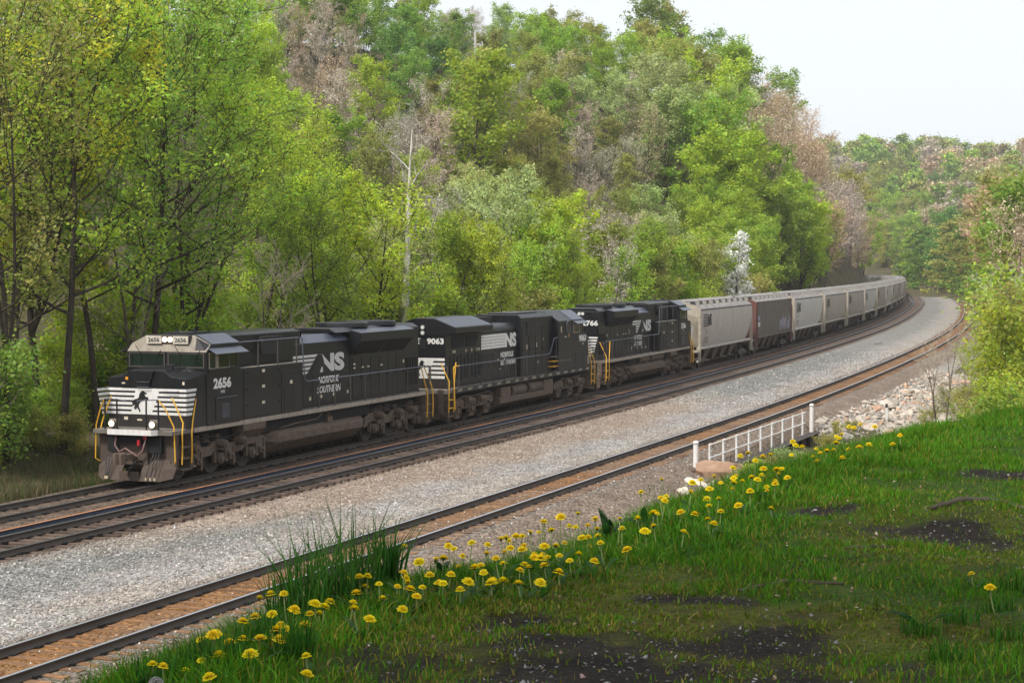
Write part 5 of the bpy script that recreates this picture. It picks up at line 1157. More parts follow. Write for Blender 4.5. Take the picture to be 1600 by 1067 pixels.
L_.new(mixc(N_, L_, 1.0, at_.outputs['Color'], rp_.outputs[0], 'MULTIPLY'), bb_.inputs['Base Color']); bb_.inputs['Roughness'].default_value = 0.95; bb_.inputs['Specular IOR Level'].default_value = 0.1
bump(N_, L_, bb_, nz_.outputs['Fac'], 1.0, 0.05)
kn_ = link_mesh('knoll', np_mesh('knoll', np.stack([KX.ravel(), KY.ravel(), KZv.ravel()], 1), KF, m_, True, {'col': kc.reshape(-1, 3)}))
tag(kn_, 'grassy knoll with bare dirt patches in the shaded foreground', 'grass bank', kind='structure')
def blades(name, X, Y, Z, H, Wd, colr, lean=0.35, mat=None, parent=None, droop=0.5):
    n = len(X); az = rng.random(n) * 2 * math.pi; ln = H * lean * np.abs(rng.normal(0.6, 0.5, n))
    dx, dy = np.cos(az), np.sin(az); fa = rng.random(n) * math.pi; wx, wy = np.cos(fa) * Wd / 2, np.sin(fa) * Wd / 2
    B = np.stack([X, Y, Z], 1); V = np.empty((n, 5, 3))
    mid = B + np.stack([dx*ln*0.35, dy*ln*0.35, H*0.58], 1); tip = B + np.stack([dx*ln, dy*ln, H*(1 - droop*0.25*np.minimum(ln/H, 1))], 1); w = np.stack([wx, wy, np.zeros(n)], 1)
    V[:, 0], V[:, 1], V[:, 2], V[:, 3], V[:, 4] = B - w, B + w, mid - w*0.85, mid + w*0.85, tip
    F = (np.array([(0,1,3),(0,3,2),(2,3,4)])[None] + (np.arange(n)*5)[:, None, None]).reshape(-1, 3)
    return link_mesh(name, np_mesh(name, V.reshape(-1, 3), F, mat or M['grass'], False, {'col': np.repeat(colr, 5, axis=0)}), parent)
n = 420000
gx_ = rng.uniform(-2.2, 4.9, n); gy_ = rng.uniform(4.2, 16.5, n)
gs_, gt_ = st_of(gx_, gy_); gt_ = gt_ - rim_t(gs_)
keep = (gt_ > -0.7) & (gx_ < 0.300 * gy_ + 0.35) & (gx_ > -0.30 * gy_ - 0.35)
gx_, gy_, gt_ = gx_[keep], gy_[keep], gt_[keep]
bb, tt = bare(gx_, gy_), thin(gx_, gy_)
cl = fbm(gx_, gy_, 0.30, 81)
prob = (1 - 0.93 * bb) * (1 - 0.35 * tt) * (0.25 + 0.95 * sstep(0.3, 0.62, cl + 0.12 * np.exp(-np.abs(gt_) / 0.5))) * np.clip(8.5 / gy_, 0.55, 1.0)
keep = rng.random(len(gx_)) < prob
gx_, gy_, gt_, cl, tt = gx_[keep], gy_[keep], gt_[keep], cl[keep], tt[keep]
rim = np.exp(-np.abs(gt_ - 0.1) / 0.45)
hh = (0.016 + 0.032 * sstep(0.45, 0.8, cl) + 0.060 * rim) * rng.uniform(0.5, 1.35, len(gx_)) * (1 - 0.40 * tt)
hh = hh + 0.09 * sstep(-0.05, -0.40, gt_) * rng.uniform(0.4, 1.2, len(gx_))
cg = np.array([0.066, 0.20, 0.008]) * rng.uniform(0.55, 1.3, (len(gx_), 1)) * (0.75 + 0.5 * cl[:, None])
yl_ = rng.random(len(gx_)) < (0.10 + 0.30 * tt); cg[yl_] = np.array([0.24, 0.24, 0.03]) * rng.uniform(0.6, 1.1, (yl_.sum(), 1))
cg = cg * (1 + np.array([0.7, 0.25, 0.3]) * (fbm(gx_, gy_, 1.4, 91)[:, None] - 0.4))
gr_ = blades('grass', gx_, gy_, zk(gx_, gy_) - 0.005, hh, 0.0030 + 0.0030 * rng.random(len(gx_)) + 0.0012 * rim, np.clip(cg, 0.003, 1), 0.75)
tag(gr_, 'short green grass covering the foreground knoll', 'grass', kind='stuff')
print('blades', len(gx_))
# short mossy growth and dead leaves on the worn ground
n = 120000; mx_ = rng.uniform(-1.2, 3.4, n); my_ = rng.uniform(4.6, 10.8, n); tm_, bm_ = thin(mx_, my_), bare(mx_, my_); cm_ = fbm(mx_, my_, 0.09, 95, 3)
kq = rng.random(n) < (0.15 + 0.8 * tm_) * (1 - 0.90 * bm_) * sstep(0.36, 0.58, cm_); mx_, my_, bm_, cm_ = mx_[kq], my_[kq], bm_[kq], cm_[kq]; n = len(mx_)
mc_ = np.array([0.13, 0.20, 0.010]) * rng.uniform(0.5, 1.3, (n, 1)); yq = rng.random(n) < 0.3; mc_[yq] = np.array([0.26, 0.22, 0.06]) * rng.uniform(0.5, 1.1, (yq.sum(), 1))
tag(blades('moss', mx_, my_, zk(mx_, my_) - 0.003, 0.008 + 0.022 * rng.random(n) * cm_ * 1.6, 0.0045 + 0.004 * rng.random(n), mc_, 1.1), 'short mossy yellow green growth around the bare soil', 'moss', kind='stuff')
n = 1500; lx_ = rng.uniform(-1.0, 4.2, n); ly_ = rng.uniform(4.6, 14, n); lr_ = 0.004 + 0.007 * rng.random(n); lc_ = np.array([0.22, 0.15, 0.09]) * rng.uniform(0.35, 1.6, (n, 1)); pq = rng.random(n) < 0.12; lc_[pq] = (0.5, 0.42, 0.36)
tag(stones('dead_leaves', lx_, ly_, zk(lx_, ly_) + 0.008, lr_, lc_, M['stone'], None, 0.12), 'scattered brown bits of dead leaf on the lawn', 'leaf litter', kind='stuff')
def tuft(label, spots, hmin, hmax, n, col, wd=0.007):
    for j, (px, py, r) in enumerate(sorted(spots)):
        r = min(r, 0.06 if n // len(spots) > 140 else 0.035)
        x, y, _ = ray_knoll(px, py); k = n // len(spots); X, Y = x + np.clip(rng.normal(0, r, k), -1.6*r, 1.6*r), y + np.clip(rng.normal(0, r, k), -1.6*r, 1.6*r)
        H = rng.uniform(hmin, hmax, k) * (0.6 + 0.4 * rng.random(k)); c = np.array(col) * rng.uniform(0.5, 1.25, (k, 1))
        o = blades('grass_tuft', X, Y, zk(X, Y) - 0.01, H, wd * rng.uniform(0.7, 1.3, k), c, 0.38)
        tag(o, label + (f', {ORD[j]} from left' if len(spots) > 1 else ''), 'grass tuft', 'grass tufts on the knoll')
tuft('tall dark green grass tuft standing in front of the near track', [(448, 945, .05), (485, 948, .06), (525, 938, .06), (565, 925, .05)], 0.20, 0.50, 430, (0.07, 0.20, 0.025), 0.0065)
tuft('narrow upright tuft of tall grass at the right of the tall clump', [(603, 905, .02), (612, 900, .02)], 0.24, 0.40, 110, (0.045, 0.15, 0.02), 0.009)
tuft('broad bladed grass tuft on the skyline edge of the knoll', [(1405, 664, .1), (1440, 658, .1), (1480, 651, .12), (1530, 646, .15)], 0.06, 0.14, 260, (0.05, 0.14, 0.02), 0.010)
tuft('dense dark grass tuft at the lower right of the knoll', [(1560, 960, .08), (1590, 930, .08), (1500, 985, .08), (1575, 1010, .1), (1440, 1000, .07), (1480, 1040, .08)], 0.05, 0.12, 420, (0.055, 0.17, 0.014), 0.005)
tuft('dark grass tuft along the lower left edge of the knoll', [(240, 1060, .05), (300, 1035, .06), (350, 1050, .06), (400, 1020, .06), (460, 1040, .08), (420, 980, .05)], 0.08, 0.20, 800, (0.045, 0.15, 0.016), 0.005)
# chips of slate and dead bits on the bare soil
n = 14000; cx_ = rng.uniform(-0.8, 3.0, n); cy_ = rng.uniform(4.6, 10.4, n); kq = rng.random(n) < (bare(cx_, cy_) * 0.85 + 0.10 * thin(cx_, cy_)); cx_, cy_ = cx_[kq], cy_[kq]
cr_ = 0.0025 + 0.0085 * rng.random(len(cx_)) ** 3
cc_ = np.array([0.20, 0.195, 0.195]) * (0.3 + 1.4 * rng.random((len(cx_), 1)) ** 1.5); pk = rng.random(len(cx_)) < 0.04; cc_[pk] = (0.34, 0.22, 0.20)
tag(stones('soil_chips', cx_, cy_, zk(cx_, cy_) + cr_ * 0.15, cr_, cc_, M['stone'], None, 0.3), 'small grey slate chips scattered over the bare soil', 'chips', kind='stuff')
def root_tube(label, pts, r):
    P_ = []
    for px, py in pts:
        x, y, z = ray_knoll(px, py); P_.append((x, y, z + r * 0.35))
    Q = []
    for i in range(len(P_) - 1):
        for k in range(4):
            f = k / 4; Q.append(tuple(P_[i][j]*(1-f) + P_[i+1][j]*f + random.uniform(-.004, .004) for j in range(3)))
    Q.append(P_[-1]); mb = MB(); nq = len(Q); mb.tube(Q, [r * (0.25 + 0.75 * math.sin(math.pi * min(1, (i + 1) / nq * 0.8 + 0.1))) * random.uniform(0.85, 1.15) for i in range(nq)], 7)
    o = link_mesh('tree_root', mb.mesh('tree_root', M['bark'], True)); tag(o, label, 'tree root')
root_tube('thick dark tree root surfacing at the right edge of the knoll', [(1455, 816), (1490, 808), (1530, 804), (1575, 806), (1602, 812)], 0.020)
root_tube('thin curved tree root crossing the middle of the knoll', [(1150, 938), (1185, 925), (1225, 916), (1275, 919), (1318, 924)], 0.013)
root_tube('short dark root on the bare patch below the dandelions', [(1322, 862), (1365, 857), (1400, 860)], 0.012)

# ------------------------------------------------------------------ dandelions
Z1 = [(205,603),(480,620),(612,562),(765,558),(728,342),(712,408),(845,418),(955,262),(603,425),(1200,215),(1275,242),(1060,230),(1095,32),(1190,45),(1298,70),(1385,143),(1515,180),(1475,238),(1460,325),(1240,358),(1262,408),(1102,422),(1018,510),(1485,628),(1488,718)]
Z2 = [(105,543),(28,765),(105,785),(440,615),(410,670),(540,420),(640,518),(675,650),(555,855),(805,540),(880,500),(870,225),(1000,282),(1095,470),(915,635),(1030,625),(975,722),(850,765),(1215,535),(1260,132),(1310,205),(1215,280),(1350,335),(1470,165),(1385,280),(1435,475),(1495,375),(1575,475),(1550,335)]
Z3 = [(135,245),(335,155),(312,285),(408,305),(265,365),(465,360),(485,390),(467,432),(352,395),(625,105),(683,160),(662,250),(750,230),(838,195),(1005,150),(545,312),(980,272),(1168,170),(1195,335),(1425,298),(125,465),(215,580),(70,610),(285,622),(445,650),(530,655),(490,705),(170,740),(430,768),(185,905),(640,835),(590,565),(585,485),(680,435),(665,497),(790,478),(1012,480),(825,595),(925,618),(680,700),(1045,375),(1580,180)]
Z4 = [(700,175),(505,315),(690,305),(745,300),(995,205),(1205,130),(1160,260),(1135,330),(1250,335),(1155,418),(1018,475),(625,475),(655,490),(482,545),(625,630),(1142,580),(1200,630),(1270,515),(1440,472),(910,630),(730,390),(1075,195)]
Z5 = [(160,495),(290,425),(340,355),(395,343),(310,480),(295,502),(355,517),(295,550),(205,533),(445,410),(498,328),(552,333),(420,487),(503,467),(490,508),(460,525),(593,480),(628,447),(605,525),(583,558),(583,588),(668,570),(525,628),(553,703),(725,250),(705,268),(770,293),(697,325),(868,320),(897,355),(848,385),(875,410),(1005,292),(1008,232),(1045,230),(990,333),(1095,318),(1167,325),(1233,293),(1400,262),(1275,172),(1175,113),(1130,115),(1025,115),(1097,177),(1450,225),(1050,355),(328,740),(108,638),(192,640)]
HEADS = []
for Z, ox, oy, k in ((Z1, 200, 920, 5.333), (Z2, 480, 820, 5.714), (Z3, 740, 780, 6.154), (Z4, 920, 720, 6.154), (Z5, 1080, 630, 4.444)):
    for a, b in Z:
        p = (ox + a / k, oy + b / k)
        if all(math.hypot(p[0] - q[0], p[1] - q[1]) > 4.5 for q in HEADS): HEADS.append(p)
HEADS += [(1518, 905), (1547, 921)]
_rr = random.Random(3)
while len(HEADS) < 205:                                    # smaller heads between the listed ones
    px = _rr.uniform(230, 1330); py = float(np.interp(px, [q[0] for q in _rp], [q[1] for q in _rp])) + _rr.uniform(4, 75) * (0.5 if px > 1000 else 1)
    if all(math.hypot(px - q[0], py - q[1]) > 9 for q in HEADS): HEADS.append((px, py))
def petal_ring(V, F, n, r0, r1, z0, z1, w, rnd):
    for i in range(n):
        a = 2*math.pi*(i + rnd.random()*0.7)/n; l = r1 * rnd.uniform(0.82, 1.08); c, s_ = math.cos(a), math.sin(a); k = len(V); zz = z1 + rnd.uniform(-0.002, 0.002)
        V += [(r0*c - w*0.5*s_, r0*s_ + w*0.5*c, z0), (r0*c + w*0.5*s_, r0*s_ - w*0.5*c, z0), (l*c + w*0.5*s_, l*s_ - w*0.5*c, zz), (l*c - w*0.5*s_, l*s_ + w*0.5*c, zz)]; F.append((k, k+1, k+2, k+3))
def flower_meshes():
    out = []
    for sd in range(3):
        r_ = random.Random(sd); V, F = [], []
        petal_ring(V, F, 30, 0.003, 0.0235, 0.004, 0.0035 - 0.002*sd, 0.0052, r_); petal_ring(V, F, 28, 0.002, 0.0205, 0.006, 0.0085, 0.0048, r_); petal_ring(V, F, 24, 0.002, 0.0155, 0.007, 0.0125, 0.0042, r_); petal_ring(V, F, 20, 0.001, 0.0110, 0.008, 0.0155, 0.0040, r_); petal_ring(V, F, 14, 0.0005, 0.0060, 0.009, 0.0170, 0.0036, r_)
        k = len(V); V += [(0.012*math.cos(2*math.pi*q/12), 0.012*math.sin(2*math.pi*q/12), 0.0095) for q in range(12)] + [(0, 0, 0.0140)]; F += [(k + q, k + (q + 1) % 12, k + 12) for q in range(12)]
        me = bpy.data.meshes.new('flower_head'); me.from_pydata(V, [], F); me.materials.append(M['petal']); out.append(me)
    return out
FLOW = flower_meshes()
M['stem'] = mat_plain('dandelion_stem', (0.22, 0.27, 0.09), 0.6, 0.3, 20); M['calyx'] = mat_plain('calyx_green', (0.055, 0.085, 0.02), 0.7, 0.3, 30)
mb = MB(); mb.tube([(0, 0, 0), (0.10, 0, 0.35), (0.17, 0, 0.7), (0.20, 0, 1.0)], [0.0030, 0.0028, 0.0024, 0.0023], 5)
# the stem's thickness must not grow with its height, so three real lengths are made
STEMS = {}
for h in (0.06, 0.10, 0.15, 0.21):
    mb = MB(); mb.tube([(0, 0, 0), (0.10*h, 0, 0.35*h), (0.17*h, 0, 0.7*h), (0.20*h, 0, h)], [0.0031, 0.0028, 0.0024, 0.0023], 5); STEMS[h] = mb.mesh('stem', M['stem'], True)
mb = MB(); mb.loft([[(r*math.cos(t), r*math.sin(t), z) for t in [2*math.pi*k/8 for k in range(8)]] for z, r in ((-0.006, 0.0028), (-0.002, 0.0062), (0.004, 0.0075), (0.006, 0.0045))]); CALYX = mb.mesh('calyx', M['calyx'], True)
def leaf_me(L_, w, jag, sd):
    r_ = random.Random(sd); V, F = [], []; n = 9
    for i in range(n):
        f = i / (n - 1); ww = w * math.sin(math.pi * min(1, f*0.85 + 0.12)) * (1 if not jag else (0.55 if i % 2 else 1.15)); x = L_ * f; z = L_ * 0.45 * math.sin(f * 2.0) - 0.1 * L_ * f * f
        V += [(x, -ww, z + ww*0.25), (x, 0, z), (x, ww, z + ww*0.25)]
        if i: k = 3*i; F += [(k-3, k-2, k+1, k), (k-2, k-1, k+2, k+1)]
    me = bpy.data.meshes.new('leaf'); me.from_pydata(V, [], F); me.materials.append(M['leaf']); me.polygons.foreach_set('use_smooth', [True]*len(F)); return me
LEAFD = [leaf_me(0.13, 0.014, True, 1), leaf_me(0.10, 0.016, True, 2), leaf_me(0.16, 0.016, True, 3)]
ZONES = [(380, 'at the lower left corner'), (470, 'left of the tall grass tuft'), (630, 'around the tall grass tuft'), (760, 'right of the tall grass tuft'), (870, 'in the thick of the patch'), (960, 'left of the dark broadleaf plant'), (1085, 'below the white rocks'), (1160, 'below the boulder at the railing'), (1230, 'below the white railing'), (1300, 'below the far end of the white railing'), (1480, 'below the pale rock slope'), (2000, 'alone at the right of the lawn')]
recs = []
for i, (px, py) in enumerate(HEADS):
    r_ = random.Random(i * 7 + 1)
    h = r_.choice((0.05, 0.06, 0.08, 0.10, 0.12)) if py < 960 else r_.choice((0.06, 0.07, 0.09))
    x, y, z = ray_knoll(px, py, h); h = min((0.06, 0.10, 0.15, 0.21), key=lambda q: abs(q - 0.92 * (KZ - 0.03 + h - z)))
    recs.append((px, py, x, y, z, h, r_))
groups = {}
for q in sorted(recs, key=lambda q: q[0]):
    zn = next(nm for lim, nm in ZONES if q[0] < lim); hw = {0.06: 'short-stemmed', 0.10: 'upright', 0.15: 'long-stemmed', 0.21: 'tall'}[q[5]]
    groups.setdefault((hw, zn), []).append(q)
TENS = ORD
for (hw, zn), lst in groups.items():
    for j, (px, py, x, y, z, h, r_) in enumerate(lst):
        lab = f'{hw} yellow dandelion {zn}' + (f', {TENS[j]} from left' if len(lst) > 1 else '')
        az = r_.uniform(0, 6.28); bx_, by_ = 0.20*h*math.cos(az), 0.20*h*math.sin(az)
        R = empty('dandelion', (x - bx_, y - by_, z), az); tag(R, lab, 'dandelion', 'yellow dandelions along the edge of the knoll')
        R.rotation_euler = (0, 0, az)
        st = link_mesh('stem', STEMS[h], R)
        fh = link_mesh('flower_head', r_.choice(FLOW), R); fh.location = (0.20*h, 0, h); sc = r_.uniform(0.62, 1.15) * 0.95; fh.scale = (sc, sc, sc)
        fh.rotation_euler = (r_.uniform(-0.32, 0.32), r_.uniform(-0.32, 0.32), r_.uniform(0, 6)); fh.color = (1.0, 0.80 + r_.uniform(-0.05, 0.05), 0.01, 1)
        ca = link_mesh('calyx', CALYX, fh)
        for k in range(r_.choice((1, 2, 3))):
            lf = link_mesh('leaf', r_.choice(LEAFD), R); lf.rotation_euler = (0, r_.uniform(-0.35, 0.1), r_.uniform(0, 6.28)); g = r_.uniform(0.7, 1.2); lf.color = (0.06*g, 0.17*g, 0.022*g, 1); lf.scale = (0.75, 0.75, 0.6)
print('dandelions', len(recs))
x, y, z = ray_knoll(232, 1045, 0.12)
R = empty('dandelion_clock', (x, y, z)); tag(R, 'grey dandelion seed head at the lower left corner of the knoll', 'seed head')
link_mesh('stem', STEMS[0.10], R)
mb = MB(); r_ = random.Random(4)
for k in range(150):
    v = Vector((r_.gauss(0, 1), r_.gauss(0, 1), r_.gauss(0, 1))).normalized(); a = v.orthogonal().normalized()
    c0 = Vector((0.02, 0, 0.105)); p = c0 + v * 0.021; mb.add([c0 + v*0.003, p + a*0.004, p - a*0.004], [(0, 1, 2)]); w_ = v.cross(a); mb.add([p + a*0.0035, p + w_*0.0012, p - a*0.0035, p - w_*0.0012], [(0, 1, 2, 3)])
so_ = P('seed_ball', mb, M['petal'], R); so_.color = (0.40, 0.40, 0.37, 1)
def broad_plant(label, px, py, n, L_, w, col, up=0.9, jag=False):
    x, y, z = ray_knoll(px, py); R = empty('broadleaf_plant', (x, y, z)); tag(R, label, 'plant'); me = leaf_me(L_, w, jag, int(px)); r_ = random.Random(int(px))
    for k in range(n):
        lf = link_mesh('leaf', me, R); g = r_.uniform(0.6, 1.2); lf.color = tuple(c*g for c in col) + (1,); s_ = r_.uniform(0.6, 1.1); lf.scale = (s_, s_, s_); lf.rotation_euler = (r_.uniform(-0.4, 0.4), -r_.uniform(0.1, up), r_.uniform(0, 6.28))
    return R
broad_plant('dark broadleaf dock plant rising above the dandelions left of the white rocks', 952, 812, 13, 0.17, 0.019, (0.035, 0.11, 0.016), 1.2)
broad_plant('dark leafy plant below the white rocks beside the dandelions', 1010, 800, 11, 0.13, 0.017, (0.035, 0.11, 0.015), 0.9)
broad_plant('small leafy plant behind the dandelions right of the tall grass', 690, 880, 7, 0.11, 0.022, (0.025, 0.08, 0.018), 1.1)
broad_plant('pale green young leafy plant at the lower left of the knoll', 340, 1048, 8, 0.09, 0.018, (0.07, 0.20, 0.03), 0.9)
broad_plant('dark leafy plant at the bottom left edge of the picture', 205, 1066, 7, 0.11, 0.024, (0.03, 0.10, 0.018), 0.9)
broad_plant('dark leafy plant on the knoll edge below the marker post', 1330, 668, 8, 0.14, 0.02, (0.02, 0.07, 0.014), 0.9)
broad_plant('green rosette of jagged leaves at the lower right of the lawn', 1440, 995, 8, 0.12, 0.014, (0.035, 0.12, 0.02), 0.25, True)

# ------------------------------------------------------------------ rocks, railing, marker beside the near track
def rock_mesh(seed, flat, mat, name='rock', sub=2):
    bm = bmesh.new(); bmesh.ops.create_icosphere(bm, subdivisions=sub, radius=1.0); r_ = random.Random(seed)
    pl = [(Vector((r_.gauss(0, 1), r_.gauss(0, 1), r_.gauss(0, 0.8))).normalized(), r_.uniform(0.55, 0.85)) for _ in range(9)]
    for v in bm.verts:
        for nn, dd in pl:
            k = v.co.dot(nn)
            if k > dd: v.co -= nn * (k - dd)
        if sub > 2: v.co *= 1 + 0.16 * mnoise.noise(v.co * 1.9 + Vector((seed, 0, 0))) + 0.10 * mnoise.noise(v.co * Vector((3, 3, 9)) + Vector((0, seed, 0)))
        v.co += Vector((r_.gauss(0, .02), r_.gauss(0, .02), r_.gauss(0, .02))); v.co.z *= flat
    me = bpy.data.meshes.new(name); bm.to_mesh(me); bm.free(); me.materials.append(mat); return me
def mat_rock(name, c1, c2, sc=3.0):
    m, N, L, b = new_mat(name); oi = N.new('ShaderNodeObjectInfo'); n1 = noise(N, L, sc, 7, 0.7)
    r = ramp(N, L, n1.outputs['Fac'], [(0.3, c2), (0.65, c1)]); L.new(mixc(N, L, 1.0, r.outputs[0], oi.outputs['Color'], 'MULTIPLY'), b.inputs['Base Color']); b.inputs['Roughness'].default_value = 0.9
    bump(N, L, b, n1.outputs['Fac'], 0.6, 0.05); return m
M['rock'] = mat_rock('pale_rock', (0.52, 0.46, 0.39), (0.33, 0.27, 0.22)); M['mossrock'] = mat_rock('mossy_rock', (0.17, 0.15, 0.085), (0.085, 0.08, 0.05), 5)
RK = [rock_mesh(k, random.Random(k).uniform(0.35, 0.7), M['rock'], sub=1) for k in range(8)]
rip = empty('rock_slope'); tag(rip, 'slope of pale broken rock to the right of the near track', 'rocks', kind='structure')
r_ = random.Random(12); pts = []
while len(pts) < 290:
    s = r_.uniform(30, 74); t = 14.9 + r_.random() * (7.0 if s > 34 else 4.5)
    if t < 15.0 + 0.025 * max(0, s - 40): continue
    pts.append((s, t))
for s, t in pts:
    x, y, z = (float(q) for q in w_of(s, t)); z = max(float(z_ground(np.array([x]), np.array([y]))[0]) if t > 16.4 else -9, float(zs(s)) + float(ballast_z(np.array([s]), np.array([t]))[0]) if t < 17 else -9)
    o = link_mesh('rock', r_.choice(RK), rip); k = 0.17 + 0.40 * r_.random() ** 2.0; o.location = (x, y, z + k*0.12); o.scale = (k*r_.uniform(.8, 1.5), k, k*r_.uniform(.7, 1.1)); o.rotation_euler = (r_.uniform(-.4, .4), r_.uniform(-.4, .4), r_.uniform(0, 6))
    g = r_.uniform(0.7, 1.25); o.color = (g*1.15, g*0.86, g*0.70, 1) if r_.random() < 0.14 else (g, g, g, 1)
def boulder(label, px, py, zb, sz, mat, colr, seed, name='boulder', rot=0.0):
    x, y = ray_z(px, py, zb); o = link_mesh(name, rock_mesh(seed, 1.0, mat, name, 3)); o.location = (x, y, zb); o.scale = sz; o.rotation_euler = (0, 0, rot); o.color = (*colr, 1); tag(o, label, 'rock'); return o
boulder('big brown layered boulder at the near end of the white railing', 1128, 742, -0.55, (1.05, 0.8, 0.75), M['rock'], (0.72, 0.52, 0.40), 31, rot=0.3)
for k, (px, py, a, b, c) in enumerate(((1085, 762, 0.5, 0.35, 0.42), (1055, 752, 0.28, 0.2, 0.26), (1112, 765, 0.38, 0.3, 0.32), (1068, 775, 0.34, 0.28, 0.3), (1140, 755, 0.3, 0.25, 0.25))):
    boulder(['large white rock chunk below the brown boulder', 'small white upright rock left of the white chunk', 'white rock right of the large white chunk', 'white rock just above the grass below the chunk', 'pale rock tucked beside the brown boulder'][k], px, py, -0.7, (a, b, c), M['rock'], (1.5, 1.5, 1.5), 40 + k)
for k, (px, py) in enumerate(((1010, 778), (990, 785), (1035, 768), (970, 795), (1022, 790))):
    boulder(['flat tan rock left of the white rocks', 'flat pale slab lowest left of the white rocks', 'small brown rock left beside the white upright rock', 'tan stone by the dock plant', 'small tan rock above the leafy plant'][k], px, py, -0.75, (0.42 - .04*k, 0.3, 0.16), M['rock'], (0.95, 0.85, 0.75), 50 + k)
x, y = ray_z(345, 985, 3.05)
o = link_mesh('stone_slab', rock_mesh(63, 0.55, M['mossrock'], 'stone_slab', 3)); o.location = (x, y, 3.0); o.scale = (0.36, 0.24, 0.40); o.rotation_euler = (0.12, 0, 0.5); o.color = (1, 1, 1, 1); tag(o, 'mossy flat stone slab below the knoll at the lower left', 'stone')
boulder('orange brown flat boulder lying on the pale rock slope', 1375, 640, -0.9, (0.9, 0.6, 0.28), M['rock'], (0.95, 0.68, 0.50), 70)
boulder('tan boulder at the right end of the rock slope', 1430, 635, -0.9, (0.7, 0.55, 0.42), M['rock'], (0.8, 0.62, 0.48), 71)
# railing over the small bridge
M['whitewash'] = mat_paint('white_railing', (0.78, 0.77, 0.75), (0.36, 0.27, 0.20), 0.35, 0.6, scale=5)
fa, fb = ray_z(1087, 737, -0.5), ray_z(1268, 669, -0.5)
fx0, fy0 = ray_z(1110, 731, -0.5); fx1, fy1 = ray_z(1255, 675, -0.5)
ang = math.atan2(fy1 - fy0, fx1 - fx0); FL = math.hypot(fx1 - fx0, fy1 - fy0)
for (x, y), lb in ((fa, 'thick white round post at the near end of the railing'), (fb, 'thick white round post at the far end of the railing')):
    R = empty('bridge_post', (x, y, -0.75)); tag(R, lb, 'post', 'white end posts of the bridge railing')
    mb = MB(); mb.cyl((0, 0, 0), (0, 0, 1.28), 0.095, n=18); P('post', mb, M['whitewash'], R)
    mb = MB(); mb.loft([[(r*math.cos(t), r*math.sin(t), z) for t in [2*math.pi*k/18 for k in range(18)]] for z, r in ((1.26, 0.105), (1.33, 0.105), (1.37, 0.08), (1.39, 0.03))]); P('cap', mb, M['whitewash'], R, smooth=True)
R = empty('bridge_railing', (fx0, fy0, -0.6), ang); tag(R, 'low white pipe railing with two rails beside the near track', 'railing')
for k in range(9):
    mb = MB(); x = FL * k / 8; mb.box(x - 0.055, x + 0.055, -0.012, 0.012, -0.3, 1.02); mb.box(x - 0.055, x - 0.035, -0.012, 0.06, -0.3, 1.0); P('post', mb, M['whitewash'], R)
for z in (0.98, 0.50):
    mb = MB(); mb.cyl((-0.25, -0.04, z), (FL + 0.25, -0.04, z), 0.027, n=8); P('rail', mb, M['whitewash'], R)
M['girder'] = mat_plain('dark_girder', (0.040, 0.030, 0.026), 0.7, 0.4, 3)
R = empty('bridge_girder', (fx0, fy0, -0.6), ang); tag(R, 'dark rusty bridge girder under the white railing', 'girder')
mb = MB(); mb.box(-1.6, FL + 0.6, -0.42, -0.30, -1.0, 0.02); P('web', mb, M['girder'], R)
mb = MB(); mb.box(-1.6, FL + 0.6, -0.62, -0.20, 0.02, 0.06); mb.box(-1.6, FL + 0.6, -0.62, -0.20, -1.05, -1.0); P('flange', mb, M['girder'], R)
for k in range(12):
    mb = MB(); x = -1.4 + k * (FL + 1.8) / 11; mb.box(x - 0.02, x + 0.02, -0.58, -0.42, -1.0, 0.02); P('stiffener', mb, M['girder'], R)
x, y = ray_z(1385, 656, -0.8)
R = empty('marker_post', (x, y, -0.9)); tag(R, 'small white marker post with black top beside the rock slope', 'marker post')
mb = MB(); mb.box(-0.055, 0.055, -0.03, 0.03, 0, 0.72); P('post', mb, M['whitewash'], R); mb = MB(); mb.box(-0.058, 0.058, -0.033, 0.033, 0.72, 0.92); P('black_cap', mb, M['ink'], R)
x, y = ray_z(1372, 538, -0.27)
mb = MB(); mb.box(-1.1, 1.1, -0.07, 0.07, 0, 0.1); o = link_mesh('timber', mb.mesh('timber', M['tie'])); o.location = (x, y, -0.27); o.rotation_euler = (0, 0, 1.1); tag(o, 'dark loose timber lying on the gravel between the tracks', 'timber')
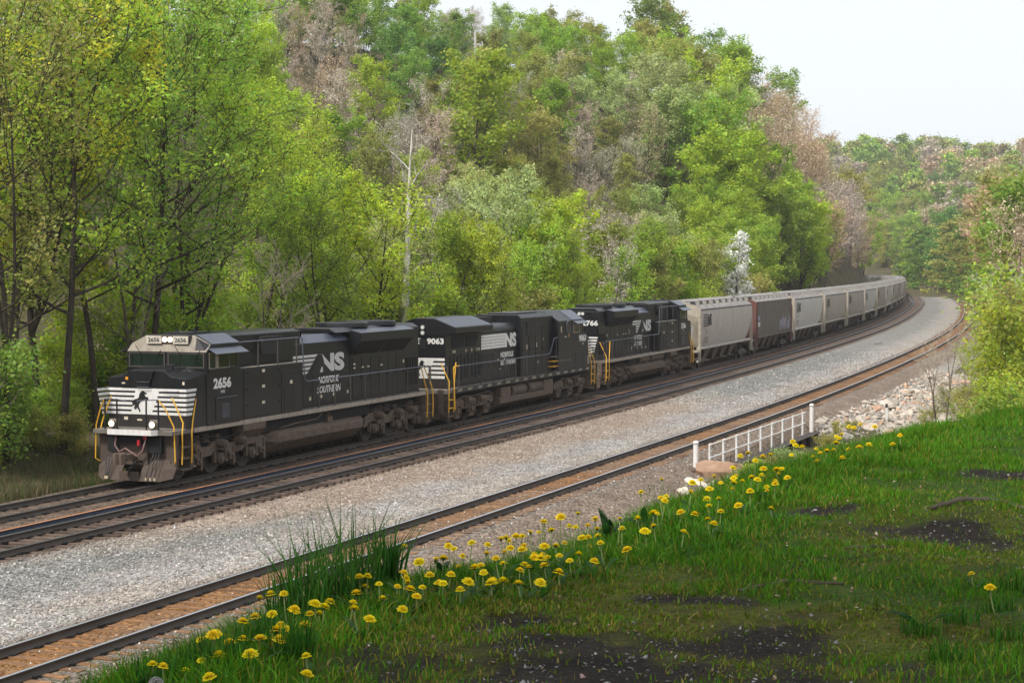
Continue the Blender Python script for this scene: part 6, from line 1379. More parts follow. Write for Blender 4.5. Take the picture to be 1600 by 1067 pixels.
# ------------------------------------------------------------------ trees
def grow(seed, H, r0, base, nl, crown, sub=(5, 4), up=0.55, wob=0.03, fork=False, curl=0.35):
    R = random.Random(seed); seg = []; tips = []
    n = 9; p = Vector((0, 0, 0)); d = Vector((R.uniform(-.06, .06), R.uniform(-.06, .06), 1)); tr = [(p.copy(), r0)]
    for i in range(n):
        d = (d + Vector((R.gauss(0, wob), R.gauss(0, wob), 0))).normalized(); q = p + d * (H * 0.95 / n); r1 = max(r0 * (1 - (i + 1) / n) ** 0.8, 0.012); seg.append((p.copy(), q.copy(), tr[-1][1], r1)); p = q; tr.append((p.copy(), r1))
    tips.append((p.copy(), 1.0))
    stems = [tr]
    if fork:
        k0 = int(n * base) + 1
        for a in range(fork):
            az = R.uniform(0, 6.28); p, r = tr[k0]; r *= 0.75; d = Vector((math.cos(az)*0.42, math.sin(az)*0.42, 1)).normalized(); t2 = [(p.copy(), r)]
            for i in range(n - k0):
                d = (d + Vector((R.gauss(0, wob*1.5), R.gauss(0, wob*1.5), 0.12))).normalized(); q = p + d * (H * 0.92 / n); r1 = max(r * (1 - (i + 1) / (n - k0)) ** 0.8, 0.012); seg.append((p.copy(), q.copy(), t2[-1][1], r1)); p = q; t2.append((p.copy(), r1))
            stems.append([tr[0]] * k0 + t2); tips.append((p.copy(), 1.0))
    for i in range(nl):
        st = stems[i % len(stems)]; f = base + (0.97 - base) * ((i + R.random()) / nl); x = f * (len(st) - 1); k = min(int(x), len(st) - 2); w = x - k
        p = st[k][0].lerp(st[k+1][0], w); rt = st[k][1]*(1-w) + st[k+1][1]*w
        L_ = crown(f) * H * R.uniform(0.8, 1.15); az = i * 2.399 + R.uniform(-.5, .5); e = up * (0.35 + 0.8 * f) + R.uniform(-.15, .15); d = Vector((math.cos(az)*math.cos(e), math.sin(az)*math.cos(e), math.sin(e)))
        r = max(min(rt * 0.62, 0.011 + L_ * 0.016), 0.012); m = 5; lp = [(p.copy(), r)]
        for j in range(m):
            d = (d + Vector((R.gauss(0, .10), R.gauss(0, .10), curl / m + R.gauss(0, .06)))).normalized(); q = p + d * (L_ / m); r1 = max(r * (1 - (j + 1) / m * 0.9), 0.006); seg.append((p.copy(), q.copy(), lp[-1][1], r1)); p = q; lp.append((p.copy(), r1))
        tips.append((p.copy(), 1.0))
        for j in range(sub[0]):
            g = 0.25 + 0.75 * (j + R.random()) / sub[0]; x = g * m; k = min(int(x), m - 1); w = x - k; p = lp[k][0].lerp(lp[k+1][0], w); r = max(lp[k][1] * 0.55, 0.006); ld = (lp[k+1][0] - lp[k][0]).normalized()
            d = (ld + Vector((R.gauss(0, .6), R.gauss(0, .6), R.gauss(0.15, .4)))).normalized(); L2 = L_ * R.uniform(0.25, 0.5) * (1.2 - 0.6*g); q1 = p + d * L2 * 0.5; d2 = (d + Vector((R.gauss(0, .2), R.gauss(0, .2), R.gauss(.1, .2)))).normalized(); q2 = q1 + d2 * L2 * 0.5
            seg.append((p.copy(), q1.copy(), r, r*0.7)); seg.append((q1.copy(), q2.copy(), r*0.7, 0.005)); tips.append((q2.copy(), 1.0)); tips.append((q1.copy(), 0.7))
            for k in range(sub[1]):
                g = R.random(); p2 = q1.lerp(q2, g) if R.random() < .7 else p.lerp(q1, g); d3 = (d2 + Vector((R.gauss(0, .7), R.gauss(0, .7), R.gauss(0.15, .45)))).normalized(); q3 = p2 + d3 * L2 * R.uniform(0.25, 0.5); seg.append((p2.copy(), q3.copy(), 0.006, 0.003)); tips.append((q3.copy(), 0.8))
    return seg, tips
def seg_mesh(name, seg, mat, rmin=0.0, smin=0.0, rscale=1.0):
    seg = [s for s in seg if max(s[2], s[3]) >= smin]
    P0 = np.array([s[0][:] for s in seg]); P1 = np.array([s[1][:] for s in seg]); R0 = np.maximum(np.array([s[2] for s in seg]) * rscale, rmin); R1 = np.maximum(np.array([s[3] for s in seg]) * rscale, rmin)
    Vs, Fs, off_ = [], [], 0
    for k, sel in ((6, R0 >= 0.05), (3, R0 < 0.05)):
        if not sel.any(): continue
        p0, p1, r0, r1 = P0[sel], P1[sel], R0[sel], R1[sel]; d = p1 - p0; d /= np.linalg.norm(d, axis=1)[:, None] + 1e-9
        ref = np.where(np.abs(d[:, 2:3]) < 0.9, np.array([[0, 0, 1.0]]), np.array([[1.0, 0, 0]])); a = np.cross(d, ref); a /= np.linalg.norm(a, axis=1)[:, None] + 1e-9; b = np.cross(d, a)
        n = len(p0); V = np.empty((n, 2*k, 3))
        for i in range(k):
            c, s_ = math.cos(2*math.pi*i/k), math.sin(2*math.pi*i/k); u = a*c + b*s_; V[:, i] = p0 + u * r0[:, None]; V[:, k+i] = p1 + u * r1[:, None]
        f = np.array([(i, (i+1) % k, k + (i+1) % k, k + i) for i in range(k)]); F = (f[None] + (np.arange(n) * 2*k)[:, None, None]).reshape(-1, 4) + off_
        Vs.append(V.reshape(-1, 3)); Fs.append(F); off_ += n*2*k
    return np_mesh(name, np.concatenate(Vs), np.concatenate(Fs), mat, True)
def leaf_cloud(tips, n, size, spread, seed, flat=0.55, elong=1.6, zsq=0.7):
    g = np.random.default_rng(seed); T = np.array([t[0][:] for t in tips]); w = np.array([t[1] for t in tips]); i = g.choice(len(T), n, p=w / w.sum())
    r = g.normal(0, 1, (n, 3)) * spread; r[:, 2] *= zsq
    C = T[i] + r; N = g.normal(0, 1, (n, 3)); N[:, 2] = np.abs(N[:, 2]) + flat; N /= np.linalg.norm(N, axis=1)[:, None]
    a = g.normal(0, 1, (n, 3)); a -= N * (a * N).sum(1)[:, None]; a /= np.linalg.norm(a, axis=1)[:, None]; b = np.cross(N, a); s = size * g.uniform(0.6, 1.3, (n, 1))
    V = np.stack([C + a*s*0.5*elong**.5, C + b*s*0.5/elong**.5 + N*s*0.08, C - a*s*0.5*elong**.5, C - b*s*0.5/elong**.5 + N*s*0.08], 1)
    return V.reshape(-1, 3), np.arange(n*4).reshape(n, 4)
def leaf_mesh(name, tips, n, size, spread, seed, mat=None, **k):
    V, F = leaf_cloud(tips, n, size, spread, seed, **k); return np_mesh(name, V, F, mat or M['leaf'])
rnd = lambda k, c: (lambda f: k * math.sqrt(max(0.02, 1 - ((f - c) / 0.5) ** 2)))
TV = {}
def variant(key, wood, crown, H, w, leafy=True, crown_name='crown'): TV.setdefault(key, []).append((wood, crown, H, w, leafy))
for k in range(4):       # tall, dark-trunked trees nearest the line
    sg, tp = grow(100 + k, 17, 0.155, 0.22 if k % 2 else 0.3, 26, rnd(0.27, 0.62), (6, 5), 0.6, 0.05, fork=(1, 2, 0, 2)[k], curl=0.5)
    variant('near', seg_mesh('trunk', sg, M['bark'], 0.012), leaf_mesh('crown', tp, 8200, 0.15, 0.27, k), 17, 9)
for k in range(4):       # middle distance
    sg, tp = grow(200 + k, 14, 0.17, 0.18, 26, rnd((0.31, 0.35, 0.28, 0.33)[k], 0.58), (5, 4), 0.8, 0.04, fork=k % 3)
    variant('mid', seg_mesh('trunk', sg, M['bark'], 0.016), leaf_mesh('crown', tp, 8200, 0.21, 0.32, 10 + k), 14, 8)
for k in range(6):       # hillside
    sg, tp = grow(300 + k, 12, 0.14, 0.10, 26, rnd((0.38, 0.42, 0.35, 0.40, 0.33, 0.44)[k], 0.55), (4, 3), 0.85, 0.03, fork=k % 3)
    variant('hill', seg_mesh('trunk', sg, M['bark'], 0.03, 0.02), leaf_mesh('crown', tp, 6600, 0.28, 0.36, 20 + k), 12, 8)
for k in range(3):       # layered, drooping evergreen look
    sg, tp = grow(400 + k, 15, 0.17, 0.08, 44, lambda f: 0.05 + 0.30 * (1.02 - f) ** 0.8, (4, 3), -0.12, 0.02, curl=-0.1)
    variant('layer', seg_mesh('trunk', sg, M['bark'], 0.03, 0.02), leaf_mesh('crown', tp, 7000, 0.40, 0.36, 30 + k, zsq=0.35), 15, 8)
for k in range(4):       # still bare: a haze of twigs and buds
    sg, tp = grow(500 + k, 13, 0.13, 0.18, 30, rnd((0.26, 0.30, 0.24, 0.28)[k], 0.62), (7, 7), 0.85, 0.04, fork=k % 3, curl=0.5)
    fine = [s for s in sg if s[2] < 0.03]; V, F = leaf_cloud(tp, 1500, 0.17, 0.30, 40 + k)
    variant('bare', seg_mesh('trunk', [s for s in sg if s[2] >= 0.02], M['barkg'], 0.016), (seg_mesh('crown', fine, M['twig'], 0.011), V, F), 13, 7, False)
for k in range(3):       # bare, nearer: finer twigs
    sg, tp = grow(600 + k, 12, 0.12, 0.2, 26, rnd(0.28, 0.6), (7, 7), 0.7, 0.05, fork=2, curl=0.4)
    variant('barenear', seg_mesh('trunk', [s for s in sg if s[2] >= 0.02], M['barkg'], 0.012), (seg_mesh('crown', [s for s in sg if s[2] < 0.03], M['twig'], 0.007), None, None), 12, 7, False)
for k in range(4):       # shrubs
    sg, tp = grow(700 + k, 2.6, 0.03, 0.05, 18, rnd(0.42, 0.5), (4, 4), 0.9, 0.10, fork=3)
    variant('shrub', seg_mesh('trunk', sg, M['barkg'], 0.006), leaf_mesh('crown', tp, 4600, 0.085, 0.20, 50 + k), 2.6, 2.5)
# buds on bare crowns: merge twig tubes and bud flakes into one crown mesh
def join_twigs(me, V, F):
    if V is None: return me
    bm = bmesh.new(); bm.from_mesh(me); vs_ = [bm.verts.new(v) for v in V]
    for f in F: bm.faces.new([vs_[i] for i in f])
    bm.to_mesh(me); bm.free(); return me
for key in ('bare', 'barenear'):
    TV[key] = [(w, join_twigs(*c), H, wd, lf) for (w, c, H, wd, lf) in TV[key]]
PAL = {'lime': (0.47, 0.60, 0.045), 'fresh': (0.36, 0.51, 0.050), 'green': (0.27, 0.42, 0.060), 'deep': (0.18, 0.32, 0.065), 'olive': (0.42, 0.43, 0.10), 'pale': (0.47, 0.55, 0.20), 'yellow': (0.62, 0.58, 0.05),
       'bareg': (0.58, 0.50, 0.40), 'barep': (0.60, 0.44, 0.29), 'baret': (0.66, 0.53, 0.31)}
WORD = {'lime': 'bright lime green', 'fresh': 'fresh green', 'green': 'mid green', 'deep': 'deep green', 'olive': 'olive green', 'pale': 'pale whitish green', 'yellow': 'yellow budding', 'bareg': 'grey', 'barep': 'reddish brown', 'baret': 'tan'}
CAN = []
def tree_at(x, y, key, colname, h, seed=0, z=None, lab=None):
    R = random.Random(seed); v = R.choice(TV[key]) if seed >= 0 else TV[key][0]; wood, crown, H, wd, lf = v
    if z is None: z = float(z_ground(np.array([x]), np.array([y]))[0]) - 0.15
    k = h / H
    o = empty('shrub' if key == 'shrub' else ('bare_tree' if key.startswith('bare') else 'tree'), (x, y, z), R.uniform(0, 6.28)); o.scale = (k * R.uniform(.9, 1.15), k * R.uniform(.9, 1.15), k)
    link_mesh('trunk', wood, o); c = link_mesh('crown', crown, o); g = R.uniform(0.82, 1.18); c.color = tuple(min(1, q * g * R.uniform(0.93, 1.07)) for q in PAL[colname]) + (1,)
    CAN.append((o, key, colname, x, y, z + h * 0.62)); return o
best = min((abs(float(z_ground(np.array([(743 - 800) / F_PX * d]), np.array([d]))[0]) + 12.5 - (CAM_Z + (413.2 - 53) / F_PX * d)), d) for d in range(200, 420, 4))[1]
# --- candidates for the wooded slopes, thinned by what the camera could see of them
cand = []
r_ = random.Random(21)
for u0, sp_ in ((9, 5.2), (13.5, 5.4), (18.5, 5.6), (24, 5.8), (30, 6.2), (36.5, 6.6), (43.5, 7), (51, 7.5), (59, 8), (68, 8.5), (78, 9.5), (90, 10.5), (104, 12)):
    s = -62.0
    while s < 640:
        dd_ = max(60, 57 + s); step = sp_ * (0.85 + 0.0012 * dd_)
        ss = s + r_.uniform(-.4, .4) * step; t = -(u0 + r_.uniform(-.35, .35) * sp_); x, y, _ = w_of(ss, t); cand.append((float(x), float(y), 'L', ss)); s += step
for u0, sp_ in ((20.5, 6.5), (27, 7.5), (35, 9), (45, 11), (58, 13), (74, 15)):
    s = 96.0
    while s < 760:
        step = sp_ * (0.85 + 0.0012 * (57 + s)); ss = s + r_.uniform(-.4, .4) * step; t = u0 + r_.uniform(-.3, .3) * sp_; x, y, _ = w_of(ss, t); cand.append((float(x), float(y), 'R', ss)); s += step
cz = z_ground(np.array([c[0] for c in cand]), np.array([c[1] for c in cand]))
order = sorted(range(len(cand)), key=lambda i: cand[i][1])
buf = np.zeros((110, 164)); picked = []
ZB = [  # picture zones where the wood has its own look: centre, radii, colour names
    ((500, 110), (70, 80), ('bareg', 'barep')), ((660, 300), (60, 150), ('bareg', 'bareg', 'olive')), ((600, 90), (110, 60), ('deep', 'green', 'green')), ((940, 320), (75, 120), ('bareg', 'bareg', 'olive')), ((1000, 200), (80, 50), ('bareg', 'baret', 'pale')), ((1240, 230), (95, 60), ('barep', 'barep', 'baret')), ((1310, 300), (55, 110), ('barep', 'bareg', 'olive')),
    ((780, 270), (100, 90), ('pale', 'pale', 'olive')), ((830, 400), (70, 60), ('lime',)), ((1150, 330), (120, 110), ('fresh', 'lime', 'fresh')), ((950, 75), (150, 50), ('green', 'fresh', 'olive', 'fresh')), ((1080, 90), (80, 60), ('olive', 'fresh')), ((420, 180), (90, 120), ('lime', 'fresh')), ((250, 200), (160, 160), ('fresh', 'green', 'lime', 'bareg')), ((60, 200), (90, 200), ('olive', 'yellow', 'bareg', 'fresh'))]
def choose(px, py, R, side):
    for (cx, cy_), (rx, ry), names in ZB:
        if ((px - cx) / rx) ** 2 + ((py - cy_) / ry) ** 2 < 1: return R.choice(names)
    if side == 'R': return R.choice(['olive', 'green', 'olive', 'fresh', 'barep', 'deep', 'green'])
    return R.choice(['fresh', 'green', 'lime', 'olive', 'fresh', 'bareg', 'pale', 'bareg'])
for i in order:
    x, y, side, ss = cand[i]; z = float(cz[i]); R = random.Random(i)
    p0 = 800 + F_PX * x / y
    h = R.uniform(6.4, 9.6) if y > 100 else (R.uniform(11, 15.5) if p0 < 330 else R.uniform(7.5, 10.5))
    if side == 'L' and p0 > 1000 and y > 215: h = R.uniform(10, 14.5)
    if side == 'R': h = R.uniform(10, 15) if y < 260 else R.uniform(12, 17)
    if 590 < p0 < 688 and y < 112: continue                 # leave the birch in the open
    if 1095 < p0 < 1200 and y < 186: continue               # and the blossom tree
    if abs(p0 - 743) < F_PX * 3.4 / y and project(x, y, z + h)[1] < 78 and y < best + 6: continue   # and the pole
    px, py, d = project(x, y, z + h * 0.62)
    if y < 50 or px < -90 or px > 1690 or py > 760 or py < -170: continue
    col = choose(px, py, R, side); bare_ = col.startswith('bare')
    rx, ry = F_PX * h * 0.31 / d, F_PX * h * 0.38 / d
    a0, a1, b0, b1 = int(max(0, (px - rx) / 10 + 2)), int(min(163, (px + rx) / 10 + 2)), int(max(0, (py - ry) / 10)), int(min(107, (py + ry) / 10))
    if a1 < a0 or b1 < b0: continue
    yy, xx = np.mgrid[b0:b1+1, a0:a1+1]; msk = (((xx - 1.5) * 10 - px) / rx) ** 2 + ((yy + .5) * 10 - py) ** 2 / ry ** 2 < 1.05
    if not msk.any(): continue
    sub = buf[b0:b1+1, a0:a1+1]; fr = ((sub < 1.6) & msk).sum() / msk.sum()
    if fr < 0.20: continue
    sub[msk] += 0.45 if bare_ else 0.9
    picked.append((x, y, z, h, col, bare_, d, i, side, px, py))
print('TREES', len(picked), sum(p[8] == 'R' for p in picked))
for (x, y, z, h, col, bare_, d, i, side, px, py) in picked:
    if bare_: key = 'barenear' if d < 110 else 'bare'
    elif side == 'R' and col in ('green', 'deep', 'olive') and i % 2 == 0: key = 'layer'
    else: key = 'near' if d < 92 else ('mid' if d < 150 else 'hill')
    tree_at(x, y, key, col, h * (1.12 if key == 'near' else 1.0), i, z - 0.15)
# the picture's own landmarks among the trees
def at_px(px, d): return (px - 800) / F_PX * d, d
for k, (px, d, h, col) in enumerate(((8, 64, 17, 'olive'), (62, 70, 18, 'yellow'), (96, 67, 18, 'fresh'), (150, 72, 17, 'green'), (238, 74, 18, 'green'), (300, 82, 18, 'fresh'), (405, 92, 13, 'lime'))):
    x, y = at_px(px, d); tree_at(x, y, 'near', col, h, 900 + k)
for k, (px, d, h, col) in enumerate(((505, 92, 7, 'lime'), (730, 108, 8, 'lime'), (850, 122, 9, 'lime'), (780, 122, 11, 'pale'), (1000, 150, 9, 'fresh'), (1090, 165, 8, 'olive'))):
    x, y = at_px(px, d); tree_at(x, y, 'mid', col, h, 930 + k)
for k, (px, d, h, col) in enumerate(((1412, 600, 17, 'green'), (1430, 540, 18, 'fresh'), (1448, 500, 19, 'green'), (1470, 470, 20, 'deep'), (1486, 440, 20, 'olive'), (1512, 400, 19, 'green'), (1528, 370, 18, 'olive'), (1548, 345, 18, 'green'), (1566, 320, 18, 'fresh'), (1590, 290, 19, 'olive'), (1600, 240, 19, 'green'), (1615, 210, 20, 'fresh'), (1572, 270, 18, 'barep'))):
    x, y = at_px(px, d); tree_at(x, y, 'layer' if k % 3 else 'hill', col, h, 960 + k)
for k, (px, d, h, col) in enumerate(((700, 372, 15, 'green'), (722, 380, 16, 'olive'), (748, 390, 17, 'green'), (772, 384, 16, 'bareg'), (800, 376, 15, 'fresh'), (735, 410, 19, 'deep'), (760, 410, 19, 'green'))):
    x, y = at_px(px, d); tree_at(x, y, 'bare' if col == 'bareg' else 'hill', col, h, 975 + k)
for k, (px, dd_) in enumerate(((728, 10), (757, 14), (742, 24))):
    d = best - dd_; x, y = at_px(px, d); zg = float(z_ground(np.array([x]), np.array([y]))[0]); tree_at(x, y, 'hill', ('fresh', 'olive', 'lime')[k], max(5.0, CAM_Z + (413.2 - 100) / F_PX * d - zg), 985 + k)
for k, (px, d, h, col) in enumerate(((438, 216, 9, 'bareg'), (452, 226, 10, 'green'), (468, 214, 9, 'barep'), (486, 232, 10, 'fresh'), (505, 222, 9, 'bareg'), (524, 230, 10, 'green'), (458, 246, 11, 'fresh'), (500, 252, 11, 'olive'))):
    x, y = at_px(px, d); tree_at(x, y, 'bare' if col.startswith('bare') else 'hill', col, h, 1010 + k)
# white birch, still leafless
x, y = at_px(636, 98)
sg, tp = grow(811, 15.2, 0.25, 0.42, 13, rnd(0.17, 0.75), (4, 5), 1.0, 0.03, fork=0, curl=0.4)
o = empty('birch_tree', (x, y, float(z_ground(np.array([x]), np.array([y]))[0]) - 0.1)); tag(o, 'white trunked leafless birch standing behind the middle of the train', 'tree')
link_mesh('trunk', seg_mesh('trunk', [s for s in sg if s[2] >= 0.022], M['birch'], 0.018, 0, 1.25), o); c = link_mesh('crown', seg_mesh('crown', [s for s in sg if s[2] < 0.022], M['twig'], 0.008), o); c.color = (0.42, 0.38, 0.33, 1); o.scale = (1, 1, 1.0)
# white blossom tree
x, y = at_px(1155, 176)
sg, tp = grow(821, 9.6, 0.09, 0.2, 20, rnd(0.20, 0.6), (4, 4), 0.9, 0.07, fork=2, curl=0.6)
o = empty('blossom_tree', (x, y, float(z_ground(np.array([x]), np.array([y]))[0]) + 0.3)); tag(o, 'slender tree covered in white blossom above the hopper cars', 'tree')
link_mesh('trunk', seg_mesh('trunk', sg, M['bark'], 0.02), o); c = link_mesh('crown', leaf_mesh('crown', tp, 2200, 0.27, 0.28, 77, M['petal']), o); c.color = (0.9, 0.9, 0.84, 1)
# --- understorey beside the line, on the left
for k in range(90):
    R = random.Random(5000 + k); s = R.uniform(-12, 16); t = -R.uniform(6.2, 24); x, y, _ = w_of(s, t); px, py, d = project(float(x), float(y), 0.6)
    if px < -60 or px > 300: continue
    tree_at(float(x), float(y), 'shrub', R.choice(['fresh', 'green', 'lime', 'olive', 'fresh']), R.uniform(0.9, 2.8), 5000 + k)
for k in range(40):
    R = random.Random(5100 + k); s = R.uniform(-20, 140); t = -R.uniform(7, 15); x, y, _ = w_of(s, t); tree_at(float(x), float(y), 'shrub', R.choice(['fresh', 'green', 'lime', 'olive', 'lime']), R.uniform(3.0, 5.5), 5100 + k)
for k in range(30):
    R = random.Random(5200 + k); s = R.uniform(-10, 5); t = -R.uniform(5.6, 9.5); x, y, _ = w_of(s, t); px, py, d = project(float(x), float(y), 0.5)
    if px < -40 or px > 150: continue
    tree_at(float(x), float(y), 'shrub', R.choice(['fresh', 'lime', 'lime', 'olive']), R.uniform(0.6, 1.7), 5200 + k)
# --- bushes to the right of the near track
for k, (px, d, h, col) in enumerate(((1598, 74, 4.2, 'fresh'), (1572, 80, 3.6, 'lime'), (1606, 86, 6.0, 'lime'), (1535, 84, 2.6, 'olive'), (1562, 92, 4.2, 'fresh'), (1590, 98, 6.0, 'olive'), (1612, 70, 4.2, 'fresh'), (1505, 92, 1.9, 'olive'), (1552, 104, 3.6, 'lime'), (1612, 104, 8.0, 'fresh'), (1590, 112, 6.5, 'pale'), (1475, 96, 1.4, 'olive'), (1560, 76, 2.4, 'lime'), (1520, 78, 1.9, 'yellow'), (1450, 88, 1.1, 'olive'))):
    x, y = at_px(px, d); tree_at(x, y, 'shrub', col, h, 5300 + k)
for k, (px, d, h) in enumerate(((1467, 86, 4.6), (1480, 90, 5.2), (1512, 86, 4.6), (1568, 118, 8), (1590, 135, 8))):
    x, y = at_px(px, d); tree_at(x, y, 'barenear', 'bareg', h, 5350 + k)
# --- trees behind the photographer that keep the knoll in shade
for k, (x, y, h) in enumerate(((-5.6, -1.8, 17.5), (1.2, -4.5, 18.5), (-9.5, -6.5, 18), (6.5, -3.8, 17))):
    o = tree_at(x, y, 'near', 'green', h, 990 + k, KZ - 0.1); o['label'] = ['shade tree standing left behind the viewpoint', 'shade tree standing right behind the viewpoint', 'shade tree far left behind the viewpoint', 'shade tree right of the viewpoint'][k]; o['category'] = 'tree'; o.name = 'shade_tree'; CAN.pop()
# --- labels: kind, height in the wood, what stands in front of it, then the count from the left
def zone(px, py, d, x, y, key):
    if key == 'shrub': return ('on the right bank' if px > 1300 else ('beside the track at the left edge' if px < 180 and d < 90 else 'just behind the train'))
    v = 'close behind,' if py > 380 else ('low' if py > 270 else ('midway up' if py > 150 else 'high up'))
    lm = [(150, 'at the left edge'), (300, "above the lead cab"), (480, "above the lead locomotive's middle"), (660, "above the lead locomotive's tail"), (800, "above locomotive 9063's hood"), (920, "above locomotive 9063's cab"), (1075, 'above locomotive 2766'), (1172, 'above the first hopper'), (1240, 'above the brown hopper'), (1345, 'above the pale hoppers'), (1420, 'where the train vanishes')]
    h = next((n_ for lim, n_ in lm if px < lim), 'on the right bank')
    return v + ' ' + h if px < 1420 else h
gr = {}
for rec in CAN:
    o, key, col, x, y, zc = rec; px, py, d = project(x, y, zc)
    kind = {'near': 'tall tree', 'mid': 'bushy tree', 'hill': 'round tree', 'layer': 'layered tree', 'bare': 'leafless tree', 'barenear': 'twiggy tree', 'shrub': 'shrub'}[key]
    gr.setdefault(WORD[col] + ' ' + kind + ' ' + zone(px, py, d, x, y, key), []).append((px, o, key))
for lb, lst in gr.items():
    lst.sort(key=lambda q: q[0])
    for j, (px, o, key) in enumerate(lst):
        tag(o, lb + (f', {ORD[j] if j < len(ORD) else str(j + 1) + "th"} from left' if len(lst) > 1 else ''), 'shrub' if key == 'shrub' else 'tree', 'shrubs along the railway' if key == 'shrub' else 'trees of the spring wood')
# --- the far wood across the valley: too distant to tell trees apart
sg, tp = grow(333, 12, 0.14, 0.1, 16, rnd(0.34, 0.55), (3, 2), 0.6, 0.03); Vb, Fb = leaf_cloud(tp, 900, 0.75, 0.7, 99)
Vs, Fs, Cs = [], [], []; k = 0; r_ = random.Random(77); FX, FY = [], []
while len(FX) < 400:
    y = r_.uniform(430, 960); x = y * r_.uniform(0.165, 0.295)
    s_q, t_q = st_of(np.array([x]), np.array([y]))
    if abs(t_q[0] - 6) < 16: continue
    if y < 470 and t_q[0] < 0: continue
    FX.append(x); FY.append(y)
FZ = z_ground(np.array(FX), np.array(FY))
names = ['green', 'fresh', 'olive', 'barep', 'olive', 'baret', 'green', 'pale', 'bareg', 'fresh']
for x, y, z in zip(FX, FY, FZ):
    a = r_.uniform(0, 6.28); c, s_ = math.cos(a), math.sin(a); sc = r_.uniform(0.6, 1.45); V = Vb * sc; V = np.stack([V[:, 0]*c - V[:, 1]*s_, V[:, 0]*s_ + V[:, 1]*c, V[:, 2]], 1) + np.array([x, y, z - 1.0])
    cl_ = np.array(PAL[r_.choice(names)]) * r_.uniform(0.8, 1.2); Vs.append(V); Fs.append(Fb + k); Cs.append(np.repeat((cl_ * rng.uniform(0.75, 1.2, (len(Fb), 1))), 4, axis=0)); k += len(V)
o = link_mesh('distant_wood', np_mesh('distant_wood', np.concatenate(Vs), np.concatenate(Fs), M['leaf_far'], False, {'col': np.concatenate(Cs)})); tag(o, 'hazy wood on the far hill beyond the curve', 'wood', kind='stuff')
# --- dry grass on the verge left of the train's track
n = 22000; s = np.concatenate([rng.uniform(-60, 4, 5000), rng.uniform(-15, 9, n - 5000)]); t = -(3.2 + 11 * rng.random(n) ** 1.6); x, y, _ = w_of(s, t); z = np.maximum(z_ground(x, y), zs(s) + np.where(t > -5.2, ballast_z(s, t), -9)); cv = np.array([0.20, 0.155, 0.085]) * rng.uniform(0.5, 1.2, (n, 1)); gn = rng.random(n) < 0.4; cv[gn] = np.array([0.08, 0.13, 0.03]) * rng.uniform(0.6, 1.2, (gn.sum(), 1))
tag(blades('verge_grass', x, y, z - 0.02, rng.uniform(0.12, 0.6, n), 0.02 * rng.uniform(0.6, 1.4, n), cv, 0.7), 'dry brown and green grass on the verge left of the train', 'grass', kind='stuff')
# --- weeds on the slope below the knoll, seen against the near track
n = 9000; s = rng.uniform(-44, 34, n); t = rng.uniform(14.9, 18, n); x, y, _ = w_of(s, t); z = np.where(t < 16.6, zs(s) + ballast_z(s, t), z_ground(x, y)); kp = (fbm(s, t, 4, 5) > 0.52); x, y, z = x[kp], y[kp], z[kp]; n = len(x)
tag(blades('weeds', x, y, z - 0.02, rng.uniform(0.08, 0.4, n), 0.016 * rng.uniform(0.6, 1.4, n), np.array([0.15, 0.17, 0.05]) * rng.uniform(0.5, 1.2, (n, 1)), 0.7), 'thin green and straw weeds beside the near track', 'weeds', kind='stuff')
for k, (px, d_, h) in enumerate(((1290, 78, 1.0), (1240, 71, 1.5), (1205, 66, 1.5), (1310, 82, 0.9), (1180, 63, 1.4), (1330, 84, 0.8))):
    x, y = at_px(px, d_); o = tree_at(x, y, 'shrub', ('olive', 'pale', 'olive', 'olive', 'fresh', 'olive')[k], h, 5400 + k); CAN.pop(); tag(o, ['olive weed right of the far railing post', 'pale weed in front of the railing, near its far end', 'olive weed in front of the dark girder', 'olive weed beside the pale rock slope', 'low green weed at the middle of the girder', 'low olive weed at the edge of the rock slope'][k], 'weed', 'weeds in front of the railing'); o.name = 'weed'
# --- dark rock face along the outside of the curve
M['darkrock'] = mat_rock('dark_rock', (0.075, 0.062, 0.055), (0.02, 0.017, 0.016), 1.5)
DR = [rock_mesh(90 + k, 1.0, M['darkrock'], 'rock_outcrop', 3) for k in range(4)]
for k in range(15):
    R = random.Random(800 + k); s = 170 + k * 13 + R.uniform(-3, 3); x, y, z = w_of(s, 17.8 + R.uniform(0, .6)); o = link_mesh('rock_outcrop', DR[k % 4]); o.location = (float(x), float(y), float(z) + 0.3); o.scale = (R.uniform(4, 7), R.uniform(1.0, 1.8), R.uniform(1.6, 2.8)); o.rotation_euler = (0, 0, float(np.interp(s, LS, LTH)) + R.uniform(-.15, .15)); o.color = (1, 1, 1, 1)
    tag(o, f'dark jagged rock outcrop beside the far curve, {ORD[k]} from the near end', 'rock', 'dark rock outcrops along the curve')
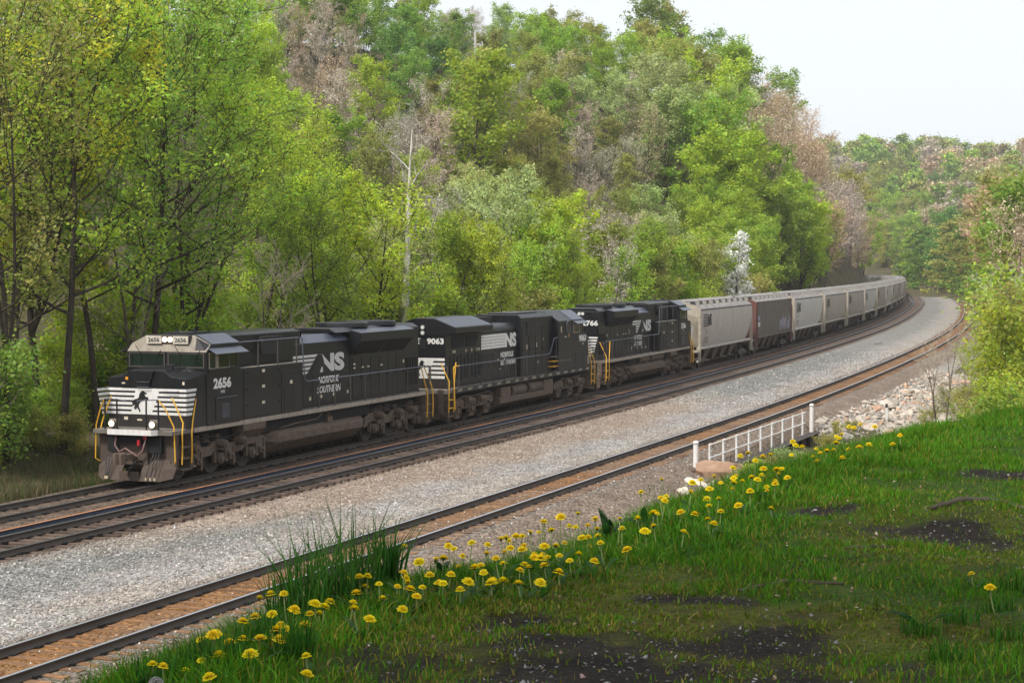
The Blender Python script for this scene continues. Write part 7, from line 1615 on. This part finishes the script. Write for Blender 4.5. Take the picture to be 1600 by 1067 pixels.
# --- utility pole on the hill, and the mast on the far hill
x, y = at_px(743, best); z = float(z_ground(np.array([x]), np.array([y]))[0]); top = CAM_Z + (413.2 - 53) / F_PX * best
M['polew'] = mat_plain('weathered_pole', (0.55, 0.52, 0.48), 0.8, 0.2, 3)
R = empty('utility_pole', (x, y, z)); tag(R, 'pale utility pole with short crossarms on the hill crest', 'utility pole')
hp = max(8.0, top - z); mb = MB(); mb.cyl((0, 0, 0), (0, 0, hp), 0.17, 0.13, 10); P('pole', mb, M['polew'], R)
for zz in (hp - 1.5, hp - 3.4):
    mb = MB(); mb.box(-0.3, 0.9, -0.06, 0.06, zz, zz + 0.14); P('crossarm', mb, M['polew'], R); mb = MB(); mb.cyl((0.8, 0, zz + 0.14), (0.8, 0, zz + 0.4), 0.07, n=8); P('insulator', mb, M['lamp_off'], R)
M['wire'] = mat_plain('wire', (0.10, 0.10, 0.11), 0.6, 0.1)
for j, (zz, dx) in enumerate(((hp - 1.2, 0.8), (hp - 3.1, 0.8), (hp - 0.3, 0.0))):
    pts = []
    for q in range(9):
        f = q / 8; pts.append((dx - 34 * f, -30 * f, zz - 26 * f - 3.0 * math.sin(math.pi * f)))
    mb = MB(); mb.tube(pts, 0.03, 4); P('wire', mb, M['wire'], R)
x, y = at_px(1460, 930); z = float(z_ground(np.array([x]), np.array([y]))[0])
R = empty('radio_mast', (x, y, z)); tag(R, 'thin radio mast on the skyline of the far hill', 'mast'); ht = max(14, CAM_Z + (413.2 - 226) / F_PX * 930 - z)
mb = MB()
for a, b in ((-0.5, -0.5), (0.5, -0.5), (0, 0.6)): mb.cyl((a, b, 0), (a*0.5, b*0.5, ht), 0.10, n=5)
P('lattice', mb, M['polew'], R); mb = MB(); mb.box(-1.6, 1.6, -0.1, 0.1, ht - 1.2, ht - 0.9); mb.box(-1.2, 1.2, -0.1, 0.1, ht - 2.6, ht - 2.3); P('antenna', mb, M['polew'], R)

# ------------------------------------------------------------------ hazy air over the valley
mh = bpy.data.materials.new('thin_haze'); mh.use_nodes = True
for n_ in list(mh.node_tree.nodes): mh.node_tree.nodes.remove(n_)
ho = mh.node_tree.nodes.new('ShaderNodeOutputMaterial'); hv = mh.node_tree.nodes.new('ShaderNodeVolumePrincipled')
hv.inputs['Color'].default_value = (0.98, 0.98, 0.98, 1); hv.inputs['Density'].default_value = 0.00023; hv.inputs['Anisotropy'].default_value = 0.3
mh.node_tree.links.new(hv.outputs[0], ho.inputs['Volume'])
mb = MB(); mb.box(-950, 1350, -140, 3300, -8, 110); hz = link_mesh('haze', mb.mesh('haze', mh)); tag(hz, 'thin pale haze in the air of the valley', 'haze', kind='stuff')
